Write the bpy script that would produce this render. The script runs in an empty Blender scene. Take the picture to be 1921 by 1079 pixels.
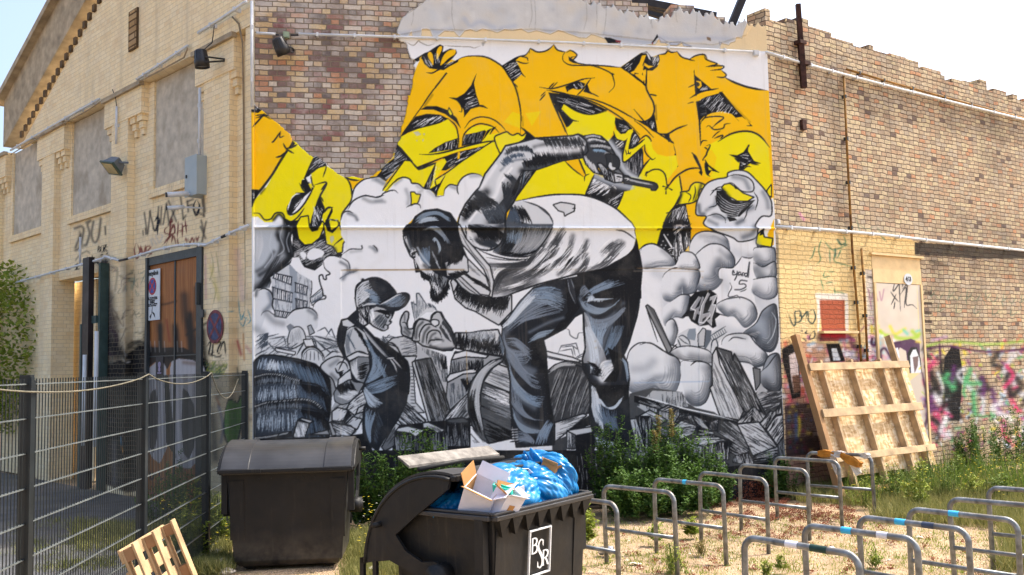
import bpy, bmesh, math, random
import numpy as np
from mathutils import Vector, Matrix
sc = bpy.context.scene
# ---------------------------------------------------------------- camera, sky, sun, exposure
FPX = 1770.0; PITCH = math.atan(145.5/FPX); ROLL = math.asin(0.022); EYE = 2.15
_F = np.array([0, math.cos(PITCH), math.sin(PITCH)]); _R0 = np.array([1., 0, 0]); _U0 = np.array([0, -math.sin(PITCH), math.cos(PITCH)])
_R = math.cos(ROLL)*_R0-math.sin(ROLL)*_U0; _U = math.sin(ROLL)*_R0+math.cos(ROLL)*_U0
def photo_xy(P):
    """where a world point stands in the survey photograph (1921 x 1079): used only to lay the painting out on its wall"""
    d = P-np.array([0, 0, EYE]); w = d@_F
    return 960.5+FPX*(d@_R)/w, 539.5-FPX*(d@_U)/w
cd = bpy.data.cameras.new('camera'); cam = bpy.data.objects.new('camera', cd); sc.collection.objects.link(cam)
cd.sensor_width = 36; cd.lens = FPX/1921*36; cd.clip_end = 2000; cd.clip_start = .1
cam.matrix_world = Matrix(((_R[0], _U[0], -_F[0], 0), (_R[1], _U[1], -_F[1], 0), (_R[2], _U[2], -_F[2], EYE), (0, 0, 0, 1)))
sc.camera = cam; sc.render.resolution_x = 1024; sc.render.resolution_y = 575
SUN_AZ = math.radians(67); SUN_EL = math.radians(55)      # azimuth clockwise from the view direction (+Y)
wd = bpy.data.worlds.new('World'); sc.world = wd; wd.use_nodes = True
nt = wd.node_tree; bg = nt.nodes['Background']; sky = nt.nodes.new('ShaderNodeTexSky'); sky.sky_type = 'NISHITA'; sky.sun_disc = False
sky.sun_elevation = SUN_EL; sky.sun_rotation = SUN_AZ; sky.air_density = 1.0; sky.dust_density = 6.0; sky.ozone_density = 1.0
nt.links.new(sky.outputs[0], bg.inputs[0]); bg.inputs[1].default_value = .15
sl = bpy.data.lights.new('sun', 'SUN'); sl.energy = 2.1; sl.angle = math.radians(.5); sl.color = (1, .95, .87)
so = bpy.data.objects.new('sun', sl); sc.collection.objects.link(so)
sd = Vector((math.sin(SUN_AZ)*math.cos(SUN_EL), math.cos(SUN_AZ)*math.cos(SUN_EL), math.sin(SUN_EL)))
so.rotation_euler = sd.to_track_quat('Z', 'Y').to_euler(); so.location = sd*60
sc.view_settings.view_transform = 'Standard'; sc.view_settings.look = 'None'; sc.view_settings.gamma = 1; sc.view_settings.exposure = 1.42
sc.view_settings.use_curve_mapping = False
# ---------------------------------------------------------------- mesh and material helpers
COL = sc.collection
def frame(x, y, dx, dy):
    """wall frame: local X along the wall, local Y into it, Z up"""
    return Matrix(((dx, -dy, 0, x), (dy, dx, 0, y), (0, 0, 1, 0), (0, 0, 0, 1)))
AM = math.radians(80.4); AR = math.radians(55); AL = math.radians(45.3)
C0 = (-3.75, 13.69); ML = 8.10; C1 = (C0[0]+math.sin(AM)*ML, C0[1]+math.cos(AM)*ML)
FL = frame(C0[0], C0[1], math.sin(AL), -math.cos(AL)); FM = frame(C0[0], C0[1], math.sin(AM), math.cos(AM)); FR = frame(C1[0], C1[1], math.sin(AR), math.cos(AR))
def tag(o, label=None, cat=None, group=None, kind=None):
    if label: o['label'] = label
    if cat: o['category'] = cat
    if group: o['group'] = group
    if kind: o['kind'] = kind
    return o
def empty(name, loc=(0, 0, 0), rz=0, label=None, cat=None, group=None, mat=None):
    o = bpy.data.objects.new(name, None); COL.objects.link(o)
    if mat is not None: o.matrix_world = mat
    else: o.matrix_world = Matrix.Translation(loc) @ Matrix.Rotation(rz, 4, 'Z')
    o.empty_display_size = .1
    return tag(o, label, cat, group)
class MB:
    def __init__(s): s.v = []; s.f = []; s.m = []; s.c = None
    def add(s, vs, fs, m=0, M=None):
        n = len(s.v)
        if M is not None: vs = [M @ Vector(p) for p in vs]
        s.v += [tuple(p) for p in vs]; s.f += [tuple(i+n for i in f) for f in fs]; s.m += [m]*len(fs); return s
    def box(s, x0, x1, y0, y1, z0, z1, m=0, M=None):
        return s.add([(x0,y0,z0),(x1,y0,z0),(x1,y1,z0),(x0,y1,z0),(x0,y0,z1),(x1,y0,z1),(x1,y1,z1),(x0,y1,z1)],
            [(0,3,2,1),(4,5,6,7),(0,1,5,4),(1,2,6,5),(2,3,7,6),(3,0,4,7)], m, M)
    def frus(s, b, t, z0, z1, m=0, M=None):
        """box with different bottom and top rectangles (x0,x1,y0,y1)"""
        return s.add([(b[0],b[2],z0),(b[1],b[2],z0),(b[1],b[3],z0),(b[0],b[3],z0),(t[0],t[2],z1),(t[1],t[2],z1),(t[1],t[3],z1),(t[0],t[3],z1)],
            [(0,3,2,1),(4,5,6,7),(0,1,5,4),(1,2,6,5),(2,3,7,6),(3,0,4,7)], m, M)
    def beam(s, p, q, w, h, up=(0, 0, 1), m=0):
        p = Vector(p); q = Vector(q); d = (q-p); L = d.length; d.normalize(); u = Vector(up); x = d.cross(u)
        if x.length < 1e-4: x = d.cross(Vector((1, 0, 0)))
        x.normalize(); u = x.cross(d)
        M = Matrix(((x[0], d[0], u[0], p[0]), (x[1], d[1], u[1], p[1]), (x[2], d[2], u[2], p[2]), (0, 0, 0, 1)))
        return s.box(-w/2, w/2, 0, L, -h/2, h/2, m, M)
    def tube(s, pts, r, n=10, m=0, cap=True):
        P = [Vector(p) for p in pts]; rings = []; up = None; N = len(P)
        for i, p in enumerate(P):
            t = (P[min(i+1, N-1)]-P[max(i-1, 0)]).normalized()
            if up is None:
                up = t.orthogonal().normalized()
            up = (up-t*up.dot(t)).normalized(); b = t.cross(up); rr = r[i] if isinstance(r, (list, tuple)) else r
            rings.append([p+(up*math.cos(a*2*math.pi/n)+b*math.sin(a*2*math.pi/n))*rr for a in range(n)])
        vs = [v for k in rings for v in k]; fs = []
        for i in range(N-1):
            for a in range(n): c = (a+1) % n; fs.append((i*n+a, i*n+c, (i+1)*n+c, (i+1)*n+a))
        if cap: fs.append(tuple(reversed(range(n)))); fs.append(tuple((N-1)*n+a for a in range(n)))
        return s.add(vs, fs, m)
    def prism(s, poly, h0, h1, m=0, M=None):
        """poly in local XZ plane extruded along Y from h0 to h1"""
        n = len(poly); vs = [(x, h0, z) for x, z in poly]+[(x, h1, z) for x, z in poly]
        fs = [tuple(range(n)), tuple(reversed(range(n, 2*n)))]+[(i, i+n, (i+1) % n+n, (i+1) % n) for i in range(n)]
        return s.add(vs, fs, m, M)
    def lathe(s, prof, M=None, n=20, m=0):
        vs = []; fs = []; k = len(prof)
        for a in range(n):
            t = a*2*math.pi/n
            vs += [(r*math.cos(t), r*math.sin(t), z) for r, z in prof]
        for a in range(n):
            b = (a+1) % n
            for i in range(k-1): fs.append((a*k+i, b*k+i, b*k+i+1, a*k+i+1))
        return s.add(vs, fs, m, M)
    def grid(s, x0, x1, z0, z1, y, res, m=0):
        """finely divided front face, so that paint can be laid on it"""
        nx = max(1, int(round((x1-x0)/res))); nz = max(1, int(round((z1-z0)/res))); n = len(s.v)
        for j in range(nz+1):
            for i in range(nx+1): s.v.append((x0+(x1-x0)*i/nx, y, z0+(z1-z0)*j/nz))
        for j in range(nz):
            for i in range(nx):
                a = n+j*(nx+1)+i; s.f.append((a, a+1, a+nx+2, a+nx+1)); s.m.append(m)
        return s
    def slab(s, x0, x1, y0, y1, z0, z1, res=0, m=0):
        """box whose front (y0) is a paint grid"""
        s.box(x0, x1, y0, y1, z0, z1, m)
        if res:
            del s.f[-4]; del s.m[-4]; del s.f[-3]; del s.m[-3]; s.grid(x0, x1, z0, z1, y0, res, m); n = len(s.v); nz = max(1, int(round((z1-z0)/res)))
            yy = [y0+(y1-y0)*k/8 for k in range(9)]
            for j in range(nz+1):
                for y in yy: s.v.append((x1, y, z0+(z1-z0)*j/nz))
            for j in range(nz):
                for k in range(8): a = n+j*9+k; s.f.append((a, a+1, a+10, a+9)); s.m.append(m)
        return s
    def build(s, name, mats, parent=None, M=None, smooth=False, canvas=None, F=None):
        me = bpy.data.meshes.new(name); V = np.array(s.v, float)
        me.from_pydata(s.v, [], s.f); mats = mats if isinstance(mats, (list, tuple)) else [mats]
        for a in mats: me.materials.append(a)
        if len(mats) > 1: me.polygons.foreach_set('material_index', s.m)
        if smooth: me.polygons.foreach_set('use_smooth', [True]*len(me.polygons))
        if canvas is not None:
            A = np.array(F if F is not None else M); W = V@A[:3, :3].T+A[:3, 3]
            x, y = photo_xy(W); c = canvas.sample(x, y); setcol(me, c)
        me.update(); o = bpy.data.objects.new(name, me); COL.objects.link(o)
        if parent is not None: o.parent = parent
        if M is not None: o.matrix_world = M
        return o
def setcol(me, c):
    n = len(c); out = np.ones((n, 4), np.float32); k = np.clip(c[:, :3]/255., 0, 1)
    out[:, :3] = np.where(k <= .04045, k/12.92, ((k+.055)/1.055)**2.4)
    if c.shape[1] > 3: out[:, 3] = np.clip(c[:, 3]/255., 0, 1)
    at = me.color_attributes.new('paint', 'FLOAT_COLOR', 'POINT'); at.data.foreach_set('color', out.ravel())
def hx(r, g, b):
    f = lambda c: c/255/12.92 if c/255 <= .04045 else ((c/255+.055)/1.055)**2.4
    return (f(r), f(g), f(b), 1)
class NT:
    """small node-graph writer"""
    def __init__(s, name, rough=.7, metal=0, spec=.3):
        s.mat = bpy.data.materials.new(name); s.mat.use_nodes = True; s.t = s.mat.node_tree; s.b = s.t.nodes['Principled BSDF']
        s.b.inputs['Roughness'].default_value = rough; s.b.inputs['Metallic'].default_value = metal; s.b.inputs['Specular IOR Level'].default_value = spec
    def n(s, typ, ins=None, **kw):
        a = s.t.nodes.new('ShaderNode'+typ)
        for k, v in kw.items(): setattr(a, k, v)
        for k, v in (ins or {}).items(): s.set(a.inputs[k], v)
        return a
    def set(s, sock, v):
        if hasattr(v, 'is_output'): s.t.links.new(v, sock)
        elif hasattr(v, 'outputs'): s.t.links.new(v.outputs[0], sock)
        else: sock.default_value = v
    def mix(s, f, a, b, bl='MIX'):
        m = s.n('Mix', data_type='RGBA', blend_type=bl); s.set(m.inputs[0], f); s.set(m.inputs[6], a); s.set(m.inputs[7], b); return m.outputs[2]
    def noise(s, v, sc, det=4, rg=.55): return s.n('TexNoise', {'Vector': v, 'Scale': sc, 'Detail': det, 'Roughness': rg}).outputs['Fac']
    def ramp(s, f, stops, interp='LINEAR'):
        r = s.n('ValToRGB', {'Fac': f}); e = r.color_ramp; e.interpolation = interp
        while len(e.elements) < len(stops): e.elements.new(.5)
        for el, (p, c) in zip(e.elements, stops): el.position = p; el.color = c if len(c) == 4 else tuple(c)+(1,)
        return r.outputs[0]
    def mr(s, f, a, b, c=0., d=1.): return s.n('MapRange', {'Value': f, 'From Min': a, 'From Max': b, 'To Min': c, 'To Max': d}).outputs[0]
    def obj(s): return s.n('TexCoord').outputs['Object']
    def math(s, op, a, b=0.): m = s.n('Math', operation=op); s.set(m.inputs[0], a); s.set(m.inputs[1], b); return m.outputs[0]
    def bump(s, h, st=.5, d=.01): s.t.links.new(s.n('Bump', {'Height': h, 'Strength': st, 'Distance': d}).outputs[0], s.b.inputs['Normal'])
    def base(s, c): s.set(s.b.inputs['Base Color'], c)
def simple(name, col, rough=.7, metal=0, var=.12, scale=8, bump=0, spec=.3, dirt=None):
    m = NT(name, rough, metal, spec); v = m.obj(); f = m.noise(v, scale, 5)
    d = tuple(c*(1-var*2) for c in col[:3])+(1,); l = tuple(min(1, c*(1+var)) for c in col[:3])+(1,)
    c = m.mix(m.mr(f, .3, .7), d, l)
    if dirt: c = m.mix(m.mr(m.noise(v, scale*.35, 6), .52, .72), c, dirt)
    m.base(c); m.set(m.b.inputs['Roughness'], m.mr(m.noise(v, scale*3, 3), .2, .8, rough*.8, min(1, rough*1.2)))
    if bump: m.bump(m.noise(v, scale*6, 4), .5, bump)
    return m.mat
def brickmat(name, pal, mortar, bw=.25, rh=.077, ms=.009, sq=.5, bump=.9, bd=.008, paint=True, wob=.008, dirt=None, white=None, rough=.9, alln=.35, stain=.0, fade=0., fcol=(.4, .35, .29, 1)):
    m = NT(name, rough, 0, .15); v = m.obj(); sp = m.n('SeparateXYZ', {'Vector': v})
    nz = m.n('TexNoise', {'Vector': v, 'Scale': 6, 'Detail': 3}); off = m.n('VectorMath', operation='SCALE'); m.set(off.inputs[0], m.n('VectorMath', {0: nz.outputs['Color'], 1: (.5, .5, .5)}, operation='SUBTRACT')); off.inputs['Scale'].default_value = wob*2
    co = m.n('CombineXYZ', {'X': m.math('ADD', sp.outputs[0], m.math('MULTIPLY', sp.outputs[1], 1.0)), 'Y': sp.outputs[2]}); co = m.n('VectorMath', {0: co, 1: off}, operation='ADD')
    br = m.n('TexBrick', {'Vector': co, 'Color1': (0, 0, 0, 1), 'Color2': (1, 1, 1, 1), 'Mortar': (.5, .5, .5, 1), 'Scale': 1, 'Mortar Size': ms, 'Mortar Smooth': .5, 'Brick Width': bw, 'Row Height': rh}); br.squash = sq; br.squash_frequency = 2; br.offset = .5
    c = m.ramp(br.outputs['Color'], pal, 'CONSTANT')
    c = m.mix(m.mr(m.noise(v, 30, 5, .7), .3, .75, 0, alln), c, (.12, .10, .09, 1)); c = m.mix(m.mr(m.noise(v, 3, 5), .45, .75, 0, .5), c, m.mix(.5, c, (.5, .45, .38, 1)))
    c = m.mix(m.mr(m.noise(v, .55, 4, .6), .42, .62, 0, fade), c, fcol)
    vs_ = m.n('Mapping', {'Vector': v, 'Scale': (2.6, 2.6, .22)}); c = m.mix(m.mr(m.noise(vs_, 1.0, 5, .6), .54, .76, 0, .3), c, (.20, .17, .15, 1))
    if white: c = m.mix(m.mr(m.noise(v, 1.1, 7, .7), .45, .62, 0, white), c, (.60, .56, .51, 1))
    if stain: c = m.mix(m.mr(m.noise(v, .8, 5, .6), .5, .66, 0, stain), c, (.05, .045, .045, 1))
    mc = m.mix(m.noise(v, 14, 4), mortar, tuple(x*.45 for x in mortar[:3])+(1,))
    c = m.mix(br.outputs['Fac'], c, mc)
    if dirt: c = m.mix(m.mr(m.noise(v, 1.7, 6, .65), .5, .72, 0, .7), c, dirt)
    if paint:
        at = m.n('Attribute', attribute_name='paint'); f = m.math('MULTIPLY', at.outputs['Alpha'], m.mr(br.outputs['Fac'], 0, 1, 1, .8)); c = m.mix(f, c, at.outputs['Color'])
    m.base(c)
    h = m.math('SUBTRACT', m.math('MULTIPLY', m.noise(v, 22, 6, .65), .55), br.outputs['Fac']); h = m.math('ADD', h, m.math('MULTIPLY', br.outputs['Color'], .35)); m.bump(h, bump, bd)
    return m.mat
# ---------------------------------------------------------------- paint canvas (numpy raster used for wall paintings)
class Canvas:
    def __init__(s, x0, y0, x1, y1, S, base, alpha=False):
        s.x0, s.y0, s.S = x0, y0, S
        s.W = int((x1-x0)*S); s.H = int((y1-y0)*S)
        s.C = np.empty((s.H, s.W, 3), np.float32); s.C[:] = base
        s.A = np.zeros((s.H, s.W), np.float32) if alpha else None
        s.clip = None; s.rs = np.random.RandomState(7)
        s.tiles = {}
    def g(s, txt):
        if not isinstance(txt, str): return np.asarray(txt, float)
        out = []; t = (0, 0, 1.0)
        for tok in txt.split():
            if tok in s.tiles: t = s.tiles[tok]
            else:
                a, b = tok.split(','); out.append((t[0]+float(a)/t[2], t[1]+float(b)/t[2]))
        return np.array(out)
    def cr(s, P, closed, k=6):
        n = len(P)
        if n < 3: return P
        if closed: Q = np.vstack([P[-1], P, P[0], P[1]]); m = n
        else: Q = np.vstack([2*P[0]-P[1], P, 2*P[-1]-P[-2]]); m = n-1
        t = np.linspace(0, 1, k, endpoint=False)[:, None]; o = []
        for i in range(m):
            a, b, c, d = Q[i], Q[i+1], Q[i+2], Q[i+3]
            o.append(.5*((2*b)+(c-a)*t+(2*a-5*b+4*c-d)*t*t+(3*b-a-3*c+d)*t**3))
        o = np.vstack(o)
        if not closed: o = np.vstack([o, P[-1]])
        return o
    def mask(s, P):
        P = (P-[s.x0, s.y0])*s.S
        y0 = max(0, int(P[:, 1].min())); y1 = min(s.H-1, int(P[:, 1].max())+1)
        x0 = max(0, int(P[:, 0].min())-1); x1 = min(s.W, int(P[:, 0].max())+2)
        if y1 < y0 or x1 <= x0: return None
        M = np.zeros((y1-y0+1, x1-x0), bool)
        X = P[:, 0]; Y = P[:, 1]; X2 = np.roll(X, -1); Y2 = np.roll(Y, -1)
        for r in range(y0, y1+1):
            yc = r+.5
            k = (Y <= yc) != (Y2 <= yc)
            if not k.any(): continue
            xs = np.sort(X[k]+(yc-Y[k])/(Y2[k]-Y[k])*(X2[k]-X[k]))
            for i in range(0, len(xs)-1, 2):
                a = max(0, int(math.ceil(xs[i]-.5-x0))); b = int(math.floor(xs[i+1]-.5-x0))+1
                if b > a: M[r-y0, a:b] = True
        return y0, x0, M
    def full(s, P):
        F = np.zeros((s.H, s.W), bool); m = s.mask(P)
        if m: F[m[0]:m[0]+m[2].shape[0], m[1]:m[1]+m[2].shape[1]] = m[2]
        return F
    def F(s, col, txt, sm=0, w=0, lc=(30, 35, 42), setclip=False, a=1.0):
        P = s.g(txt)
        if sm: P = s.cr(P, True)
        m = s.mask(P)
        if m is None: return
        y, x, M = m
        if s.clip is not None: M = M & s.clip[y:y+M.shape[0], x:x+M.shape[1]]
        V = s.C[y:y+M.shape[0], x:x+M.shape[1]]
        if s.A is None: V[M] = V[M]*(1-a)+np.array(col, np.float32)*a
        else:
            V2 = s.A[y:y+M.shape[0], x:x+M.shape[1]]; nA = a+V2[M]*(1-a); w_ = (a/nA)[:, None]; V[M] = V[M]*(1-w_)+np.array(col, np.float32)*w_; V2[M] = nA
        if w: s.L(np.vstack([P, P[:1]]), w, lc, tp=0, sm=0)
        if setclip: s.clip = s.full(P)
    def clipto(s, txt=None, sm=0):
        if txt is None: s.clip = None; return
        P = s.g(txt); s.clip = s.full(s.cr(P, True) if sm else P)
    def L(s, txt, w=2, col=(30, 35, 42), tp=1, sm=1, a=1.0):
        P = s.g(txt)
        if sm and len(P) > 2: P = s.cr(P, False)
        P = (P-[s.x0, s.y0])*s.S; w = w*s.S
        d = np.hypot(*(P[1:]-P[:-1]).T); L = np.concatenate([[0], np.cumsum(d)])
        if L[-1] < .5: return
        n = int(L[-1]/.6)+2; u = np.linspace(0, L[-1], n)
        x = np.interp(u, L, P[:, 0]); y = np.interp(u, L, P[:, 1])
        tx = np.gradient(x); ty = np.gradient(y); q = np.hypot(tx, ty)+1e-9
        f = u/L[-1]
        if tp == 1: ww = w*np.minimum(1, np.minimum(f, 1-f)*4+.15)
        elif tp == 2: ww = w*(1-f*.92)
        elif tp == 3: ww = w*np.sin(np.pi*np.clip(f, .02, .98))
        else: ww = np.full(n, w)
        ww = np.maximum(ww, .9)
        o = np.arange(-w/2, w/2+.3, .6)
        if len(o) < 1: o = np.array([0.])
        XX = x[:, None]-ty[:, None]/q[:, None]*o; YY = y[:, None]+tx[:, None]/q[:, None]*o
        K = np.abs(o)[None, :] <= ww[:, None]/2
        xi = XX[K].astype(int); yi = YY[K].astype(int)
        k = (xi >= 0) & (yi >= 0) & (xi < s.W) & (yi < s.H); xi = xi[k]; yi = yi[k]
        if s.clip is not None: k = s.clip[yi, xi]; xi = xi[k]; yi = yi[k]
        if a < 1:
            idx = np.unique(yi*s.W+xi); yi = idx//s.W; xi = idx % s.W
            if s.A is None: s.C[yi, xi] = s.C[yi, xi]*(1-a)+np.array(col, np.float32)*a
            else:
                o_ = s.A[yi, xi]; nA = a+o_*(1-a); w_ = (a/np.maximum(nA, 1e-4))[:, None]; s.C[yi, xi] = s.C[yi, xi]*(1-w_)+np.array(col, np.float32)*w_; s.A[yi, xi] = nA
        else:
            s.C[yi, xi] = col
            if s.A is not None: s.A[yi, xi] = 1
    def bundle(s, A, B, n, col, w=1, jit=.04, cut=.35, a=1.0, tp=3):
        """n brush strokes between two guide curves"""
        A = s.cr(s.g(A), False, 8); B = s.cr(s.g(B), False, 8); m = 24
        def rs(P):
            d = np.concatenate([[0], np.cumsum(np.hypot(*(P[1:]-P[:-1]).T))]); u = np.linspace(0, d[-1], m)
            return np.stack([np.interp(u, d, P[:, 0]), np.interp(u, d, P[:, 1])], 1)
        A = rs(A); B = rs(B); r = s.rs; n = int(n*1.7)+1; w = w*.72
        for i in range(n):
            t = (i+.5)/n+r.uniform(-jit, jit); P = A*(1-t)+B*t
            k0 = int(r.uniform(0, cut)*m); k1 = m-int(r.uniform(0, cut)*m)
            if k1-k0 < 4: continue
            c = np.array(col)*r.uniform(.88, 1.08)
            s.L(P[k0:k1], w*r.uniform(.5, 1.3), np.clip(c, 0, 255), tp=tp, sm=0, a=a)
    def comb(s, txt, ln, ang, n, col, w=1, jit=10, a=1.0, bend=0.0, side=0):
        """short strokes crossing a spine; ang = absolute direction in degrees or None for perpendicular"""
        P = s.cr(s.g(txt), False, 8); d = np.concatenate([[0], np.cumsum(np.hypot(*(P[1:]-P[:-1]).T))]); r = s.rs; n = int(n*1.5); w = w*.75
        for i in range(n):
            u = r.uniform(0, d[-1]); x = np.interp(u, d, P[:, 0]); y = np.interp(u, d, P[:, 1])
            if ang is None:
                j = min(len(P)-2, np.searchsorted(d, u, side='right')-1); j = max(0, j)
                th = math.atan2(*(P[j+1]-P[j])[::-1])+math.pi/2
            else: th = math.radians(ang)
            th += math.radians(r.uniform(-jit, jit)); l = ln*r.uniform(.45, 1.1)
            o = r.uniform(-.3, .3)*l+side*l*.5
            t = np.linspace(-.5, .5, 7); X = x+(t*l+o)*math.cos(th)-bend*l*(t*t)*4*math.sin(th); Y = y+(t*l+o)*math.sin(th)+bend*l*(t*t)*4*math.cos(th)
            c = np.clip(np.array(col)*r.uniform(.85, 1.12), 0, 255)
            s.L(np.stack([X, Y], 1), w*r.uniform(.5, 1.4), c, tp=3, sm=0, a=a)
    def hatch(s, txt, ang, n, ln, col, w=.7, jit=5, sm=0):
        P = s.g(txt)
        if sm: P = s.cr(P, True)
        old = s.clip; F = s.full(P); s.clip = F if old is None else (F & old)
        r = s.rs; x0, y0 = P.min(0); x1, y1 = P.max(0)
        for i in range(n):
            x = r.uniform(x0, x1); y = r.uniform(y0, y1); th = math.radians(ang+r.uniform(-jit, jit)); l = ln*r.uniform(.4, 1.2)
            s.L(np.array([[x, y], [x+l*math.cos(th), y+l*math.sin(th)]]), w*r.uniform(.5, 1.4), col, tp=3, sm=0)
        s.clip = old
    def soft(s, txt, r, col, a=.6):
        """airbrush along a path"""
        P = s.g(txt)
        if len(P) > 2: P = s.cr(P, False, 5)
        P = (P-[s.x0, s.y0])*s.S; R = r*s.S
        x0 = max(0, int(P[:, 0].min()-2*R)); x1 = min(s.W, int(P[:, 0].max()+2*R)+1)
        y0 = max(0, int(P[:, 1].min()-2*R)); y1 = min(s.H, int(P[:, 1].max()+2*R)+1)
        if x1 <= x0 or y1 <= y0: return
        X, Y = np.meshgrid(np.arange(x0, x1, dtype=np.float32), np.arange(y0, y1, dtype=np.float32))
        D = np.full(X.shape, 1e9, np.float32)
        if len(P) == 1: D = (X-P[0, 0])**2+(Y-P[0, 1])**2
        for i in range(len(P)-1):
            ax, ay = P[i]; bx, by = P[i+1]; dx, dy = bx-ax, by-ay; l2 = dx*dx+dy*dy+1e-6
            t = np.clip(((X-ax)*dx+(Y-ay)*dy)/l2, 0, 1)
            D = np.minimum(D, (X-ax-t*dx)**2+(Y-ay-t*dy)**2)
        K = np.exp(-D/(R*R)*1.6)*a; K[K < .01] = 0
        if s.clip is not None: K = K*s.clip[y0:y1, x0:x1]
        V = s.C[y0:y1, x0:x1]
        if s.A is None: V += (np.array(col, np.float32)-V)*K[..., None]
        else:
            V2 = s.A[y0:y1, x0:x1]; nA = K+V2*(1-K); V += (np.array(col, np.float32)-V)*(K/np.maximum(nA, 1e-4))[..., None]; V2[:] = nA
    def down(s):
        S = s.S; h = s.H//S; w = s.W//S
        c = s.C[:h*S, :w*S].reshape(h, S, w, S, 3)
        if s.A is not None:
            a_ = s.A[:h*S, :w*S].reshape(h, S, w, S, 1)+1e-4; c = (c*a_).sum((1, 3))/a_.sum((1, 3))
        else: c = c.mean((1, 3))
        s.C = c
        if s.A is not None: s.A = s.A[:h*S, :w*S].reshape(h, S, w, S).mean((1, 3))
    def sample(s, px, py):
        """bilinear lookup at reference coordinates, after down()"""
        x = np.clip(px-s.x0-.5, 0, s.C.shape[1]-1.001); y = np.clip(py-s.y0-.5, 0, s.C.shape[0]-1.001)
        i = x.astype(int); j = y.astype(int); fx = (x-i)[..., None]; fy = (y-j)[..., None]
        A = s.C if s.A is None else np.dstack([s.C, s.A*255])
        return (A[j, i]*(1-fx)+A[j, i+1]*fx)*(1-fy)+(A[j+1, i]*(1-fx)+A[j+1, i+1]*fx)*fy
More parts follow.
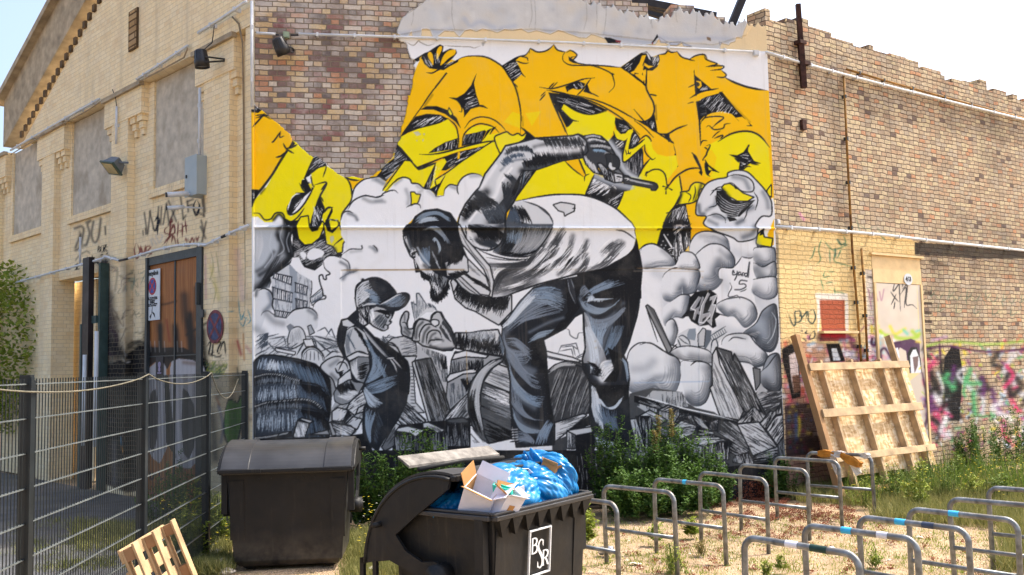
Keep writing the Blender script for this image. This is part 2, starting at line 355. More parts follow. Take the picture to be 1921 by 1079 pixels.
# ---------------------------------------------------------------- the mural
K=(20,24,31); W=(232,236,241); O=(243,190,2); Y=(236,222,4); LB=(150,178,205); BL=(96,124,155); G=(140,146,152); LG=(188,194,200)
def paint_mural():
    c = Canvas(455, -40, 1490, 960, 2, W)
    c.tiles = dict(A=(700,60,4.15),B=(940,60,4.15),C=(1190,60,4.15),D=(465,200,4.15),E=(700,240,4.15),F=(940,240,4.15),G=(1190,240,4.15),
        H=(465,400,4.15),I=(700,440,4.15),J=(940,440,4.15),K=(1190,440,3.72),L=(465,630,4.15),M=(700,620,4.15),N=(940,620,4.15),
        O=(1190,620,3.72),R=(600,480,4.15),S=(840,300,4.15),U=(1080,240,7.705),X=(713,225,2.2115),T=(740,0,5.336),V=(1090,0,5.336),P=(0,0,1))
    F=c.F; L=c.L; HA=c.hatch; CB=c.comb; BU=c.bundle; SO=c.soft
    # ---- orange letters and their black gaps
    F(O,"P 785,118 A 400,165 430,155 640,225 700,195 780,187 870,195 940,225 1010,275 B 150,190 190,180 215,150 228,130 280,155 340,150 385,125 410,98 440,140 500,155 540,135 590,175 560,225 620,245 800,265 930,275 1079,170 C 50,165 95,155 130,200 190,178 240,170 260,148 290,160 330,155 370,195 430,215 480,190 540,178 570,210 640,245 690,265 675,295 715,335 700,355 760,385 850,420 930,440 1025,455 P 1452,170 1452,460 1180,500 700,420 690,330")
    L("A 640,228 700,197 780,187 870,195 940,225 1010,275 1060,350 B 60,340 110,430 140,540 155,650 150,790",2.6)
    L("B 0,268 60,235 110,205 150,190 190,180 215,150 222,130",2); L("B 220,165 228,130 280,155 340,150 385,125 410,98",2.2); L("B 410,98 440,140 500,155",2.2)
    L("B 600,250 700,258 800,265 930,278",2.2)
    L("C 190,178 240,170 260,148 290,160 330,155",2.2); L("C 330,150 370,195 430,215 470,225",2.2); L("C 425,215 480,185 545,176 570,215",2.2)
    L("C 545,176 560,215 640,245 630,255 560,270",2); L("C 560,270 690,265 675,290 590,300",1.8); L("C 680,300 715,335 690,355 640,350",2)
    L("C 700,350 760,385 850,420 930,440 1030,455",3.4)
    F(K,"A 315,218 400,165 430,155 480,120 520,98 548,110 540,160 600,130 645,140 652,165 620,205 560,255 640,225 668,208 660,235 600,265 550,298 500,292 440,285 400,250 380,210 345,232")
    for q in ("425,170 445,155 465,185 468,258 450,235 430,200","497,215 495,150 515,115 535,115 530,150","525,262 545,190 590,145 640,140 635,175 590,205","390,180 375,200 380,235 365,230 362,205"): F(O,"A "+q,sm=1)
    L("A 415,318 460,320 500,300 550,275",2.2); HA("A 390,190 420,180 470,270 420,270",55,22,14,W,.6); HA("A 555,250 660,212 600,262 550,290",-35,16,9,W,.6); HA("A 470,170 500,140 520,240 480,250",80,14,14,W,.6)
    L("A 572,320 510,400 440,490 380,580 300,690 215,810 185,872",3,tp=2); SO("A 460,490 400,575",3,(120,90,0),.5)
    F(K,"A 805,322 785,400 800,480 830,572 892,597 830,582 760,600 710,662 705,610 660,540 588,510 650,515 710,480 760,420"); HA("A 700,520 780,440 820,560 710,610",-20,34,16,W,.6)
    L("A 705,665 730,615 800,580 850,575 892,597",2.4)
    L("A 640,520 680,570 690,620 670,620",1.4)
    F(K,"A 360,607 420,578 500,580 580,610 650,670 684,755 640,700 560,640 470,606 400,605")
    F(K,"A 330,660 420,638 520,645 585,678 520,710 440,735 350,755 270,785 205,825 260,745"); HA("A 300,700 520,650 560,690 300,760",-33,60,24,W,.6)
    F(Y,"A 185,875 215,815 350,755 520,712 582,680 650,770 660,835 560,865 430,945 660,910 935,848 900,882 700,915 500,985 330,1055 250,950")
    F(Y,"A 590,590 620,640 600,655 582,620",w=1.4)
    L("A 580,672 640,730 660,800 667,895",2.4); L("A 690,892 700,820 730,770 790,728 850,716 935,740 985,790",2.2); L("A 712,750 760,690 840,662 930,680 1000,730 1038,778",2)
    F(Y,"A 720,792 770,742 850,725 935,742 880,772 800,785")
    F(K,"A 720,800 800,785 870,765 880,775 842,858 690,890 705,830"); HA("A 710,800 880,770 845,850 695,885",-75,50,11,G,.6)
    F(K,"A 890,765 960,735 880,838 845,856"); F(Y,"A 845,856 930,745 905,800 990,785 985,805 920,852")
    F(K,"A 430,945 480,905 560,860 657,828 662,907"); HA("A 440,940 560,865 655,835 660,905",-82,60,11,W,.6)
    F(K,"A 330,1055 500,990 660,935 900,880 700,1005 565,1079 520,1079 570,1010 540,985 480,1010 365,1068"); HA("A 560,1000 660,940 860,890 600,1070",-28,60,16,W,.6)
    F(O,"E 658,190 678,188 672,240 655,245")
    # yellow pieces, tile E
    F(K,"E 185,130 250,190 290,262 240,255 100,415 50,390 0,385 60,320 110,275 165,235 170,170"); HA("E 60,320 180,160 280,255 100,410",-32,120,20,(190,200,210),.6)
    F(O,"E 0,350 50,310 60,330 0,385")
    F(Y,"E 70,490 245,252 290,258 345,312 370,322 490,275 395,470 380,600 300,640 100,520",w=2)
    F(K,"E 490,270 395,470 445,480 465,400"); F(Y,"E 488,275 555,238 572,265 485,405 572,348 520,430 440,480 465,400")
    F(Y,"E 480,407 572,350 700,255 890,130 935,103 985,125 1005,185 950,260 870,360 860,560 480,620 500,480",w=2); F(K,"E 572,350 490,520 440,478 520,430"); HA("E 490,290 570,350 480,500 400,470",-70,40,12,W,.6)
    L("E 330,305 365,322 490,270",3); L("E 360,205 430,208 560,190 760,135 930,103 985,125 1005,185",2.6); L("A 185,872 250,950 300,1010 328,1055",3)
    F(LG,"A 310,780 350,775 375,800 340,812",a=.8); F(LG,"A 385,790 405,790 400,810",a=.8); F(LG,"A 380,840 395,830 390,858",a=.8); F(LG,"A 332,843 345,840 345,860",a=.7)
    F(Y,"A 945,830 990,795 1040,778 B 50,780 90,805 130,790 165,808 200,780 185,830 140,860 80,890 30,940 0,960",sm=1,w=2.2)
    F((238,214,0),"B 20,702 90,620 148,640 148,750",a=.8); F((238,214,0),"B 190,632 315,615 240,735",a=.8)
    # tile B
    F(K,"B 0,268 110,205 150,190 112,222 130,250 160,330 95,388 60,335 20,290"); HA("B 20,260 130,230 160,330 90,380",-32,40,16,W,.6)
    F(K,"B 150,745 200,780 270,822 210,845 180,850 200,790"); L("B 155,740 265,825",2)
    L("B 95,395 130,430",1.4); SO("B 110,420 130,480",2,(120,90,0),.5); SO("B 165,660 170,730",2,(140,110,0),.5)
    L("B 115,225 180,245 215,240",2); L("B 150,190 200,200 210,225",2); L("B 135,260 160,320 190,352",1.6)
    F(K,"B 370,470 480,485 640,520 830,610 700,642 600,622 490,560 470,600 560,690 510,745"); HA("B 400,480 640,530 800,610 700,640 600,610 490,550 460,600 540,690",18,70,22,W,.6)
    F(Y,"B 490,560 600,622 700,642 820,615 890,660 885,740 872,785 835,850 840,900 620,900 530,870 510,745 562,690 470,600"); L("B 490,562 600,622 700,642 820,618",2.2); L("B 480,610 520,660 560,688 605,697",2); L("B 562,690 512,742",2.4)
    F(K,"B 890,665 960,690 1022,752 990,792 940,802 900,760 885,710"); HA("B 900,680 1000,750 940,790",15,24,12,W,.6)
    L("B 355,452 470,480 600,505 760,565 900,645 1000,720 1079,800",2.2); L("B 600,495 760,540 900,600 1079,700",2.2); L("B 385,455 530,485",2)
    L("B 300,430 400,440 520,408 640,368 730,357",2.2); F(K,"B 500,425 560,395 610,385 655,402 640,440 600,450 560,440 525,455 515,470"); F(K,"B 640,465 672,405 690,460 722,490"); L("B 585,500 640,445 700,362",2); L("B 700,475 760,505",1.6)
    HA("B 510,420 640,390 640,440 520,450",60,16,8,W,.5); L("B 370,440 415,395",2); L("B 380,450 440,390",1.4); L("B 300,535 348,480",1.8); L("B 310,500 345,465",1.4)
    L("B 370,470 420,590 480,720 522,810",2.6); L("B 395,490 440,620 500,780",1.4)
    L("B 500,155 480,190 490,230 540,257 620,262 700,262 780,285 850,320 870,350 882,420 840,472",2); F(K,"B 525,190 560,215 600,240 660,250 620,252 560,240 530,222"); L("B 510,160 545,145 590,178 560,215 545,200 580,190",2); L("B 855,320 880,335",2)
    F(K,"B 930,277 1079,170 C 40,168 0,250 B 1040,300 1000,320"); HA("B 940,280 1070,190 1060,260 1000,315",-38,44,20,W,.6)
    F(K,"B 1000,325 1060,335 1079,350 1079,380 1040,350"); L("B 930,277 1000,320 1079,385",2.4)
    # tile C
    F(K,"C -30,270 10,200 50,165 95,152 130,195 160,195 190,176 197,220 180,270 140,303 100,300 98,440 60,400 0,352 0,318 60,330 75,250 40,300 -20,300"); F(O,"C -10,312 40,240 58,185 92,180 70,240 55,290 20,312"); F(O,"C 78,240 110,262 152,268 110,285 75,262"); F(O,"C 60,300 90,292 95,420 80,400"); F(O,"C 0,330 50,325 80,350 70,390 20,350"); F(W,"C 95,170 115,185 130,225 112,210"); HA("C 130,200 190,185 190,250 150,280",-60,22,13,W,.6)
    L("C 60,165 95,165 120,200",1.2,W)
    L("C 95,300 90,420 110,480 145,545 155,610 130,670 70,697 0,682",2.8); L("C 115,485 175,497",2.4); SO("C 165,570 172,680",2,(110,80,0),.6)
    F(K,"C 157,640 172,720 180,785 120,748 30,695 100,697"); HA("C 60,700 160,690 170,770",85,30,10,W,.6)
    L("C 180,785 215,795 260,795 330,755 412,724",2.8); L("C 0,690 70,740 150,822",1.4); L("C -5,600 120,745 180,785 280,850 450,945",2.6)
    F(K,"C 220,795 275,795 270,850"); L("C 262,800 310,920 335,1055",3); L("C 250,810 292,915",1.6); L("C 288,1045 320,1050 340,1045 380,1008",2)
    F(K,"C 462,300 470,335 602,447 520,470 478,492 472,400"); F(O,"C 480,380 520,385 525,420 505,442 488,430 500,410"); L("C 420,432 490,400",1.6); L("C 490,390 505,410 495,425",1.6); HA("C 500,440 560,420 590,445 520,470",-30,20,12,W,.6)
    F(K,"C 490,545 560,500 685,470 790,600 922,735 880,733 820,700 760,640 680,618 600,632 540,660 512,690 495,640"); HA("C 500,530 660,480 860,690 760,640 600,620",-52,110,20,W,.6); HA("C 500,540 540,510 560,640 520,670",-15,30,14,(90,98,106),.6)
    F(O,"C 790,668 840,660 880,690 905,728 870,728 820,700"); L("C 465,295 485,540 505,700 515,885",3); L("C 415,558 470,540 560,498 690,465",2.6,tp=1); L("C 430,517 520,468 655,440",2.6); SO("C 690,490 900,700",2,(120,90,0),.4)
    F(O,"C 430,540 470,548 560,505 660,478 655,450 560,462 440,515",sm=0)
    L("C 512,720 540,675 620,660 695,667 640,715 600,750",2); L("C 560,742 580,730 620,760 690,750 705,720 750,712",1.8); L("C 620,730 680,680",2.4,tp=3); L("C 605,825 640,790 670,770",1.6); L("C 512,885 530,850 565,848",2); L("C 620,830 690,805 655,850",2.2); L("C 520,700 570,640",1.6)
    F(Y,"G 580,130 650,95 740,53 830,28 920,33 990,73 1045,145 1068,480 1030,492 950,400 880,340 800,325 730,345 715,385 640,402 560,440 540,330 560,200"); L("C 650,855 740,800 830,775 920,780 990,820 1055,900",3.2)
    F(O,"G 560,180 600,170 640,230 620,330 580,400 530,400 530,250",a=.5)
    F(K,"G 893,128 885,180 932,257 987,277 900,278 860,305 835,335 812,330 820,268 790,235 733,206 800,213 850,188"); HA("G 810,220 880,195 920,260 830,300",10,26,12,W,.6); L("G 780,235 815,270",2.4); L("G 840,330 880,300 910,305",1.8); L("G 900,275 970,290",1.8); L("G 885,150 895,130",3)
    L("G 560,140 590,135 565,190 560,210 530,250 550,250",3,tp=3); L("G 545,150 570,170",2); F(K,"G 550,245 580,290 665,350 600,335 570,375 555,320"); F(Y,"G 572,300 610,330 580,330"); L("G 590,380 560,350 548,270",2.4)
    # tile G left
    F(Y,"G -10,190 90,65 130,95 150,170 250,222 330,215 345,270 335,300 260,470 350,370 370,490 320,600 250,720 180,905 40,950 -60,760 -60,300")
    F(O,"G 128,95 200,90 300,120 320,200 250,222 180,205 145,165"); F(O,"G 60,150 80,130 128,235 60,340"); L("G 78,140 85,190 135,245 165,235",2)
    F(O,"G 290,55 440,190 520,330 500,315 420,320 340,372 260,470 255,410 340,300 310,130"); F(O,"G 350,370 420,322 520,325 540,380 640,400 540,445 480,430 430,470 365,490")
    L("G 80,372 110,345 150,325 200,328 240,370 255,470",2.4); L("G 95,380 92,350 120,340",2.4); L("G 250,480 300,405 350,360 420,322 500,315 520,345",2.8); F(K,"G 450,190 470,215 530,345 525,375 500,345 515,330 460,230"); L("G 445,195 480,230 530,350",3)
    for q in ("220,455 255,462","295,485 255,462","245,515 248,465","240,480 256,455","265,440 250,470"): L("G "+q,2.6,tp=2)
    F(K,"G 345,375 355,370 375,480 365,500"); L("G 372,490 320,600 250,700 180,905",3); L("G 400,590 410,680 432,760 440,880",2.6)
    F(K,"G 325,600 400,588 412,680 432,760 442,895 380,985 360,1079 320,1079 290,1000 175,912 250,715"); HA("G 300,640 400,600 420,740 270,740",-72,70,22,W,.7); HA("G 320,800 430,780 440,960 350,1050 300,980",87,80,26,W,.7); HA("G 290,770 400,760 320,850",-35,24,14,W,.9)
    for x,y in ((225,880),(212,910),(245,913),(232,935),(220,945),(262,830)): SO("G %d,%d"%(x,y),1.6,W,1)
    F(W,"G 232,822 300,925 290,935 228,830"); HA("G 240,940 310,930 300,1000",-20,12,10,W,1.1); HA("G 310,755 430,750 420,770 300,775",10,30,12,(200,190,180),1)
    for q in ("250,665 290,650","405,685 432,687","225,738 260,742","415,770 445,745","178,792 222,788","430,820 440,818"): L("G "+q,2,tp=2)
    F(Y,"G 340,592 365,530 362,500 420,490 440,450 480,425 540,438 545,470 510,480 500,530 510,545 460,580 400,592",sm=1,w=2.2); L("G 400,500 440,530 420,580",1.6); L("G 470,450 475,500 455,570",1.8); SO("G 520,440 500,500",4,(60,60,0),.7); SO("G 370,510 350,580",3,(60,60,0),.6); SO("G 490,520 470,570",3,(60,60,0),.6)
    F(O,"G 960,760 990,700 1079,688 1079,790"); L("G 945,770 985,700 1060,680",2)
    F(Y,"G 1030,490 1066,440 1066,540 1040,525",w=2)
    # tile U hand area background
    F(K,"U 550,100 590,170 690,190 740,160 720,260 680,380 690,495 800,430 960,290 970,570 900,720 700,690 500,420 480,190"); HA("U 560,120 700,180 680,330 600,330",-40,34,14,W,.6); F(K,"U 830,20 940,170 820,330 770,310"); HA("U 820,100 900,80 920,170 800,300",-65,26,14,W,.6)
    HA("U 700,490 960,300 965,560 900,680 740,600",90,80,22,(150,152,158),.7)
    F(K,"U 270,690 600,780 820,830 700,1079 128,975"); HA("U 200,880 560,830 640,960 300,980",-28,100,30,W,.8); HA("U 500,1000 680,930 640,1079",-32,40,18,W,.8); HA("U 240,740 420,720 330,830 200,890",-22,40,20,W,.8)
    F(K,"F 655,525 725,360 760,370 900,480 955,490 900,630")
    HA("F 660,520 720,390 860,460 820,530",-32,90,26,W,.8); HA("F 800,570 950,500 900,620",-32,40,18,W,.8)
    SO("U 490,210 560,300 640,400 660,520 740,640 900,740",9,(205,218,232),.85); SO("U 280,690 450,760 600,810 800,860",10,(190,205,222),.8)
    F(Y,"U 760,30 830,50 765,310 820,300 1000,170 1000,250 800,430 695,495 680,380 740,165 690,190 620,170 545,90 575,10 650,90 720,80"); L("U 545,50 590,160 690,190",2.2); L("U 745,150 680,380 695,495 800,430 1000,240",2.6); L("U 825,60 765,310",2.4); L("U 1000,160 820,300",2.6)
    F(Y,"U 760,30 800,20 835,45 825,70 770,60"); L("U 720,315 740,390",1.4); L("U 760,315 765,370 800,350",1.6); L("U 745,370 800,375",1.4)
    F(O,"U 970,290 985,250 1010,350 1080,440 975,570"); L("U 1000,240 1000,330 1040,400 1100,450",2.4); L("U 1080,440 975,570 900,720",2.8); L("U 965,290 972,570",2.2)
    L("U 925,170 1020,112 1090,180 1080,200",2.4); L("U 830,20 940,175",2.6)
    for q in ("680,910 785,922 720,950","670,960 780,1010","690,1000 760,1060"): L("U "+q,2,tp=2)
    # yellow behind man's arm (tile F)
    F(Y,"F 100,575 180,440 280,325 500,255 640,230 725,360 655,525 500,520 300,535",w=0); F(O,"F 495,258 605,232 660,360 640,385"); L("F 490,250 560,320 645,382",1.8); L("F 603,232 630,300 662,370",3); L("F 650,415 655,375 688,358",1.6)
    F(K,"F 170,335 278,328 100,575 150,460"); HA("F 180,340 270,335 170,460",-60,30,12,G,.6); SO("F 175,345 170,400 150,460",3,LB,.8); L("F 727,362 653,527",3)
    F(Y,"F 905,628 960,495 1079,470 1079,950 1050,870 1010,740"); L("F 958,492 902,628",3)
    # ---- tile D : left letters
    F(O,"P 470,204 D 110,25 200,100 290,170 330,215 350,260 330,300 300,350 200,520 90,650 25,640")
    F(K,"D 10,-10 60,-5 110,25 80,50 25,42"); HA("D 30,0 80,5 60,40",70,12,8,W,.6); L("D 60,90 110,75 160,70 190,98",2.2); L("D 130,50 90,100 35,160",3); L("D 60,70 140,60",2); L("D 100,60 180,98",1.4)
    L("D 148,322 210,260 256,192",2.6); L("D 256,192 248,240 282,228",2)
    F(Y,"D 350,262 365,250 440,330 512,395 450,560 420,570 425,640 345,700 300,800 330,850 290,900 130,900 80,860 10,860 10,790 60,720 150,620 300,350")
    F(O,"D 0,120 20,120 30,200 300,340 200,520 120,620 60,655 0,655")
    L("D 305,345 250,430 190,530 120,625 60,700 25,780",4,tp=0); F(K,"D 0,640 90,650 120,630 60,720 25,770 0,800"); HA("D 35,640 55,640 50,720 35,700",20,16,5,W,.8)
    F(K,"D 330,300 350,262 368,290 340,320 310,330"); L("D 275,285 300,330 360,367",3); L("D 215,397 260,385 300,350",3.2); L("D 300,325 340,320 385,295",3); SO("D 270,390 255,430",2,(90,80,0),.6); SO("D 100,675 130,640",3,(90,80,0),.7)
    F(K,"D 505,405 540,383 612,440 605,470 540,478 495,520 450,575 435,560"); HA("D 470,500 540,390 610,440 540,480",-33,50,16,W,.6); L("D 512,400 440,560",2.6)
    F(Y,"D 492,520 540,480 610,462 660,487 730,535 780,575 808,660 800,740 735,830 725,900 740,960 765,1030 735,1079 600,1079 590,930 560,700 500,620")
    F(O,"D 775,565 880,552 960,542 1000,512 1030,480 1040,500 1000,545 870,600 815,645"); F(Y,"D 745,540 800,540 890,552 860,575 800,570")
    L("D 745,540 790,590 810,680 800,740 735,830 725,880",3); L("D 745,540 800,568 868,575",3); L("D 490,540 500,600 515,625",2.4); L("D 495,520 540,480 610,455",2.6)
    F(K,"D 420,572 480,560 480,600 512,640 440,700 370,800 330,848 305,832 340,720 370,690 445,670 412,620"); HA("D 350,760 440,700 480,660 360,820",-45,40,16,W,.6); F(W,"D 450,555 475,540 490,580 470,590"); F(Y,"D 470,600 500,600 495,650")
    F(Y,"D 400,595 440,650 450,672 375,670 420,640"); L("D 400,595 430,650 452,672 370,672",2.2)
    F(Y,"D 522,610 612,592 560,700 490,900 470,960 410,940 370,960 290,900 270,850 340,855 380,820 440,760")
    L("D 315,765 305,800 320,840 370,830 430,770 480,690 520,615",3); L("D 300,880 340,895 390,860 440,790",2.4); L("D 520,610 612,592 560,700 520,810 480,940",3.2)
    F(K,"D 562,700 600,790 560,930 520,970 480,955 490,890"); HA("D 510,760 590,780 550,920 500,940",75,46,18,W,.6); L("D 605,600 570,650",2.4); L("D 570,470 610,460 585,550",2); L("D 565,700 590,740",2)
    F(K,"D 270,860 340,895 400,880 380,930 300,925"); 
    # tile H lower part of letters
    F(K,"H 325,95 380,90 395,200 440,248 520,240 590,150 610,250 670,265 680,310 738,315 725,348 640,332 590,350 580,400 520,447 440,422 400,362 340,345 350,180")
    HA("H 340,180 440,260 590,200 700,310 560,420 420,400 350,330",-30,190,26,(190,194,198),.6); HA("H 340,180 400,220 430,380 350,330",30,60,20,(150,150,150),.6)
    F(Y,"H 375,95 410,30 470,20 480,110 500,140 540,130 580,60 600,90 560,190 500,240 440,247 395,200",w=2.4); F(Y,"H 590,90 640,50 700,60 722,120 765,200 740,240 735,305 695,312 665,260 610,240 600,160",w=2.4)
    F(K,"D 615,800 658,780 660,820 630,880 650,960 690,940 720,890 715,930 660,985 620,970 600,920"); F(Y,"D 606,800 652,790 610,880 595,880"); L("D 590,830 620,790 660,785",3.4); L("H 735,195 680,240 665,265",3,tp=2); SO("H 690,290 680,270",3,(90,90,0),.6)
    F(LG,"H 640,180 668,175 672,205 650,240 640,210",a=.8); F(LG,"H 625,50 650,45 650,60",a=.7); F(LG,"H 675,50 700,45 690,65",a=.7); F(LG,"H 610,215 625,215 620,240",a=.7)
    F(W,"H 460,325 485,285 530,272 592,300 575,338 500,365 465,350",sm=1); F(W,"H 405,310 430,300 455,320 440,360 415,340",sm=1)
    # ---- dark smoke upper left
    F((176,190,204),"H 55,120 150,110 200,60 230,10 270,30 290,90 350,110 330,200 352,340 290,420 200,490 165,580 100,592 40,612",sm=0,setclip=True)
    F(W,"D 35,830 90,840 130,882 190,860 210,835 260,830 290,900 290,925 30,925")
    for q,r,a in (("310,120 300,260 320,340 260,420 150,520 80,590",12,.95),("230,170 260,250 230,340 160,430 90,480",6,.7),("200,300 140,400 70,450",5,.5),("290,100 230,130 240,200",5,.6),("330,130 310,200 335,340",5,.9)): SO("H "+q,r,K,a)
    for q in ("270,110 250,180 280,280 230,330","180,160 170,260 190,330 130,420","320,150 300,220 320,300"): SO("H "+q,1.5,(190,205,220),.7)
    BU("H 100,120 120,250 80,380","H 60,120 60,260 60,400",16,(205,212,220),2,a=.4); BU("H 150,570 250,440 340,340","H 60,590 160,430 200,330",22,(20,24,30),1.6,a=.5)
    c.clip=None; L("H 290,90 350,110 330,200 352,340 290,420 200,490 165,580",2.2); L("D 35,830 90,835 130,882 180,875 210,835 250,825 280,845 295,915",2.4); SO("D 200,880 240,840 275,870 285,910",4,K,.8)
    # ---- ruin building with windows
    F((196,204,212),"H 175,500 320,400 385,425 385,460 495,515 480,740 370,750 340,780 210,800 200,640")
    F((120,140,162),"H 320,400 385,425 378,745 345,755",a=.7); L("H 320,400 388,428 385,460 492,515 480,740",1.2)
    for x0,y0,x1,y1,x2,y2,x3,y3,n in ((205,470,340,500,335,555,200,500,8),(195,580,345,625,340,690,195,660,9),(210,760,345,780,320,815,215,800,8),(372,545,462,575,455,635,372,610,6),(375,670,460,690,455,745,378,735,6)):
        F((235,238,242),"H %d,%d %d,%d %d,%d %d,%d"%(x0,y0,x1,y1,x2,y2,x3,y3))
        for i in range(n+1):
            t=i/n; L("H %f,%f %f,%f"%(x0+(x1-x0)*t,y0+(y1-y0)*t,x3+(x2-x3)*t,y3+(y2-y3)*t),1.1 if i%2 else 2.2,(50,60,75),tp=0)
        L("H %d,%d %d,%d"%(x0-8,y0-6,x1+6,y1-2),1.8,(40,48,60),tp=0); L("H %d,%d %d,%d"%(x3-8,y3+3,x2+6,y2+5),2.2,(60,70,85),tp=0)
    HA("H 200,480 340,500 340,760 210,760",88,70,14,(110,124,140),.6); HA("H 390,470 490,520 480,740 380,730",88,50,14,(120,130,142),.5)
    F((214,220,226),"H 485,660 580,580 590,640 500,720",w=1); L("H 490,665 580,600",1.4,(90,110,130)); L("H 495,700 585,650",3,(80,95,115)); 
    for i in range(7): L("H %d,%d %d,%d"%(505+i*12,665-i*8,505+i*12,700-i*8),.9,(70,85,105))
    F(W,"H 345,345 400,345 430,420 520,450 560,480 555,540 500,530 480,515 385,462 330,400"); 
    F(W,"H 600,360 650,330 720,340 780,390 790,460 780,640 620,760 510,745 560,680 605,660 560,540 555,490 600,520 640,480 600,440 580,390"); 
    L("H 725,345 780,380 795,440 780,480",1.8,(70,78,90)); SO("H 720,380 770,410 780,450",4,(90,98,110),.7); L("H 585,370 600,430 640,470 610,485 610,515 590,510 580,480 555,490 560,540 580,600 585,640 605,645 600,665 560,675 520,700 505,745",2.4); L("H 585,372 620,335 680,332 725,350",2.2)
    L("H 735,320 800,280 885,280 890,245 960,242 1000,270 1010,290",1.8); SO("H 800,300 880,290",4,LG,.9); SO("H 950,260 1000,285",4,(130,140,152),.6); SO("H 740,510 770,470 840,445",5,(110,120,135),.8); CB("H 730,500 800,460 850,450",9,-30,50,(90,100,116),.8)
    SO("H 780,20 830,25 850,50",3,(80,90,102),.8)
    # clouds lower left
    F((212,219,226),"H 50,620 100,590 150,590 190,630 200,700 205,750 150,770 100,900 50,900",sm=1); SO("H 165,620 180,700 130,760",6,(110,124,142),.8); L("H 85,600 130,588 175,610 195,660 190,720 210,770 200,800",2.2); SO("H 70,600 60,640",4,(60,70,82),.6)
    F((214,220,226),"H 300,815 380,750 450,738 520,760 540,810 530,900 380,900 320,880",sm=1); L("H 300,815 350,760 420,740 490,742 535,780 540,820",2.2); SO("H 470,755 520,790 525,820",5,(110,120,132),.7)
    L("H 100,800 120,770 160,762 210,795 300,820",1.8,(80,86,94)); SO("H 150,790 200,840 270,860",9,(150,156,164),.8); SO("H 60,900 110,930",10,(150,160,170),.7)
    # cloud mass, upper centre (white) with outlines
    F(W,"D 812,720 830,640 880,580 950,555 1020,548 1079,590 E 100,415 70,490 110,495 160,435 230,390 290,400 300,430 350,440 395,475 440,478 490,530 550,525 560,480 600,440 660,450 680,400 740,362 800,358 855,380 820,480 720,590 660,700 650,740 480,640 320,700 240,780 D 1079,1079 770,1079 725,1000 720,870 735,830 780,800 ")
    L("D 808,740 815,680 840,620 900,570 960,555 1030,548 1060,570",2.4); L("D 780,800 820,735 900,695 960,700 1010,708 1060,690",2.2); L("D 720,890 740,830 780,815 820,830",2.2); SO("D 1000,570 1050,600",5,(120,130,140),.7); SO("D 900,715 960,740 1040,730",5,(120,130,140),.6); SO("D 780,830 830,850 850,880",4,(90,98,108),.7)
    L("E 0,540 60,530 80,510 130,490 170,488 195,510",1.8); L("E 90,500 150,435 200,395 250,385 290,405 300,430 350,435 395,470 445,480 480,510 492,535 550,528",2.2); L("E 550,525 560,475 600,442 655,450 665,430 700,385 760,357 820,362 852,382",2.2); L("E 655,440 655,490 668,520",1.8)
    SO("E 170,440 220,400",4,(130,138,148),.5); SO("E 255,480 275,540 270,590",5,(130,138,148),.5); SO("E 20,570 90,575",4,(130,138,148),.5); SO("E 760,375 830,370",5,(130,138,148),.5); SO("E 600,455 640,470",4,(120,130,140),.6); SO("E 340,450 380,480 350,510",4,(150,156,164),.5); SO("E 430,490 490,540",5,(150,156,164),.4); SO("E 0,400 60,400 100,440",5,(130,140,150),.5)
    F(Y,"E 290,500 320,498 335,515 370,518 355,570 345,590 320,590 295,605 298,560",w=1.8); L("E 258,620 290,602 340,590 365,605 372,628",1.8)
    L("I 0,85 25,105 34,135",1.8); SO("I 5,105 20,130",5,(110,120,130),.5)
    # ---- right hand clouds
    F(W,"G 40,950 100,900 160,905 230,970 310,1010 K 290,215 330,130 380,125 G 430,960 440,880 490,820 560,805 640,810 600,790 540,745 560,690 490,680 480,640 490,570 530,480 570,430 640,400 720,385 730,350 800,330 880,345 950,410 1020,490 1060,560 P 1450,370 1456,400 1440,440 1475,600 1480,900 1180,900 1190,640 1203,540 1197,480",sm=0)
    for q in ('K 150,260 240,330 220,440 240,560','K 700,120 800,160 860,180','K 620,330 700,400 820,400','K 860,460 900,520','K 600,640 700,690 800,700','K 880,420 960,470','O 540,140 560,300 700,300','O 820,200 900,260'): SO(q,14,(176,186,198),.5)
    GC=(150,162,176); DC=(70,82,96)
    def puff(tile, pts, lit=(222,228,234), dark=(86,98,114), sh=None, w=1.8):
        c.clip=None; F(lit,tile+" "+pts,sm=1,setclip=True)
        P=c.cr(c.g(tile+" "+pts),True); T=np.roll(P,-1,0)-P; N=np.stack([T[:,1],-T[:,0]],1)
        if (P[:,0]*np.roll(P[:,1],-1)-np.roll(P[:,0],-1)*P[:,1]).sum()<0: N=-N
        q=(N@[.45,.89])/(np.hypot(*N.T)+1e-6); run=[]; sz=math.sqrt(float(np.prod(P.ptp(0))))
        for i in list(range(len(P)))+list(range(len(P))):
            if q[i]>.1: run.append(P[i])
            else:
                if len(run)>5:
                    R=np.array(run)[::3]; cen=P.mean(0)
                    SO(R,sz*.19,dark,.62); SO(R,sz*.07,dark,.6)
                    for k in (.9,.82,.74,.66,.56,.46):
                        L((np.array(run)-cen)*k+cen+c.rs.uniform(-2,2,2),1.1,dark,a=.35,tp=3)
                        L((np.array(run)-cen)*(k-.06)+cen,1.6,(232,236,240),a=.4,tp=3)
                run=[]
        if sh:
            for q2,r,a in sh: SO(tile+" "+q2,r*1.35,dark,a*.6)
        c.clip=None
        if w: L(P[:int(len(P)*.6)],w,(45,52,62),sm=0)
    c.clip=None
    F((212,219,227),"G 480,640 490,570 530,480 570,430 640,400 720,385 730,350 800,330 880,345 950,410 1020,490 1060,560 1070,620 1060,685 990,690 940,760 960,800 940,860 820,885 760,850 600,790 540,745 560,690 490,680",sm=1,w=2.4,setclip=True)
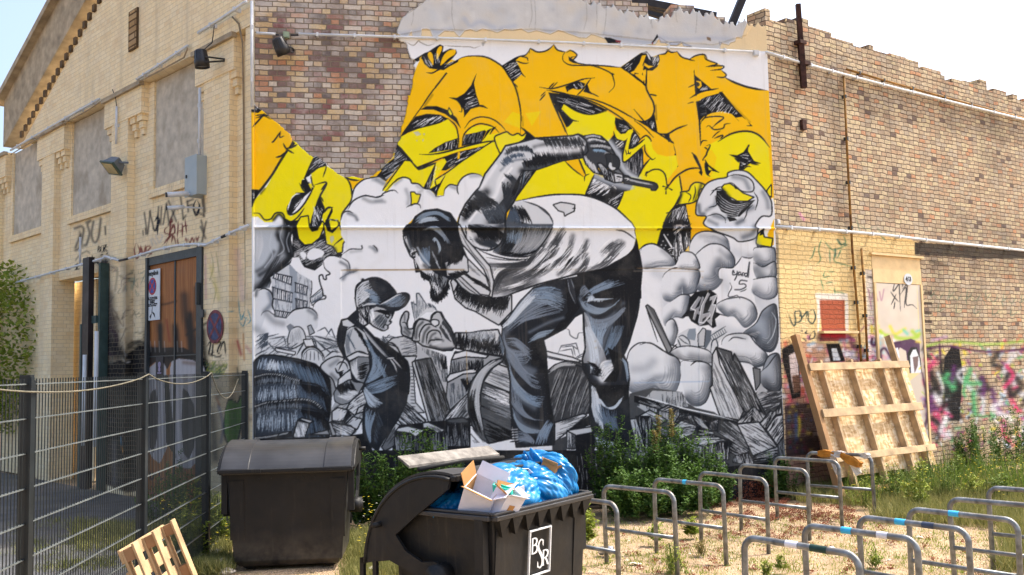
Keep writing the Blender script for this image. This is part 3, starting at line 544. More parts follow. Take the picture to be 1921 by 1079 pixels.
    for q,r,a in (("500,600 510,660 540,670",5,.8),("560,640 620,600 640,540",5,.5),("770,380 850,400 890,470",6,.5),("1000,500 1030,560 1040,620",6,.5),("870,640 920,620",7,.6),("840,720 800,740",6,.8),("620,680 700,700 760,680",6,.6),("850,850 920,820 940,770",7,.7),("580,720 640,750",5,.5)): SO("G "+q,r,(84,96,112),a)
    L("G 590,525 640,470 690,455",1.6); L("G 700,440 760,430 830,490 900,500 930,480 920,420 870,380 790,365 720,380",2); L("G 930,500 960,560 940,640",1.6); L("G 580,620 640,600 630,530",1.6); L("G 560,690 640,670 700,700 710,740",1.4); L("G 850,720 870,680 880,640 920,600",1.6)
    c.clip=None
    F(K,"G 640,490 700,490 760,560 830,580 940,560 890,620 820,690 740,690 680,655 635,580"); 
    for i in range(7): L("G %d,%d %d,%d %d,%d %d,%d"%(650-i*2,505+i*24,700,560+i*21,790,600+i*16,920-i*18,575+i*14),1.3,(200,208,216),tp=3)
    F(Y,"G 678,465 700,440 742,432 800,470 850,510 932,540 880,572 800,570 730,530",w=1.8); F(K,"G 770,450 800,460 810,480 785,475"); SO("G 690,470 740,530",3,(90,90,0),.6); L("G 600,490 660,480 720,500",2)
    F(K,"G 720,690 780,700 800,720 740,730"); 
    F(Y,"G 950,880 960,830 1000,790 1012,850 1079,860 1068,930 990,925 950,900",w=2.4); F(K,"G 950,905 1079,925 990,932 960,945"); F(K,"G 990,790 1012,795 1005,830 975,840")
    SO("G 940,860 1000,990 890,1000",7,(150,160,172),.5)
    puff("G","430,950 440,890 480,830 540,805 620,810 700,840 740,900 740,1000 660,1079 430,1079",sh=(("520,840 640,850 720,890",5,.4),("560,880 700,920",4,.3)))
    for i in range(12): L("G %d,%d %d,%d %d,%d"%(560+i*4,850+i*9,640+i*3,845+i*10,735,910+i*8),.7,(130,142,156),a=.6)
    puff("K","200,300 260,240 330,230 400,240 460,260 450,330 430,400 350,418 340,380 330,440 260,470 200,440",sh=(("440,260 440,360 370,400",7,.8),("340,320 345,380",5,.5),("330,400 270,455 220,440",7,.7)))
    puff("K","400,200 440,130 520,70 600,70 660,110 700,170 690,230 600,235 590,300 620,320 570,380 500,400 440,380 465,300 450,240",sh=(("690,150 690,220 620,240",6,.9),("590,180 560,290 500,310",7,.8),("600,320 540,380 470,390",7,.9),("600,110 650,160",5,.5)))
    puff("K","330,130 400,125 440,170 455,240 360,245 300,225",sh=(("430,180 445,230",4,.4),)); puff("K","270,460 330,420 390,430 380,500 350,580 280,580 215,640 200,520",sh=(("375,450 370,540 300,590",7,.8),("280,540 230,600",6,.5)))
    puff("K","225,620 270,590 300,640 300,700 270,780 230,720",sh=(("290,620 290,700 260,760",7,.9),),dark=(70,80,92))
    puff("K","48,110 80,75 130,65 190,90 260,150 285,215 180,225 60,235",sh=(("200,110 260,170 270,200",5,.6),)); L("K 30,110 80,72 140,65 190,95",2.2); SO("K 250,180 180,220",4,GC,.4)
    puff("K","830,110 860,90 960,90 985,110 985,200 920,225 840,190",sh=(("850,160 900,200 980,190",9,.9),("950,110 970,150",8,.5)),dark=(80,92,108)); puff("K","830,200 900,225 985,190 990,300 920,330 850,300",sh=(("850,250 920,310 985,290",10,.95),("880,220 980,230",6,.4)),dark=(64,76,90)); puff("K","815,330 850,310 990,300 995,420 920,455 840,420 815,370",sh=(("850,380 920,430 990,400",9,.7),),dark=(90,100,116))
    F(W,"K 750,152 830,160 830,330 815,400 840,430 860,560 780,640 700,600 700,560 650,440 700,215"); puff("K","575,500 620,460 700,440 760,440 830,480 860,560 830,620 770,650 700,575 640,570",sh=(("590,520 640,555 690,540",6,.7),("850,540 800,630 740,610",8,.8)))
    puff("K","760,690 850,620 900,530 980,485 1000,560 1005,740 960,820 880,800 830,720",lit=(150,166,184),sh=(("960,600 970,720 920,790",12,.9),("900,560 960,540",8,.5),("840,680 900,770",8,.4)),dark=(48,58,72)); L("K 960,540 990,600 970,700 930,760",1.4,(180,194,208))
    puff("K","610,770 640,710 720,690 800,700 850,760 930,840 930,900 850,930 800,900 640,870",sh=(("840,920 910,900 930,850",6,.9),("700,700 780,720",5,.3)),dark=(60,70,82)); L("K 660,745 700,718 780,730",1.6); puff("K","890,980 930,860 1000,830 1025,900 1030,1040 960,1060 900,1030",lit=(140,152,166),sh=(("910,1020 960,1050 1020,1010",12,1),("990,900 1010,960",9,.6)),dark=(34,40,50))
    puff("O","880,300 930,250 1010,170 1030,400 960,430 890,380",lit=(165,176,188),sh=(("910,370 970,410 1025,380",12,1),("1000,230 1010,330",9,.6)),dark=(40,46,56))
    F(K,"K 385,445 430,400 530,385 580,420 570,540 660,575 600,560 565,590 575,640 550,655 520,630 460,640 400,605 380,570 330,580 380,520"); F((150,152,156),"K 452,432 470,440 425,520 455,500 475,430 490,440 452,530 470,545 455,560 440,552 425,600 410,590 425,530 390,530 395,510"); F((160,162,166),"K 515,405 530,415 495,480 480,560 530,540 535,570 490,620 455,640 448,610 470,500"); F((38,42,48),"K 478,590 505,570 500,590 475,612"); F((170,172,176),"K 530,440 580,418 570,450 548,490 572,490 548,560 540,640 515,610 505,600 530,590 535,540 515,535 540,480 545,455 525,465")
    for q in ("452,432 395,515 428,528 412,590","515,405 470,500 450,612 485,618 530,565 532,542 480,558","530,440 580,418 548,490 572,490 545,570 540,640"): L("K "+q,1,W,sm=0)
    # signature
    for q in ("700,270 690,250 688,280 715,275 720,255 715,290 700,320","745,265 730,265 728,285 745,275 748,290","760,290 755,270 768,268","785,270 770,275 775,290 788,285 805,190 795,300"): L("K "+q,1.8,(60,66,74),tp=0)
    L("K 790,325 745,320 735,345 770,345 780,365 740,385 700,385",1.8,(60,66,74),tp=0); L("K 740,400 770,390 785,378",1.4,(60,66,74)); L("K 668,335 680,370 660,410 660,435 700,430 720,425 740,450",1.4,(60,66,74)); L("K 750,152 770,160 810,165 830,155",1.8,(60,66,74)); L("K 690,230 720,200 750,155",1.6,(60,66,74))
    # distant ruins right
    F((206,212,218),"K 300,780 300,700 380,655 430,660 440,740 480,650 540,680 640,640 650,700 600,740 560,830 500,790")
    L("K 310,715 340,705 380,735 395,780",2,(60,72,86)); L("K 305,730 330,790",2,(60,72,86)); 
    for i in range(5): L("K 345,750 %d,%d"%(315+i*17,720+i*12),1,(60,72,86))
    F((130,148,166),"K 370,700 385,660 430,655 435,700 425,740 375,730"); F((90,104,120),"K 480,660 540,670 535,740 500,800 470,770"); F(LG,"K 445,700 480,652 500,660 490,780 450,780",w=1)
    for i in range(8): L("K %d,%d %d,%d"%(530+i*14,712-i*8,545+i*14,740-i*8),1,(80,95,112))
    L("K 530,710 640,640",1.6,(70,84,100)); L("K 545,745 650,680",1.6,(70,84,100)); L("K 535,820 545,750 570,730 585,780 560,830",1.8,(60,72,86)); L("K 262,800 300,765",2); L("K 265,770 310,790",2)
    # leaning post
    F((130,134,138),"K 82,500 95,490 140,525 265,800 240,835",w=2); F((84,88,92),"K 95,495 138,525 260,800 240,760"); L("K 82,500 165,750",1.6)
    # big cloud lower
    puff("O","255,160 300,120 380,108 480,125 540,160 550,230 420,210 330,205",sh=(("400,180 480,190 540,190",8,.8),("330,200 300,150",5,.5)),dark=(92,98,106))
    puff("O","-60,300 -40,160 10,100 60,85 130,95 200,140 260,165 320,220 325,320 290,430 220,448 150,400 60,430 0,440 -50,400",sh=(("0,270 80,260 130,220",9,.5),("150,330 250,310 260,280",6,.7),("20,400 90,400 120,360",8,.6),("180,430 280,400",8,.6)),dark=(104,114,128))
    puff("O","330,220 400,215 500,225 545,270 540,380 500,500 420,530 360,480 350,420 330,340",sh=(("400,460 470,470 520,400",10,.6),("380,500 440,520",8,.9),("480,260 520,320",6,.3)),dark=(84,92,104)); SO("O 0,365 520,355",1.5,(140,180,230),.6)
    L("O 40,100 100,85 160,110 240,165 300,190 325,230",2); L("O 395,245 430,218 480,212",1.8)
    # ---- rubble, planks (dark zone) right
    F((70,74,78),"O -30,440 130,400 330,430 360,500 430,540 560,570 600,600 730,620 860,420 1030,420 1060,900 1060,1100 -100,1100 -60,600")
    F((176,180,184),"O 860,420 880,370 930,430 1035,425 1035,520 900,560 850,470"); HA("O 850,430 1035,430 1035,540 900,570",-20,120,30,(50,54,60),1.2)
    F((110,114,118),"O 830,260 880,270 880,370 850,420",w=1.6)
    F((205,209,213),"O 548,170 575,120 600,240 765,560 735,625 600,600 530,400 550,380 545,290",w=2.4,setclip=True); HA("O 548,170 600,240 765,560 735,625 600,600 530,400",66,120,36,(96,100,106),.9); c.clip=None
    F((78,82,86),"O 572,118 680,150 690,210 700,160 740,230 915,580 880,640 765,560",w=2.6,setclip=True); HA("O 572,118 740,230 915,580 765,560",64,150,40,(190,194,198),.9); HA("O 572,118 740,230 915,580 765,560",64,90,40,K,1.4); c.clip=None
    F((180,185,190),"O 20,530 130,420 330,430 380,530 200,560 100,580"); HA("O 0,520 130,420 340,430 380,540 180,580",85,110,20,(50,56,64),1)
    F(K,"O 0,445 180,505 330,550 600,620 720,625 730,645 560,640 520,690 400,640 240,580 0,500"); HA("O 0,460 330,550 520,640 240,580 0,500",19,110,34,(170,174,178),.8); L("O 0,450 180,495 330,540 600,600 720,635",1.8,W)
    def block(faces):
        for col,q,ang in faces:
            c.clip=None; F(col,"O "+q,w=2.4,setclip=True)
            tone = (40,44,50) if sum(col)>330 else (178,182,186)
            HA("O "+q,ang,int(26+c.g("O "+q).ptp(0).sum()*.5),26,tone,.9,jit=7); c.clip=None
    block([((192,196,200),"165,555 240,520 315,545 250,578",-20),((96,100,104),"165,555 250,578 255,660 180,600",88),(K,"250,578 315,545 310,620 260,670",88),
     ((206,210,214),"30,600 110,555 235,630 150,670",30),(K,"10,600 110,600 165,760 180,900 60,900 30,720",85),((198,202,206),"-30,620 15,615 60,760 90,900 20,960 -40,900",80),
     ((150,154,158),"150,675 260,690 210,780 165,780",30),((200,204,208),"275,680 330,630 440,665 420,720 325,760",-10),((190,194,198),"280,650 320,590 370,580 340,630 330,625",-30),((150,154,158),"370,595 400,590 440,665 390,650",60),((80,84,88),"400,590 470,620 520,690 480,690",40),
     (K,"210,780 260,700 320,760 330,880 260,880",60),(K,"440,670 530,700 560,720 440,745",10),((150,154,158),"530,640 595,615 590,700 520,700",60),
     ((56,60,64),"590,620 720,650 795,710 800,850 660,760 580,705",35),(K,"660,770 800,850 770,890 670,850",30),
     ((206,210,214),"330,765 530,725 660,770 480,810",-8),((180,184,188),"335,770 475,810 470,895 335,870",88),(K,"478,810 660,772 665,900 480,895",88),
     ((200,204,208),"720,640 835,530 815,640 725,650",-50),(K,"835,530 920,600 870,645 815,640",60),((196,200,204),"880,650 950,560 970,570 915,690",-50),(K,"970,570 1000,560 930,690 915,690",-60),
     ((204,208,212),"720,655 870,640 1000,810 830,875",30),(K,"830,880 1000,815 1010,860 950,900 830,920",-10),((205,209,213),"925,695 980,600 1040,590 1045,740 1000,800",-55),((200,204,208),"990,560 1030,500 1030,580 995,590",-80),
     ((150,156,162),"190,885 350,885 430,905 350,960 260,950",-8),((196,200,204),"340,970 450,895 660,935 620,975 440,985",-10),((150,154,158),"420,985 600,990 560,1030 480,1010",10),(K,"800,850 830,880 830,940 690,920 700,880",80)])
    SO("O 680,980 880,1000 1050,960",9,(80,92,104),.5); SO("O 700,900 720,890",3,(150,160,170),.6)
    F((60,64,70),"O 1005,800 1045,750 1060,900 1000,890"); HA("O 1005,800 1045,750 1060,900 1000,890",80,20,20,(150,156,162),.9)
    F(K,"P 1180,898 1480,862 1480,960 1180,960"); HA("P 1180,898 1480,872 1480,960 1180,960",5,90,30,(90,98,108),.9)
    # ---- background left rubble
    F((206,212,218),"L 45,100 100,0 700,0 760,170 600,240 400,190 60,190")
    F((206,211,216),"H 320,940 340,900 400,885 440,930 440,1000 330,1060 310,1000",sm=1,w=1.6); F((120,130,142),"H 300,880 330,860 360,880 350,900 320,925"); BU("H 330,930 320,1050","H 400,890 430,1000",12,(130,138,148),1,a=.6); F((160,170,180),"H 465,880 490,870 520,930 480,950",w=1.2)
    for q in ("60,1030 160,960 240,940","150,1000 220,1079","170,980 280,960 300,1040","440,1000 520,980 540,1060","500,960 600,1060 700,1040","520,960 700,1000","540,920 600,890 640,950","610,960 650,900 690,1000","390,1079 440,1000","330,1050 390,1010","200,1040 380,1050","560,1079 700,1020","60,1000 120,970","100,1079 150,950","450,960 520,960","500,1000 560,1079"): L("H "+q,1.5,(60,70,82),sm=0)
    for q in ("190,80 370,130 360,150 210,110","420,60 520,40 540,90","500,10 640,130 700,120","520,0 700,50","560,40 700,90","60,150 140,110","380,150 440,50","240,150 330,170","600,170 660,120 720,130"): L("L "+q,2,(50,58,70),sm=0)
    HA("L 50,100 300,0 400,190 60,180",-35,70,24,(90,100,112),.9); HA("L 450,0 700,0 700,140",25,60,30,(100,110,120),.9); HA("H 60,950 160,930 150,1060 60,1060",-40,50,26,(60,74,92),1.2)
    F((222,226,230),"L 210,95 370,125 365,150 220,120",w=1.4); F((222,226,230),"L 430,30 500,25 520,80 450,85",w=1.6)
    c.L("L 420,190 425,130 470,90 530,95 580,140 600,190",3.2); c.L("L 432,190 440,140 480,105 525,110 570,150 590,195",1,(60,70,82))
    for i in range(5): L("L %d,120 %d,195"%(460+i*28,450+i*34),1.1,(60,70,82))
    # ---- sacks / tyres with rope
    F((42,54,70),"L 48,200 100,155 200,150 400,185 520,220 610,290 655,380 645,500 640,600 630,680 640,800 50,810",w=3.2,setclip=True)
    F(K,"L 350,190 520,220 610,290 655,380 640,640 560,640 600,420 480,280")
    BU("L 60,270 90,170","L 380,300 330,190",60,(160,186,212),1,cut=.5); BU("L 380,330 330,200","L 640,470 560,260",70,(80,112,145),1,cut=.4,a=.8); BU("L 130,270 180,180","L 240,280 230,200",22,(200,214,226),1)
    for (y0,y1) in ((375,540),(575,760)):
        F((46,60,78),"L 48,%d 120,%d 400,%d 560,%d 640,%d 640,%d 500,%d 300,%d 48,%d"%(y0+20,y0-3,y0-8,y0+20,y0+110,y1+60,y1+10,y1-10,y1))
        F(K,"L 400,%d 560,%d 640,%d 640,%d 520,%d"%(y0-5,y0+20,y0+110,y1+60,y1))
        BU("L 60,%d 80,%d"%(y1-10,y0+20),"L 400,%d 380,%d"%(y1-10,y0),60,(165,188,210),1,cut=.5); BU("L 400,%d 380,%d"%(y1-10,y0+4),"L 620,%d 580,%d"%(y1+50,y0+80),40,(80,108,138),1,cut=.45,a=.8)
        L("L 48,%d 120,%d 400,%d 560,%d 640,%d"%(y0+16,y0-5,y0-12,y0+16,y0+100),3)
    for q,n in (("55,320 150,298 250,305 340,335 420,355",24),("55,550 150,520 300,505 430,495 520,520 590,585",34),("55,800 200,780 340,750",22)):
        P=c.cr(c.g("L "+q),False,12); L(P,4.6,K,sm=0,tp=0); L(P+[0,5],6,(30,36,44),sm=0,tp=0)
        for i in range(n):
            k=int(i/n*(len(P)-3)); a=P[k]; L(np.array([[a[0]-1.6,a[1]+1.8],[a[0]+2.4,a[1]-1.8]]),1.7,(150,156,160),sm=0,tp=3)
    c.comb("L 60,360 200,345 400,365",12,95,60,(110,124,138),.8); c.comb("L 60,580 300,545 420,560",12,95,60,(110,124,138),.8)
    c.clip=None
    # rubble right of sacks
    F((170,175,180),"L 655,560 700,480 880,420 940,520 900,640 830,780 640,790 630,680")
    F((206,210,214),"L 655,590 700,560 780,580 740,670 655,660",w=2.4); F(K,"L 780,580 810,620 745,690 740,670"); F((206,210,214),"L 800,510 900,430 930,520 830,620 770,570",w=2.4); F((190,194,198),"L 860,560 940,520 910,590 840,610",w=2.2); F((200,204,208),"L 820,630 890,650 850,730 760,690",w=2.4); F((90,95,100),"L 645,670 800,700 840,740 800,780 690,770",w=2.6); F((160,165,170),"L 628,680 645,670 690,775 655,780",w=2.2)
    HA("L 655,480 940,430 930,600 700,780",-35,90,22,(50,56,62),.8); HA("L 650,680 830,720 800,780 690,770",25,40,24,W,.8); F((150,155,160),"L 470,770 620,735 640,770",w=2); F((130,136,142),"L 350,790 385,660 480,680 440,790",w=2.6); HA("L 355,790 390,670 475,690 440,790",75,50,22,W,.9); F((205,209,213),"L 395,650 420,640 515,665 480,680",w=2.2)
    F((140,146,152),"L 655,480 700,380 640,300 650,420"); 
    # back child shape
    F((196,202,208),"L 565,240 620,185 700,160 770,190 800,260 800,300 720,380 690,420 660,340 600,290",sm=1,w=2.2); L("L 690,230 720,205 760,215 780,260",2); F(K,"L 700,280 745,285 720,330"); L("L 680,250 700,290 745,270",3); SO("L 640,230 700,190",5,(110,118,126),.6); SO("L 690,340 650,300",5,(90,98,106),.7)
    # ---- barrels / planks centre
    F((186,191,196),"M 20,60 110,100 230,40 330,60 345,190 230,200 140,150",sm=0); F((190,194,198),"M 105,100 150,60 240,45 330,85 345,195 225,200 190,130",w=2); L("M 105,95 150,100 190,140 220,200",3); HA("M 200,60 330,60 340,190 230,195",-12,40,26,(90,96,104),.9)
    for q in ("60,60 90,90","80,50 160,60","110,40 200,60","20,50 60,70","100,60 130,30"): L("M "+q,1.2,(70,80,92))
    HA("M 40,40 120,40 120,100 50,80",60,30,10,(60,72,86),.8)
    F((180,184,190),"M 345,110 560,190 600,380 600,600 520,740 470,440 340,210"); HA("M 345,120 560,190 590,400 540,400 470,230",86,120,30,(70,78,86),1.2); HA("M 500,180 570,200 580,300 540,300",88,60,26,K,1.4)
    F((196,201,206),"M 240,205 340,200 310,260 330,560 400,640 300,640 250,560 285,400",w=1.6)
    for y in range(280,640,26): L("M 290,%d 330,%d"%(y,y+4),1.6,(90,96,104))
    F((96,102,108),"M 190,690 260,560 410,700 400,760 240,760",w=2.4); HA("M 190,690 260,560 410,700 300,760",40,90,34,W,.9); HA("M 190,690 260,560 410,700 300,760",40,50,34,K,1.4)
    F((196,201,206),"M 303,250 325,235 460,710 430,710",w=2.2); F((62,66,72),"M 325,235 450,215 605,605 525,735 460,715",w=2.8,setclip=True); HA("M 325,235 450,215 605,605 525,735 460,715",72,160,44,(140,146,152),.9); HA("M 325,235 450,215 605,605 460,715",72,80,44,(20,24,28),1.5); c.clip=None
    L("M 320,238 445,213",3)
    F((150,156,162),"M 520,740 700,500 745,485 740,600 770,740 580,760",w=2.2); HA("M 520,740 700,500 745,485 720,600 770,740 580,760",-50,120,36,(50,56,64),1); HA("M 520,740 700,500 745,490 600,720",-52,50,30,W,1)
    F((150,156,162),"M 610,235 640,165 900,190 1030,210 830,330 740,490 600,620 570,520 580,400 600,330",w=2); F((216,220,225),"M 610,230 635,180 720,155 900,195 880,215 720,205",w=2.2); F((210,214,219),"M 572,375 600,340 720,310 820,290 800,330 700,340 580,405",w=2.4); HA("M 620,235 880,215 800,300 610,330",88,90,22,(50,56,64),1.3); HA("M 730,215 900,220 830,320 740,300",88,60,24,K,2); HA("M 590,420 790,350 730,490 600,600",86,90,30,(70,82,96),1); HA("M 680,380 790,350 730,480",86,60,24,K,2)
    L("M 725,0 728,150 735,420",.9,(190,160,110),tp=0,a=.7)
    # big barrel
    F((70,76,82),"M 740,500 765,400 830,310 920,240 1020,210 1075,400 1079,840 900,880 860,850 790,780 745,640",w=3,setclip=True)
    F((196,201,206),"M 880,380 980,240 1075,300 1075,480 870,400"); 
    for a,b in ((300,340),(250,420),(200,470),(330,560),(420,660),(500,740),(590,820)): pass
    for i,(q) in enumerate(("980,265 1050,290","915,325 1070,380","870,405 1079,490","850,490 1079,580","835,585 1079,690","840,680 1079,790","860,770 1040,840")): L("M "+q,2.4,K,sm=0,tp=0)
    HA("M 850,430 1079,490 1079,600 840,520",22,80,40,W,.9); HA("M 850,500 1079,600 1079,700 840,600",22,80,40,(130,138,146),.9); HA("M 900,300 1079,300 1079,480 880,400",22,60,30,(110,116,122),.9); HA("M 840,640 1079,720 1079,860 860,800",25,60,36,(90,96,102),.9); HA("M 860,720 1079,780 1079,870 880,860",25,60,40,(18,22,26),2)
    c.clip=None
    F((84,90,96),"M 740,500 765,400 830,310 920,240 1020,210 1010,240 920,300 860,390 835,500 835,640 870,820 900,870 850,850 770,740",w=2.6,setclip=True); BU("M 950,225 840,310 775,420 750,560 790,740","M 1000,235 900,310 850,400 828,540 860,780",34,(180,186,192),1,cut=.35); BU("M 760,470 745,600 800,780","M 800,450 790,600 850,820",14,(20,24,28),2); c.clip=None
    # barrel behind leg
    F((56,60,66),"N 360,320 420,270 500,240 580,235 640,270 660,330 690,380 700,640 640,650 410,720 370,500",w=3,setclip=True)
    for q in ("470,300 400,480 380,560","530,290 460,500 400,690","590,290 520,500 470,690","640,320 560,560 540,670","680,400 610,600 590,660"): L("N "+q,2.4,(150,154,158)); L("N "+" ".join("%d,%d"%(int(a.split(',')[0])+8,int(a.split(',')[1])) for a in q.split()),1.6,(18,20,24))
    HA("N 380,300 680,300 690,640 400,700",-68,130,22,(120,124,128),.8); F((60,64,70),"N 360,330 370,290 440,250 540,228 620,240 650,290 560,260 460,275",w=2.4); BU("N 365,320 450,260 560,245","N 370,340 470,280 600,275",12,(170,174,178),.9); c.clip=None
    F((222,226,230),"N 350,160 450,185 560,210 630,240 600,245 500,232 360,200",w=2); L("N 355,210 420,225 480,235",1.4)
    for q in ("445,175 470,120 585,100 615,195","470,130 560,120 580,200","460,160 550,145 565,210","560,120 600,150","580,215 640,180","590,220 645,195"): L("N "+q,1.6,(90,98,108),sm=0)
    L("J 500,730 530,745 540,785 590,810 605,770 640,765",1.6,(90,98,108))
    F((206,210,214),"N 420,720 640,650 670,660 600,720 420,870",w=2.4); HA("N 425,720 660,655 600,730 430,860",-18,60,34,(60,66,72),1); F(K,"N 600,720 690,660 700,740 660,750 500,800"); F((200,204,208),"N 515,780 710,750 715,800 560,830",w=2.4); F((190,195,200),"N 515,785 580,815 585,920 515,920",w=2.4); F(K,"N 580,815 715,790 740,900 720,960 585,960"); HA("N 520,790 580,815 580,930 520,930",82,40,26,(50,56,62),1); F((60,64,70),"N 400,870 515,820 515,960 400,960"); 
    # stumps
    F(K,"M 150,760 180,740 760,680 760,960 150,960"); F((206,210,214),"M 175,765 270,745 400,780 370,800 330,830 290,800 180,785",w=2.4); HA("M 170,800 300,820 300,940 170,940",86,60,26,(150,156,162),1); HA("M 320,820 430,800 430,940 320,940",86,40,26,(90,96,102),1); F((196,201,206),"M 385,720 430,715 570,780 500,800 440,765 390,760",w=2.6); HA("M 390,725 570,780 500,800",40,30,26,(50,56,62),1); HA("M 440,780 580,790 580,930 440,930",86,60,30,(120,128,134),1); F((70,76,82),"M 568,700 600,690 700,680 745,700 740,720 640,725 590,720",w=2.6); HA("M 575,720 740,725 750,900 590,900",86,50,30,(130,138,146),.9); HA("M 750,740 900,870 760,880",50,30,30,(80,86,92),.9)
    F((190,195,200),"M 65,910 175,720 210,740 170,790 165,900 90,940",w=1.8); HA("M 70,910 175,740 165,900",-55,30,26,(90,96,104),.9)
    F(K,"P 640,845 1180,845 1180,960 640,960"); HA("P 740,850 1000,850 1000,930 740,930",86,90,22,(120,126,132),.9); HA("P 1060,850 1180,850 1180,930 1060,930",86,60,26,(150,156,160),1)
    F(K,"P 476,824 560,822 640,818 640,960 476,960"); HA("P 476,824 640,820 640,960 476,960",80,60,20,(90,100,112),1); F(K,"P 640,820 690,812 700,850 640,850")
    F(K,"M 60,905 175,740 165,900 90,960",a=.5)
    # ---- man : far arm, trousers
    F((200,204,209),"I 605,370 620,340 700,420 800,475 920,490 1079,470 1079,600 980,705 900,660 800,600 720,570 640,500",w=2.4,setclip=True)
    CB("I 650,400 760,480 900,520 1050,540",34,110,200,K,1.2,jit=14); CB("I 700,450 860,510 1060,530",24,105,120,(24,28,34),1.6); c.clip=None
    F((30,36,46),"J 255,415 400,370 520,345 700,310 820,285 P 1199,470 1205,505 J 1075,560 1060,640 1000,840 955,940 985,1000 N 1000,380 990,470 1000,700 1035,830 1045,950 760,930 720,800 690,700 700,560 690,400 640,300 635,230 N 660,150 645,0 J 640,605 575,640 500,730 330,820 350,900 N 360,320 385,560 420,740 415,890 120,910 90,700 70,560 75,380 40,200 J 0,860 15,720 0,700 60,650 150,520",w=2.8,setclip=True)
    F((20,24,32),"J 500,350 1000,300 1079,500 1000,800 900,800 960,560 700,500 620,560 500,720 330,820 350,1079 240,1079 230,850 400,760 520,600")
    lbs=(112,130,152)
    for q,r_ in (("X 520,880 560,820 640,760 740,720",9),("X 505,900 540,1000 640,1040",8),("X 530,820 600,740 680,700",8),("X 620,880 700,840 760,820",4),("X 840,720 880,700 960,690",6),("X 830,740 850,780 900,800 960,770",5),("X 860,800 880,840 950,820 1010,760",5),("X 860,880 880,980 900,1060",10),("X 960,840 930,920 910,1000",6),("N 60,150 120,260 240,330",7),("N 80,420 140,520 260,600",8),("N 110,640 180,740 300,790",7),("N 110,820 200,860",6),("N 730,480 760,640 800,720",7),("N 740,820 820,870",5),("N 660,60 680,180 720,260",8)):
        SO(q,r_,(96,112,132),.75)
    BU("J 20,720 120,600 260,440 420,400","J 60,760 180,680 320,640 480,600",46,lbs,1.3,cut=.4); BU("J 260,440 380,450 510,510","J 200,560 340,540 480,590",34,(122,147,172),1,cut=.45); BU("J 15,740 60,880 200,900 250,890","J 25,840 80,980 180,1010 240,960",34,lbs,1.3,cut=.4); BU("J 220,820 300,760 400,740 440,720","J 210,850 290,810 360,790",14,(122,147,172),1.4)
    BU("J 240,420 380,400 460,420","J 210,500 340,500 500,540",22,(110,142,176),1.2,cut=.5); BU("J 0,720 60,660 150,540 250,430","J 20,730 90,680 190,570 300,470",22,(200,214,228),1.2,cut=.3)
    BU("N 20,120 100,170 180,300 280,360","N 60,220 120,320 240,440 320,470",34,lbs,1.2,cut=.35); BU("N 60,230 100,360 200,480 330,540","N 75,390 110,480 200,560 300,600",34,(122,147,172),1.1,cut=.4); BU("N 75,420 80,560 160,660 260,700","N 150,500 180,620 260,690 340,700",34,lbs,1.1,cut=.4); BU("N 90,600 130,700 220,760 330,780","N 100,680 150,770 220,800 300,800",24,(122,147,172),1.1,cut=.4)
    BU("N 200,540 260,590 320,600","N 120,420 200,500 340,520",16,(110,142,176),1.2); BU("N 130,780 200,800 260,860 250,890","N 120,880 180,860 240,880",22,lbs,1.1); BU("N 370,690 300,800 270,890","N 410,720 370,820 350,890",20,(120,150,182),1.1); BU("N 40,60 120,60 220,140","N 30,110 120,130 240,230",24,lbs,1.2,cut=.4)
    SO("N 340,100 350,300 370,500 390,680",8,(20,24,30),.8); SO("J 900,560 1000,640 930,860",14,(28,33,41),.8)
    BU("J 640,440 720,380 800,370 870,340","J 680,440 780,400 860,390 960,370",16,(122,147,172),1.1,cut=.4); BU("J 610,470 640,400 760,370","J 620,500 700,440 820,420",16,lbs,1.3,cut=.4); BU("J 640,530 760,510 880,500 990,450","J 680,460 780,450 900,440 1000,400",40,(134,158,182),1,cut=.5); CB("J 680,500 800,490 980,450",12,115,120,(180,200,220),.8)
    BU("J 610,500 650,580 760,620 880,560","J 680,540 760,570 860,560 950,480",34,(122,147,172),1.2,cut=.35); BU("J 650,600 740,660 860,640 960,560","J 690,700 760,740 860,700 980,580",40,lbs,1.1,cut=.4); BU("J 660,620 700,800 720,900","J 850,700 800,800 790,900",30,(130,160,192),1.4,cut=.3); BU("J 860,720 820,860 780,960","J 960,700 930,800 860,920",22,(90,120,152),1.2,cut=.3)
    F(W,"J 645,600 680,640 710,740 800,900 830,1000 740,1079 700,1000 640,1000 640,900 655,880",a=.5)
    BU("J 690,720 750,860 770,1000","J 645,720 690,900 700,1079",40,(190,206,222),1.4,cut=.3); BU("N 760,300 790,240 880,220","N 800,400 850,340 900,300",24,(226,232,238),1.6,cut=.3); SO("N 760,340 790,390 830,350",7,(226,232,238),.9); CB("N 700,250 750,300 740,350",14,20,60,K,1.2,bend=.1); SO("N 820,260 900,210",5,(160,180,200),.7)
    F((18,22,28),"N 690,400 760,430 1000,420 1000,520 900,600 760,520"); F((18,22,28),"N 830,130 960,200 900,400 800,400 880,300")
    BU("N 750,520 800,590 880,590 950,500","N 780,540 840,610 900,600 960,520",16,(190,206,222),1.2); BU("N 700,420 700,560 730,700","N 740,450 780,600 800,800",40,(196,208,220),1.3,cut=.25); BU("N 720,560 780,700 880,790","N 900,620 900,720 930,780",34,(90,116,146),1.1,cut=.4); BU("N 720,800 780,850 880,870","N 740,890 800,910 880,900",26,(190,206,222),1.3,cut=.3); BU("N 925,220 960,260 985,400","N 950,215 980,260 998,380",14,(130,158,188),1.4); SO("N 900,820 960,900",10,K,.9)
    c.clip=None
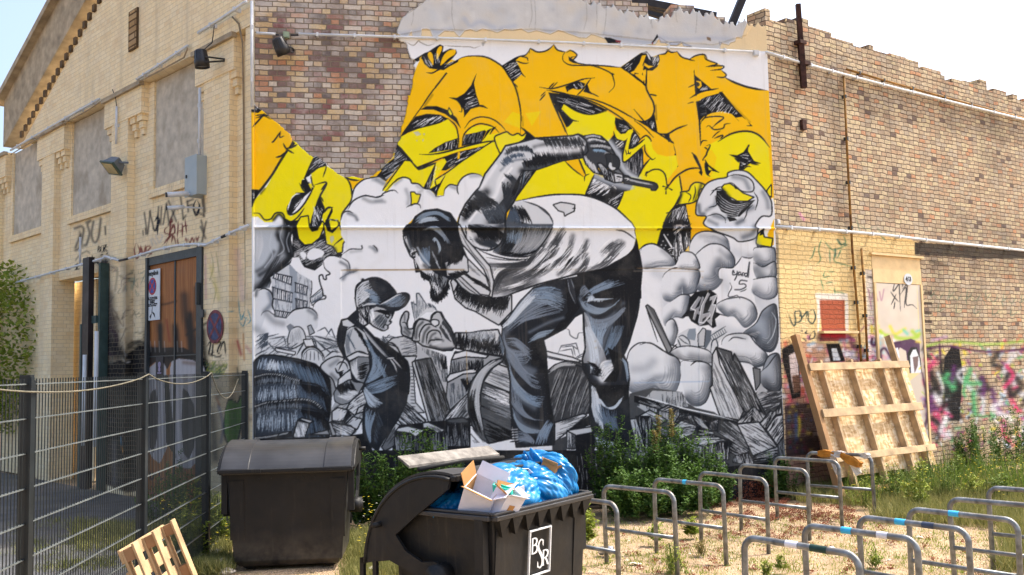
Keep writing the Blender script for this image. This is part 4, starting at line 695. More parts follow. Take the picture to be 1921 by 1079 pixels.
    L("N 0,120 40,220 70,380 75,560 95,700 130,790",2.6); L("N 640,0 655,150 635,230 660,330 692,400 700,560 690,640 720,800 760,920",2.8); L("J 645,600 650,760 660,880",2.6); L("J 665,870 640,940 640,1000 680,1079",2.4)
    F((44,50,60),"J 515,350 545,345 570,400 590,540 560,480 530,400"); L("J 520,350 535,440 580,540",1.4,(120,130,142)); L("J 545,345 570,420",1.4,(120,130,142))
    for i in range(5): SO("N %d,%d %d,%d"%(85+i*2,775+i*22,125+i,770+i*20),2,(170,176,182),.9); L("N %d,%d %d,%d"%(70,785+i*21,130,778+i*21),1.8,K)
    F((60,68,78),"P 1128,842 1200,840 1196,880 1130,880"); HA("P 1128,842 1200,840 1196,880 1130,880",20,40,20,(170,178,186),.9)
    # pointing forearm
    F((206,210,214),"I 640,765 760,765 860,748 975,740 1030,900 1030,950 900,930 720,900 640,885",w=2.6,setclip=True)
    CB("I 650,880 760,890 900,920 1030,940",30,98,170,K,1.3,side=-1); CB("I 660,790 700,880",20,95,70,K,1.3); CB("I 990,760 1020,900",22,100,60,(90,108,128),1.2); CB("I 740,790 940,790",16,98,60,(160,170,180),1); c.clip=None
    # shirt
    F((229,233,238),"S 515,325 600,308 720,285 850,270 1000,270 1100,285 1200,320 1310,380 1400,460 1445,510 1467,600 1450,680 1400,740 1300,800 1200,850 1000,890 850,930 700,970 560,1020 450,1060 350,1070 320,1055 335,960 290,860 200,740 110,640 75,560 80,500 140,610 300,700 430,600",setclip=True)
    BU("S 330,830 340,960 380,1050","S 560,800 640,860 760,900",50,(120,122,124),1.6,cut=.3,a=.6); BU("S 360,1050 480,1010 620,960","S 350,900 480,850 640,820",60,(96,98,102),1.3,cut=.35,a=.7); BU("S 400,790 560,780 680,740 760,640","S 480,1030 700,900 820,780 900,640",70,(112,114,118),1.5,cut=.4,a=.7)
    for q,r_,a_ in (("X 470,700 500,640 560,610",16,.75),("X 520,715 600,690 640,670",12,.6),("X 430,600 520,600 600,590 660,540 720,470",7,.6),("X 560,660 640,620 700,560 740,500",7,.6),("X 640,650 700,610 770,560 800,480",6,.55),("X 740,640 790,600 830,560 860,500",5,.6),("X 800,640 840,610 860,560",5,.7),("X 860,630 930,590 990,530 1010,510",5,.6),("X 700,540 740,480 760,450",4,.4),("X 920,560 960,520 1000,500",4,.4)):
        SO(q,r_,(66,70,76),a_)
        P=c.g(q); BU(P+[-5,-4],P+[6,6],16,(44,48,54),1.2,cut=.4,a=.6); BU(P+[-9,-8],P+[-3,-3],10,(238,240,242),1.2,cut=.4,a=.7)
    F((30,34,40),"S 940,780 985,745 960,790 900,850"); HA("S 600,700 1000,640 1300,760 1000,880 600,900",-48,110,34,(232,236,240),1.4)
    c.clip=None
    L("S 515,325 600,308 720,285 850,270 1000,270 1100,285 1200,320 1310,380 1400,460 1445,510 1467,600",3); L("S 1467,610 1450,680 1400,740 1300,800 1200,850 1000,890 850,930 700,970 560,1020 450,1060 350,1070",2.8); L("S 585,322 680,350 760,395 810,460 822,500",2); L("S 1310,545 1380,560 1460,615",2)
    F(None or (205,210,215),"S 820,350 880,330 940,338 990,350 985,400 930,425 910,440 905,410 860,395",w=2); L("S 970,380 992,375 980,395",1.6)
    F(K,"P 1197,455 1203,500 1204,560 S 1400,1079 1150,1079 1000,890 1200,850 1320,795 1400,742 1450,682 1470,610"); c.clipto("P 1197,455 1203,500 1204,560 S 1400,1079 1150,1079 1000,890 1200,850 1320,795 1400,742 1450,682 1470,610"); BU("S 1040,1060 1120,1000 1280,920","S 1080,1079 1200,1020 1400,960",18,(110,140,172),1.2); c.clip=None
    # armhole back muscle
    F((70,80,92),"S 440,520 500,330 585,322 680,350 760,395 810,460 822,500 800,560 740,650 680,722 600,752 450,742 350,710 420,640",setclip=True)
    F((205,211,217),"S 500,330 585,322 700,365 790,440 820,500 640,500 520,470"); BU("S 480,350 520,460 500,500","S 590,360 640,450 660,500",40,K,1.5,cut=.4); BU("S 460,400 470,480","S 520,360 580,500",34,(60,80,104),1.5,cut=.3)
    BU("S 440,530 430,640 380,710","S 620,520 600,660 520,740",50,(30,35,42),2,cut=.3); BU("S 560,520 540,640 470,740","S 820,510 760,620 640,740",60,(160,166,172),1.5,cut=.4,a=.8); BU("S 470,540 460,650","S 590,540 560,660",20,(110,140,170),1.1,cut=.4); CB("S 400,720 560,740 690,710",14,-20,70,K,1.4); c.clip=None
    L("S 820,500 800,560 740,650 680,722",2.4); L("S 350,715 450,745 600,755 680,725",2.6); L("S 240,700 350,745 500,775 640,770",2); L("S 300,760 450,780 600,785",1.6,(90,94,98))
    # ---- raised arm
    F((200,207,214),"E 1079,130 1030,140 1000,190 940,270 870,360 830,460 800,490 720,590 675,680 660,740 S 95,512 150,620 430,620 448,494 F 40,660 100,575 155,450 175,335 280,325 380,290 480,255 640,230 680,180 665,100 640,65 600,48 560,60 270,80 120,120 30,140",w=2.8,setclip=True)
    SO("X 560,270 540,330 500,400 470,430",16,K,.9); SO("X 440,300 410,322 380,348",10,K,.8); SO("X 350,410 372,392 405,350",6,K,.7); SO("X 590,212 640,200 720,182 800,160 850,150",9,K,.9); SO("X 640,112 700,98 780,92 850,88",5,(60,66,74),.6); SO("X 520,140 560,124 620,128",3,(60,80,104),.8); SO("X 500,210 545,172 600,162",3,(90,104,122),.6); SO("X 640,150 720,135 830,120",4,(238,241,244),.8); SO("X 545,200 500,260 475,320 410,370 370,420",3.5,(238,241,244),.9); SO("X 480,190 420,280",5,(238,241,244),.7)
    F((60,68,78),"F 160,270 300,230 480,225 640,200 660,120 690,150 650,235 480,258 280,325 180,330"); CB("F 250,255 400,230 640,180",22,70,160,K,1.5); CB("F 330,110 440,110 560,110 640,120",22,65,90,(40,46,54),1.3); BU("F 250,80 330,100","F 560,70 600,120",22,(40,46,54),1.4); SO("F 290,170 450,180 600,170",8,(224,229,234),.8)
    CB("F 40,190 100,165 200,160 250,190",9,75,110,(38,50,64),1.2); CB("F 20,260 90,220 180,205",8,60,60,(60,84,112),1.1); CB("F 180,280 280,270 380,235",14,60,90,K,1.4); CB("F 60,400 130,420 120,500",26,40,90,(44,54,66),1.5)
    BU("F 0,420 20,560 0,720","F 140,420 60,600 30,720",60,(40,48,58),1.7,cut=.3); BU("F 150,350 60,560","F 170,340 100,560",14,K,1.6)
    SO("E 1060,280 980,400 950,520 860,620",5,(224,229,234),.85); CB("E 790,520 860,520 920,560",36,35,130,(44,52,62),1.3,bend=.1); CB("E 760,620 830,590 920,560",30,30,90,(34,40,48),1.4); CB("E 700,690 740,640 800,600",16,40,70,K,1.2); CB("E 1010,290 1040,260 1079,240",10,50,40,(60,84,112),1.1)
    BU("E 1079,480 980,600 900,740","E 1079,600 1060,700 980,760",50,(42,50,60),1.7,cut=.25); CB("E 870,690 960,650 1040,640",28,60,90,(60,72,86),1.4); L("E 800,490 870,500 900,540 950,560",1.2,(90,96,102))
    SO("E 820,400 870,420 900,470",6,(60,68,78),.0)
    c.clip=None; F((214,219,225),"S 146,560 160,500 440,500 438,590 400,660 320,702 220,682 150,625",setclip=True); SO("S 220,520 330,560 420,520",12,K,.85); SO("S 230,620 320,640 400,600",9,K,.75); SO("S 170,560 180,620",4,(238,241,244),.8); CB("S 220,560 300,570 420,560",34,40,170,K,1.5,bend=.15); CB("S 230,640 300,660 380,650",26,30,120,(44,54,66),1.4,bend=.1); SO("S 180,590 230,660 320,690",3,(224,229,234),.9)
    c.clip=None; L("S 148,560 150,620 220,682 320,704 400,662 436,590 450,520 F 30,745 40,660 100,575 155,450 172,340",2.8); L("E 725,830 720,760",2)
    # strap
    F((205,209,213),"S 75,520 90,500 140,610 220,700 330,830 360,950 345,1070 318,1060 330,960 280,850 180,730 100,640",w=2.4,setclip=True); BU("S 90,540 180,700 300,850 345,1000","S 110,600 200,740 310,870 335,1050",10,(110,114,118),1.2); c.clip=None
    # chest between
    F((206,210,214),"I 640,345 700,300 730,180 880,330 915,440 905,475 830,465 740,420",w=2,setclip=True); CB("I 760,330 840,390 900,430",34,30,130,K,1.5); CB("I 740,230 800,300",20,40,40,(150,156,162),1.2); c.clip=None
    F((190,195,200),"I 640,345 680,325 760,400 850,480 760,460 690,410",w=2); L("I 660,340 740,420 820,470",1.4)
    # ---- head
    F((26,31,40),"E 235,800 262,760 300,745 330,690 400,645 500,633 600,665 650,740 655,800 690,900 I 700,110 735,190 740,290 650,330 590,350 575,400 540,465 500,505 450,480 455,400 440,360 380,330 370,285 335,290 320,190 290,165 245,60",w=2.6,setclip=True)
    BU("E 310,740 380,670 500,650 600,700","E 330,745 420,690 510,680 600,740",26,(110,138,166),1.1,cut=.4); BU("E 340,740 400,700 480,690","E 380,745 440,725 520,720",14,(160,182,202),1.1); BU("E 400,780 500,770 580,860 600,900","E 380,800 460,790 540,850 560,900",14,(130,150,172),1,cut=.4)
    F((216,221,226),"I 236,20 260,10 280,80 330,110 350,160 420,240 480,300 470,350 420,310 370,275 335,270 318,190 290,160 250,80"); BU("I 240,0 260,90 300,160","I 280,0 300,80 340,120",14,(60,70,82),1.2,cut=.4); BU("I 340,110 380,200 450,260","I 440,90 440,200 430,270",26,(90,124,160),1.7,cut=.3); BU("I 360,160 390,230 440,270","I 350,170 380,250 430,290",8,(232,236,240),1.4)
    F(K,"I 300,150 330,140 330,180 300,190"); SO("I 312,165 322,160",1.6,(220,225,230),1); L("I 295,150 330,135 370,130",2.6); L("I 290,165 320,195 335,240",2.4); F(K,"I 320,190 345,230 370,280 335,290"); L("I 325,200 340,260",1.4,W)
    L("I 300,160 312,175 330,170",1.6)
    BU("I 460,40 480,20 515,60 530,110 510,160","I 480,60 490,45 505,80 510,120 500,150",7,(150,172,192),1.2,cut=.1); CB("I 470,150 490,200 510,250",12,60,40,(180,190,200),1); 
    F((205,210,215),"I 560,220 640,190 700,150 730,190 740,290 640,310 580,320"); CB("I 580,230 650,210 700,180",26,105,80,K,1.5,side=-1); CB("I 600,320 680,300 740,290",14,20,50,K,1.6)
    F((120,128,136),"I 380,290 440,350 480,300 560,330 590,350 540,465 500,505 450,480 455,400"); HA("I 380,290 480,290 590,350 540,465 500,505 450,480 455,400",80,150,16,K,1.1,jit=28); HA("I 440,350 590,350 500,500",85,50,18,W,.8,jit=24)
    SO("I 400,60 360,100 350,130",5,K,.6); SO("I 470,190 430,260 400,240",6,K,.6); SO("I 345,100 385,170 440,240",2.5,(190,206,222),.8); SO("I 255,40 275,110",3,(238,241,244),.8); SO("I 500,150 530,200 560,260",7,K,.8)
    c.clip=None; CB("I 450,470 500,498 560,440 585,380",15,85,120,K,1.3,jit=22); CB("I 380,300 410,330 440,350",9,70,30,K,1.2,jit=20); CB("I 460,480 500,500 550,460",12,95,44,K,1.1); CB("I 580,360 590,400 560,440",10,70,26,K,1.1); CB("I 385,330 400,350",8,70,16,K,1.2); L("I 640,335 580,352",2.4)
    L("E 235,800 240,870 290,970 I 245,60 290,160 320,190",2.8)
    # ---- gun hand
    F((56,62,70),"F 600,48 640,65 720,52 780,65 830,110 880,190 920,270 910,310 870,330 760,270 750,320 790,365 720,345 660,280 640,230 680,180 665,100",w=2.6,setclip=True)
    for q,col in (("U 180,180 280,160 420,190",(200,206,212)),("U 150,130 250,110 350,130",(170,176,182)),("U 220,260 380,260 500,290",(170,178,186)),("U 260,320 400,330 430,340",(110,160,205)),("U 430,370 520,380",(150,156,164))): SO(q,2.4,col,.9); CB(q,5,90,40,col,.8)
    for q in ("U 160,150 260,140 420,180 470,210","U 190,230 330,220 500,260 545,330","U 210,290 380,300 540,380"): L(q,2,K)
    CB("U 130,430 200,520 300,600",14,70,110,(190,196,202),1.1); c.clip=None
    F((44,50,58),"U 440,380 560,390 630,450 635,540 590,610 520,615 460,560 450,480",sm=1,w=2); F((206,212,218),"U 490,505 520,510 530,560 575,575 560,605 520,605 480,560",sm=1); 
    F((170,176,182),"U 310,515 370,510 460,600 530,640 700,680 690,780 560,790 430,740 380,640",w=2.2); HA("U 320,520 460,600 540,640 540,780 430,740 380,640",80,80,14,K,1.1); F((200,206,212),"U 550,650 680,670 690,780 570,790",w=2.2); L("U 590,700 670,715",2.2); HA("U 570,720 690,740 680,790",88,14,8,K,1.4)
    F((96,104,112),"U 540,620 620,590 700,680 600,655",w=1.8); F((50,56,62),"U 700,685 760,695 800,725 1130,790 1170,810 1190,850 1170,885 1150,905 1090,900 1085,870 830,820 700,800",w=2.2); BU("U 720,715 900,770 1120,815","U 760,760 900,790 1100,830",8,(170,176,182),1); L("U 700,730 760,735 740,760",1.4,W)
    # ---- pointing hand (tile R)
    F((186,190,194),"R 725,580 735,530 760,490 800,490 860,510 880,460 910,437 945,440 970,490 1020,560 1055,640 1060,700 1030,735 960,738 860,715 800,700 760,670 720,660",w=2.8,setclip=True)
    F((60,64,70),"R 930,560 960,500 1055,640 1060,700 980,640"); CB("R 950,540 1000,610 1040,690",12,70,60,(190,195,200),.8); SO("R 860,700 940,725 1030,720",4,K,.7); SO("R 900,640 960,660",3,(60,66,72),.6); SO("R 748,640 760,560 800,515",3,(50,56,62),.8); SO("R 800,670 815,600 850,555",3,(50,56,62),.8); SO("R 850,670 870,620 900,600",3,(60,66,72),.7); SO("R 970,500 1030,610 1050,690",3,(30,34,40),.8); SO("R 775,650 790,600",2,(225,228,231),.7); SO("R 880,690 940,670",3,(225,228,231),.6)
    c.clip=None
    for q in ("735,640 740,560 770,500 830,500 860,520","775,670 780,600 820,540 870,535 910,560","830,690 840,610 880,580 930,590 950,640","865,530 870,470 905,438 940,445 960,500","720,650 740,672 780,660","840,690 860,660 900,655 960,650"): L("R "+q,2.6)
    F((215,219,223),"R 868,505 890,495 925,505 925,535 895,548 870,530",sm=1,w=1.8); F((178,183,188),"R 640,610 635,560 625,520 640,470 665,435 690,440 690,480 680,520 685,560 700,570 730,570 725,610 715,640 680,630",sm=1,w=2.6); SO("R 660,455 660,500",2,(90,96,102),.8); SO("R 665,560 700,600",4,(60,66,72),.8); SO("R 655,590 690,620",3,(60,66,72),.7); L("R 640,520 665,520 685,560",1.6)
    F((205,210,215),"R 715,360 750,375 755,290 770,292 840,380 870,370 905,410 880,440 830,440 740,510",sm=0); L("R 740,510 715,360 755,385 753,292 772,292 835,385 850,410",2.2,(70,84,98),sm=0); HA("R 720,370 760,300 840,400 740,500",85,50,22,(120,130,140),1); CB("R 845,385 880,390 905,410",9,60,20,(70,84,98),1.2)
    # ---- the boy
    F((30,36,46),"R 290,405 275,330 285,240 330,200 400,173 460,175 530,210 580,265 600,300 650,288 690,300 695,335 660,390 610,420 580,425 560,480 540,500 558,515 530,540 530,565 505,580 480,580 420,550 385,520 345,550 420,630 520,690 610,760 680,820 695,870 700,950 690,1079 M 270,480 255,570 190,700 90,840 50,905 L 1010,900 950,850 900,760 895,680 905,560 930,520 900,430 880,410 860,450 790,520 730,535 680,510 670,450 700,395 L 710,340 800,260 790,200 760,160 R 190,790 140,680 145,580 170,500 215,490 290,425",w=2.8,setclip=True)
    F((196,204,212),"R 285,400 280,330 290,250 330,205 380,190 400,260 440,340 440,380 360,385 300,405"); BU("R 290,260 350,215 430,200 520,240","R 300,400 380,360 470,370 500,350",90,(36,44,54),1.3,cut=.45); BU("R 285,280 330,230 380,200","R 300,390 370,330 440,300",50,(206,214,222),1.1,cut=.5); CB("R 380,260 420,320 430,370",16,10,50,(110,140,170),1)
    F((34,40,48),"R 460,380 530,345 600,310 650,290 690,300 693,335 655,392 610,420 560,405"); BU("R 470,378 560,335 640,290","R 560,400 630,390 680,340",22,(110,136,164),1,cut=.45); L("R 465,382 530,350 600,308 650,290",2.2,(196,204,212)); L("R 460,372 530,335 595,298",2,K)
    F((176,182,188),"R 390,420 440,395 500,410 560,450 555,490 535,510 550,520 525,545 525,570 500,580 440,560 395,520"); BU("R 400,520 440,480 480,440","R 480,575 510,530 530,490",30,(70,80,90),1.1,cut=.4); BU("R 400,430 480,420 570,440","R 470,440 540,470 560,470",18,K,1.5,cut=.3); F(K,"R 505,455 545,470 535,490 510,475"); SO("R 520,462 530,466",1.4,W,1); L("R 515,540 535,540",2); L("R 500,570 500,545 520,530",1.6); CB("R 400,500 420,440",14,70,30,W,.9)
    HA("R 300,410 385,390 385,520 340,540 290,500",80,80,14,(206,210,214),1); HA("R 290,430 380,420 380,540",60,60,16,K,1.6)
    F((200,206,212),"R 170,505 215,490 280,540 230,560 175,545",w=2); F((190,196,202),"R 215,560 280,550 350,600 390,700 385,780 300,790 210,800 190,700",sm=0); BU("R 220,570 200,680 215,780","R 260,560 230,680 250,780",14,(120,132,144),1.2); CB("R 300,600 340,640 370,720",24,60,80,K,1.5,bend=.1); CB("R 230,640 260,700",16,60,30,(70,90,112),1.2); F((206,211,216),"R 205,790 290,745 385,770 385,790 300,785 230,820",w=2); L("R 205,790 300,745 388,772",2.2)
    F((120,128,136),"R 235,830 300,790 380,790 385,880 340,990 280,960 245,900"); BU("R 240,830 250,900 290,970","R 290,800 290,880 320,970",16,(206,211,216),1.5,cut=.3); BU("R 300,850 350,830 388,830","R 290,960 330,960 370,930",14,K,2.2)
    CB("R 400,720 440,800 480,900",34,60,110,(100,130,160),1.2); BU("R 390,700 410,850 350,990","R 520,850 480,930 360,1000",30,(120,148,176),1.2,cut=.4); L("R 345,995 430,985 520,950 600,900",2.4); F(K,"R 345,560 420,640 560,790 650,900 690,900 680,820 600,750 500,680 430,640"); L("R 340,570 400,660 520,790",3,(170,176,182)); L("R 360,590 440,690 540,800",2,(120,126,132)); L("R 545,800 580,850 600,905",2.2,(190,194,198)); L("R 560,790 640,880",2,(190,194,198)); L("R 520,800 580,795",1.8,(190,194,198))
    BU("R 340,1020 480,960 600,930","R 360,1079 480,1060 600,1000",26,(110,140,170),1.3,cut=.4); BU("L 900,430 940,540 1000,570","L 910,400 980,470 1060,520",30,(170,190,210),1.4,cut=.3); BU("L 920,560 915,700 940,820","L 1000,600 960,720 960,850",34,(120,148,176),1.2,cut=.35); BU("L 1000,560 1060,700","L 980,800 1000,860",14,(60,76,94),1.2); SO("R 640,900 650,1060",12,(28,32,38),.9)
    F((130,138,146),"L 700,395 740,360 800,340 835,360 900,370 885,410 860,450 790,520 730,535 680,510 670,450",sm=1,w=2.4); CB("L 700,420 760,400 830,400",18,60,70,K,1.7); CB("L 720,480 780,470 840,430",14,20,60,(206,210,214),1.3); BU("L 750,450 800,455 840,440","L 740,490 780,500 830,480",7,(210,214,218),2.2)
    c.clip=None
    F((205,210,215),"L 700,390 705,340 760,290 800,265 810,340 780,345 740,370",w=2); L("L 705,270 760,160",2); L("R 215,490 270,440 300,425",2.4)
    L("R 290,405 276,330 285,240 330,200 400,173 460,175 530,210 580,265 600,300",3); SO("R 330,185",3,K,1); L("R 322,200 335,180 350,190",2); L("R 385,520 420,550 480,580 505,580",2.6); L("R 600,300 650,288 690,300 695,335 660,390 610,420",2.8); CB("R 290,410 330,395",8,100,16,K,1.2)
    L("R 190,790 140,680 145,580 170,500",3); L("R 210,800 180,680 200,590 250,550",2)
    # weathering
    r=np.random.RandomState(3)
    for i in range(26): SO("P %f,%f"%(r.uniform(640,760),r.uniform(420,640)),r.uniform(3,14),(206,202,190),.12)
    SO("P 640,507 870,506",1.0,(176,150,110),.7); c.L("P 645,506 872,505",.9,(130,100,60),tp=0,sm=0,a=.6); c.L("P 1195,503 1312,505",.9,(150,120,80),tp=0,sm=0,a=.7); SO("P 1190,508 1320,509",1.5,(200,180,150),.4)
    for i in range(60): SO("P %f,%f"%(r.uniform(480,1440),424+r.uniform(0,7)),2.4,(190,182,160),.12)
    for x,y in ((1318,520),(1328,545),(1322,535),(1117,640),(1118,652)): SO("P %d,%d"%(x,y),2.4,(190,170,140),.6)
    # ---- upper render band (peeled plaster)
    F((226,203,160),"P 700,-40 1460,-40 1460,100 1434,96 T 1921,445 1300,425 900,400 600,400 250,400 140,375 0,378")
    band="P 700,-40 1410,-40 V 1700,130 1665,180 1660,230 1620,320 1610,375 1550,370 1540,410 1490,425 1480,445 1420,430 1380,420 1395,450 1390,485 1150,480 1100,465 1060,460 1010,425 960,450 890,450 850,430 780,380 740,440 690,440 640,450 430,440 410,430 330,430 230,380 150,350 100,340 60,370 T 1921,375 1850,370 1800,350 1740,330 1690,310 1640,300 1560,335 1500,320 1420,300 1340,320 1270,285 1180,300 1100,290 1030,320 960,300 880,285 820,310 760,290 700,305 650,365 600,310 500,305 440,350 390,375 360,300 320,285 270,290 265,370 190,370 170,310 150,340 130,370 80,365 20,330 30,290 60,210 100,150 200,90 290,20"
    F((196,196,194),band,setclip=True)
    for i in range(260):
        x=r.uniform(740,1420); y=r.uniform(-35,90); SO("P %f,%f"%(x,y),r.uniform(3,16),((226,226,222),(164,166,170),(205,190,165),(178,188,200))[r.randint(4)],.28)
    for q in ("T 30,340 110,340 260,300","T 360,300 430,320 560,295","T 700,190 760,260 860,220 1000,280","T 1060,290 1200,260","T 1500,300 1600,310 1800,340","V 230,340 330,370 480,400 700,430","V 780,380 1000,400 1300,380 1500,400"): SO(q,6,(150,168,200),.5)
    for i in range(14):
        x=r.uniform(760,1400); c.L("P %f,%f %f,%f %f,%f"%(x,r.uniform(-30,10),x+r.uniform(-3,3),30,x+r.uniform(-4,4),r.uniform(40,66)),.8,(120,118,112),a=.5)
    c.clip=None
    P=c.g(band)[2:]; c.L(P+[0,1.2],1.1,(120,100,70),sm=0,tp=0,a=.6); c.L(P,.9,(226,228,230),sm=0,tp=0,a=.7)
    F(K,"V 230,375 290,380 380,410 390,430 270,435"); F((120,50,55),"V 340,400 400,410 390,432 350,425"); F(K,"V 760,345 770,375 720,430 700,440 740,380"); F((130,50,50),"V 705,430 725,425 715,450"); F((120,100,80),"V 1255,370 1295,380 1300,415 1260,400"); F((40,40,44),"V 265,0 335,0 330,40 265,36")
    for q in ("V 770,370 870,430 800,430","V 880,430 1000,420 960,452 900,450","V 1010,425 1110,465 1030,460","V 1380,420 1410,430 1390,455"): F((178,186,205),q,w=.8,lc=(140,146,160))
    for q in ("T 110,420 190,455 240,410 260,425 330,455 400,440","T 500,455 600,465 750,470 800,480 860,460"): c.L(q,1.1,(120,112,100),a=.8)
    F((180,186,194),"T 870,425 905,430 890,465 880,460")
    lum=c.C.mean(2,keepdims=True); bl=(c.C[...,2:3]>c.C[...,0:1]+6); c.C=np.where(bl, lum+(c.C-lum)*.62, c.C)
    c.down(); return c
# ---------------------------------------------------------------- paint on the side walls
BK=(26,26,28)
def paint_left():
    c = Canvas(20, 330, 490, 990, 2, (226,198,152), alpha=True); c.tiles = dict(Q=(138,360,5.396), Z=(138,540,4.15), B=(130,680,2.7), P=(0,0,1), LA=(130,340,3))
    SO=c.soft; CB=c.comb; F=c.F; r=c.rs
    SO("P 200,560 205,700",20,(60,54,54),.8)
    def L(q,w=2,col=BK,**k): c.L(q,w*1.5,col,**k)
    DB=(34,38,48); RD=(110,38,40)
    # big tags
    for q in ("715,210 745,430","775,190 750,420","770,200 810,370","860,150 845,350","890,150 880,330","940,120 905,330","940,120 965,300 1000,280","960,90 1040,300","1040,140 960,330"): SO("Q "+q,2.2,DB,.85)
    L("Q 800,360 830,395 865,300 850,260 820,300",3,DB); L("Q 855,200 848,440",2.2,DB); SO("Q 700,390 705,440",1.6,DB,.9); SO("Q 725,370 730,430",1.6,DB,.9); SO("Q 1050,150 1055,180",1.6,DB,.9)
    for q in ("1080,30 1110,280","1110,270 1135,240","1150,90 1160,200","1150,100 1210,70","1155,140 1200,130","1300,60 1320,250","1245,200 1320,240","1290,290 1320,400","1340,300 1300,500","1285,350 1335,470"): SO("Q "+q,2.4,DB,.85)
    L("Q 1240,80 1215,150 1240,240 1275,150 1250,80",2.6,DB); SO("Q 1310,40 1330,200",3,DB,.8)
    for q in ("920,500 1000,430 900,540","940,530 1010,330 1020,420 930,420 930,370 1000,330","985,260 970,460","985,270 1000,300 970,310","1000,370 1020,350 1030,420","1060,300 1050,470","1070,330 1100,330 1100,470","1060,400 1110,390","1130,280 1145,430","1100,350 1155,340","990,520 1010,440 1040,540","1050,470 1060,540"): L("Q "+q,1.8,RD,a=.9)
    for q in ("630,520 615,600 640,680 670,600 640,520","680,540 680,650","680,540 710,640 730,530","740,640 735,560 780,560 750,600 790,620 740,660","1130,500 1140,470 1150,520","1160,470 1180,520 1200,460 1215,510 1230,460","1240,450 1250,500 1270,440"): L("Q "+q,2,(128,44,44),a=.85)
    for q in ("780,480 800,540","800,470 840,530","830,440 870,520","860,430 900,440 880,500"): SO("Q "+q,2,(160,165,180),.45)
    for q in ("10,370 80,350 100,400 60,560 20,590","20,560 70,430","130,310 170,290 140,330 160,420 130,530 110,540","200,300 180,430 210,510 250,460 275,270"): SO("Q "+q,3.2,DB,.8)
    SO("Q 318,350 322,430",2.2,DB,.9); SO("Q 60,400 90,560",3,DB,.5)
    for q in ("250,540 245,610","245,545 270,560 250,580 275,590 250,612","285,540 275,600 300,600 300,545 285,540","300,545 330,540 305,600 335,590","340,530 310,570 345,600","335,560 350,565","330,600 350,605","330,620 350,630","272,640 300,636"): L("Q "+q,1.2,BK)
    for q in ("10,740 50,730 30,770 60,780","90,720 110,680 130,740 105,750","140,650 130,740","160,690 150,740 180,730","190,640 185,740","185,700 215,660","215,740 220,690 240,730","260,690 245,720 270,740","290,680 280,740 310,690","330,670 320,740 350,700","10,790 60,780","130,790 150,750 160,800","180,760 170,800 200,780","250,740 350,700"): L("Q "+q,1.6,BK)
    SO("Q 20,690 60,640 130,600 160,620",2,DB,.6)
    # tags on lower wall and dark spray
    for i in range(60):
        x=r.uniform(192,262); y=r.uniform(505,700); c.L("P "+" ".join("%f,%f"%(x+r.uniform(-12,12),y+r.uniform(-14,14)) for _ in range(4)),r.uniform(.8,1.8),[(70,66,62),(50,50,54),(96,60,90),(60,110,110),(120,90,70)][r.randint(5)],a=.55)
    for q in ("320,720 360,900 350,1079","470,850 540,900 500,1000","360,760 440,780 420,1000"): SO("Q "+q,3,(90,84,76),.5)
    SO("Q 560,900 610,880 590,980",3,(60,150,150),.5); SO("Q 530,960 545,1060",3,(60,150,150),.5)
    for q,a in (("200,160 240,600",.5),("240,40 250,300",.45),("280,60 300,500",.3)): SO("Z "+q,9,(40,36,38),a)
    for q in ("260,350 300,320 330,420 300,520 260,480 280,400","300,330 340,380 320,520","250,280 260,320"): SO("Z "+q,3.4,(64,22,58),.85)
    SO("P 196,490 200,560 205,640",16,(70,62,58),.75); SO("P 236,500 240,640",12,(96,88,80),.55); SO("P 215,600 222,700",14,(50,44,44),.7); SO("P 192,640 250,680 262,715",20,BK,.95); SO("P 196,700 250,740",22,BK,.95); SO("P 190,760 230,860",34,BK,.95); SO("P 240,780 250,900",14,BK,.7); SO("P 205,900 240,910",10,(80,80,84),.9)
    for i in range(20): c.L("P %f,%f %f,%f"%(r.uniform(225,262),r.uniform(650,700),r.uniform(225,262),r.uniform(660,710)),1.6,(190,186,180),a=.5)
    F(BK,"P 186,690 225,676 262,690 268,760 262,920 240,925 186,905",a=.93); F(BK,"P 238,664 262,650 300,652 345,652 390,676 392,712 380,684 360,675 335,671 320,680 314,694 304,676 290,680 276,692 266,722 250,712",a=.95)
    for i in range(14): SO("P %f,%f"%(r.uniform(195,255),r.uniform(690,900)),r.uniform(3,7),[(90,88,92),(60,50,60),(110,96,84)][r.randint(3)],.35)
    SO("P 214,830 214,905",7,(120,118,120),.7); SO("P 226,820 228,835",2,(70,130,160),.9); SO("P 228,838 230,848",2,(190,130,50),.9)
    # door drips and pale shapes
    SO("P 262,650 300,664 345,668 385,690",13,(12,11,11),1); SO("P 300,610 302,664",7,(14,12,11),.95); SO("P 328,612 332,668",8,(14,12,11),.95); SO("P 356,590 360,668",9,(14,12,11),.95); SO("P 276,620 274,660",7,(14,12,11),.95); SO("P 380,620 385,690",9,(20,18,18),.9); SO("P 300,615 300,665",5,(20,16,14),.8); SO("P 330,620 332,668",6,(18,15,14),.85); SO("P 352,600 356,668",5,(18,15,14),.8); SO("P 275,630 272,660",5,(18,15,14),.8); SO("P 345,555 350,600 372,660",12,(22,18,16),.8)
    SO("P 296,572 312,570 330,565",3,(26,20,18),.7); SO("P 350,628 380,610 398,600",3.6,(26,22,20),.85); SO("P 366,540 368,600",5,(30,24,20),.6); SO("P 312,600 318,640",3,(140,36,28),.6); SO("P 300,560 300,620",8,(40,26,20),.5); SO("P 268,560 270,690",4,(60,40,30),.4); SO("P 262,655 245,650 262,640",4,BK,.8); SO("P 262,680 240,650 258,640 276,650 272,676",3,BK,.85)
    for x in (282,290,298,308,332,340): SO("P %d,640 %d,660"%(x,x+1),1.2,(200,198,196),.6)
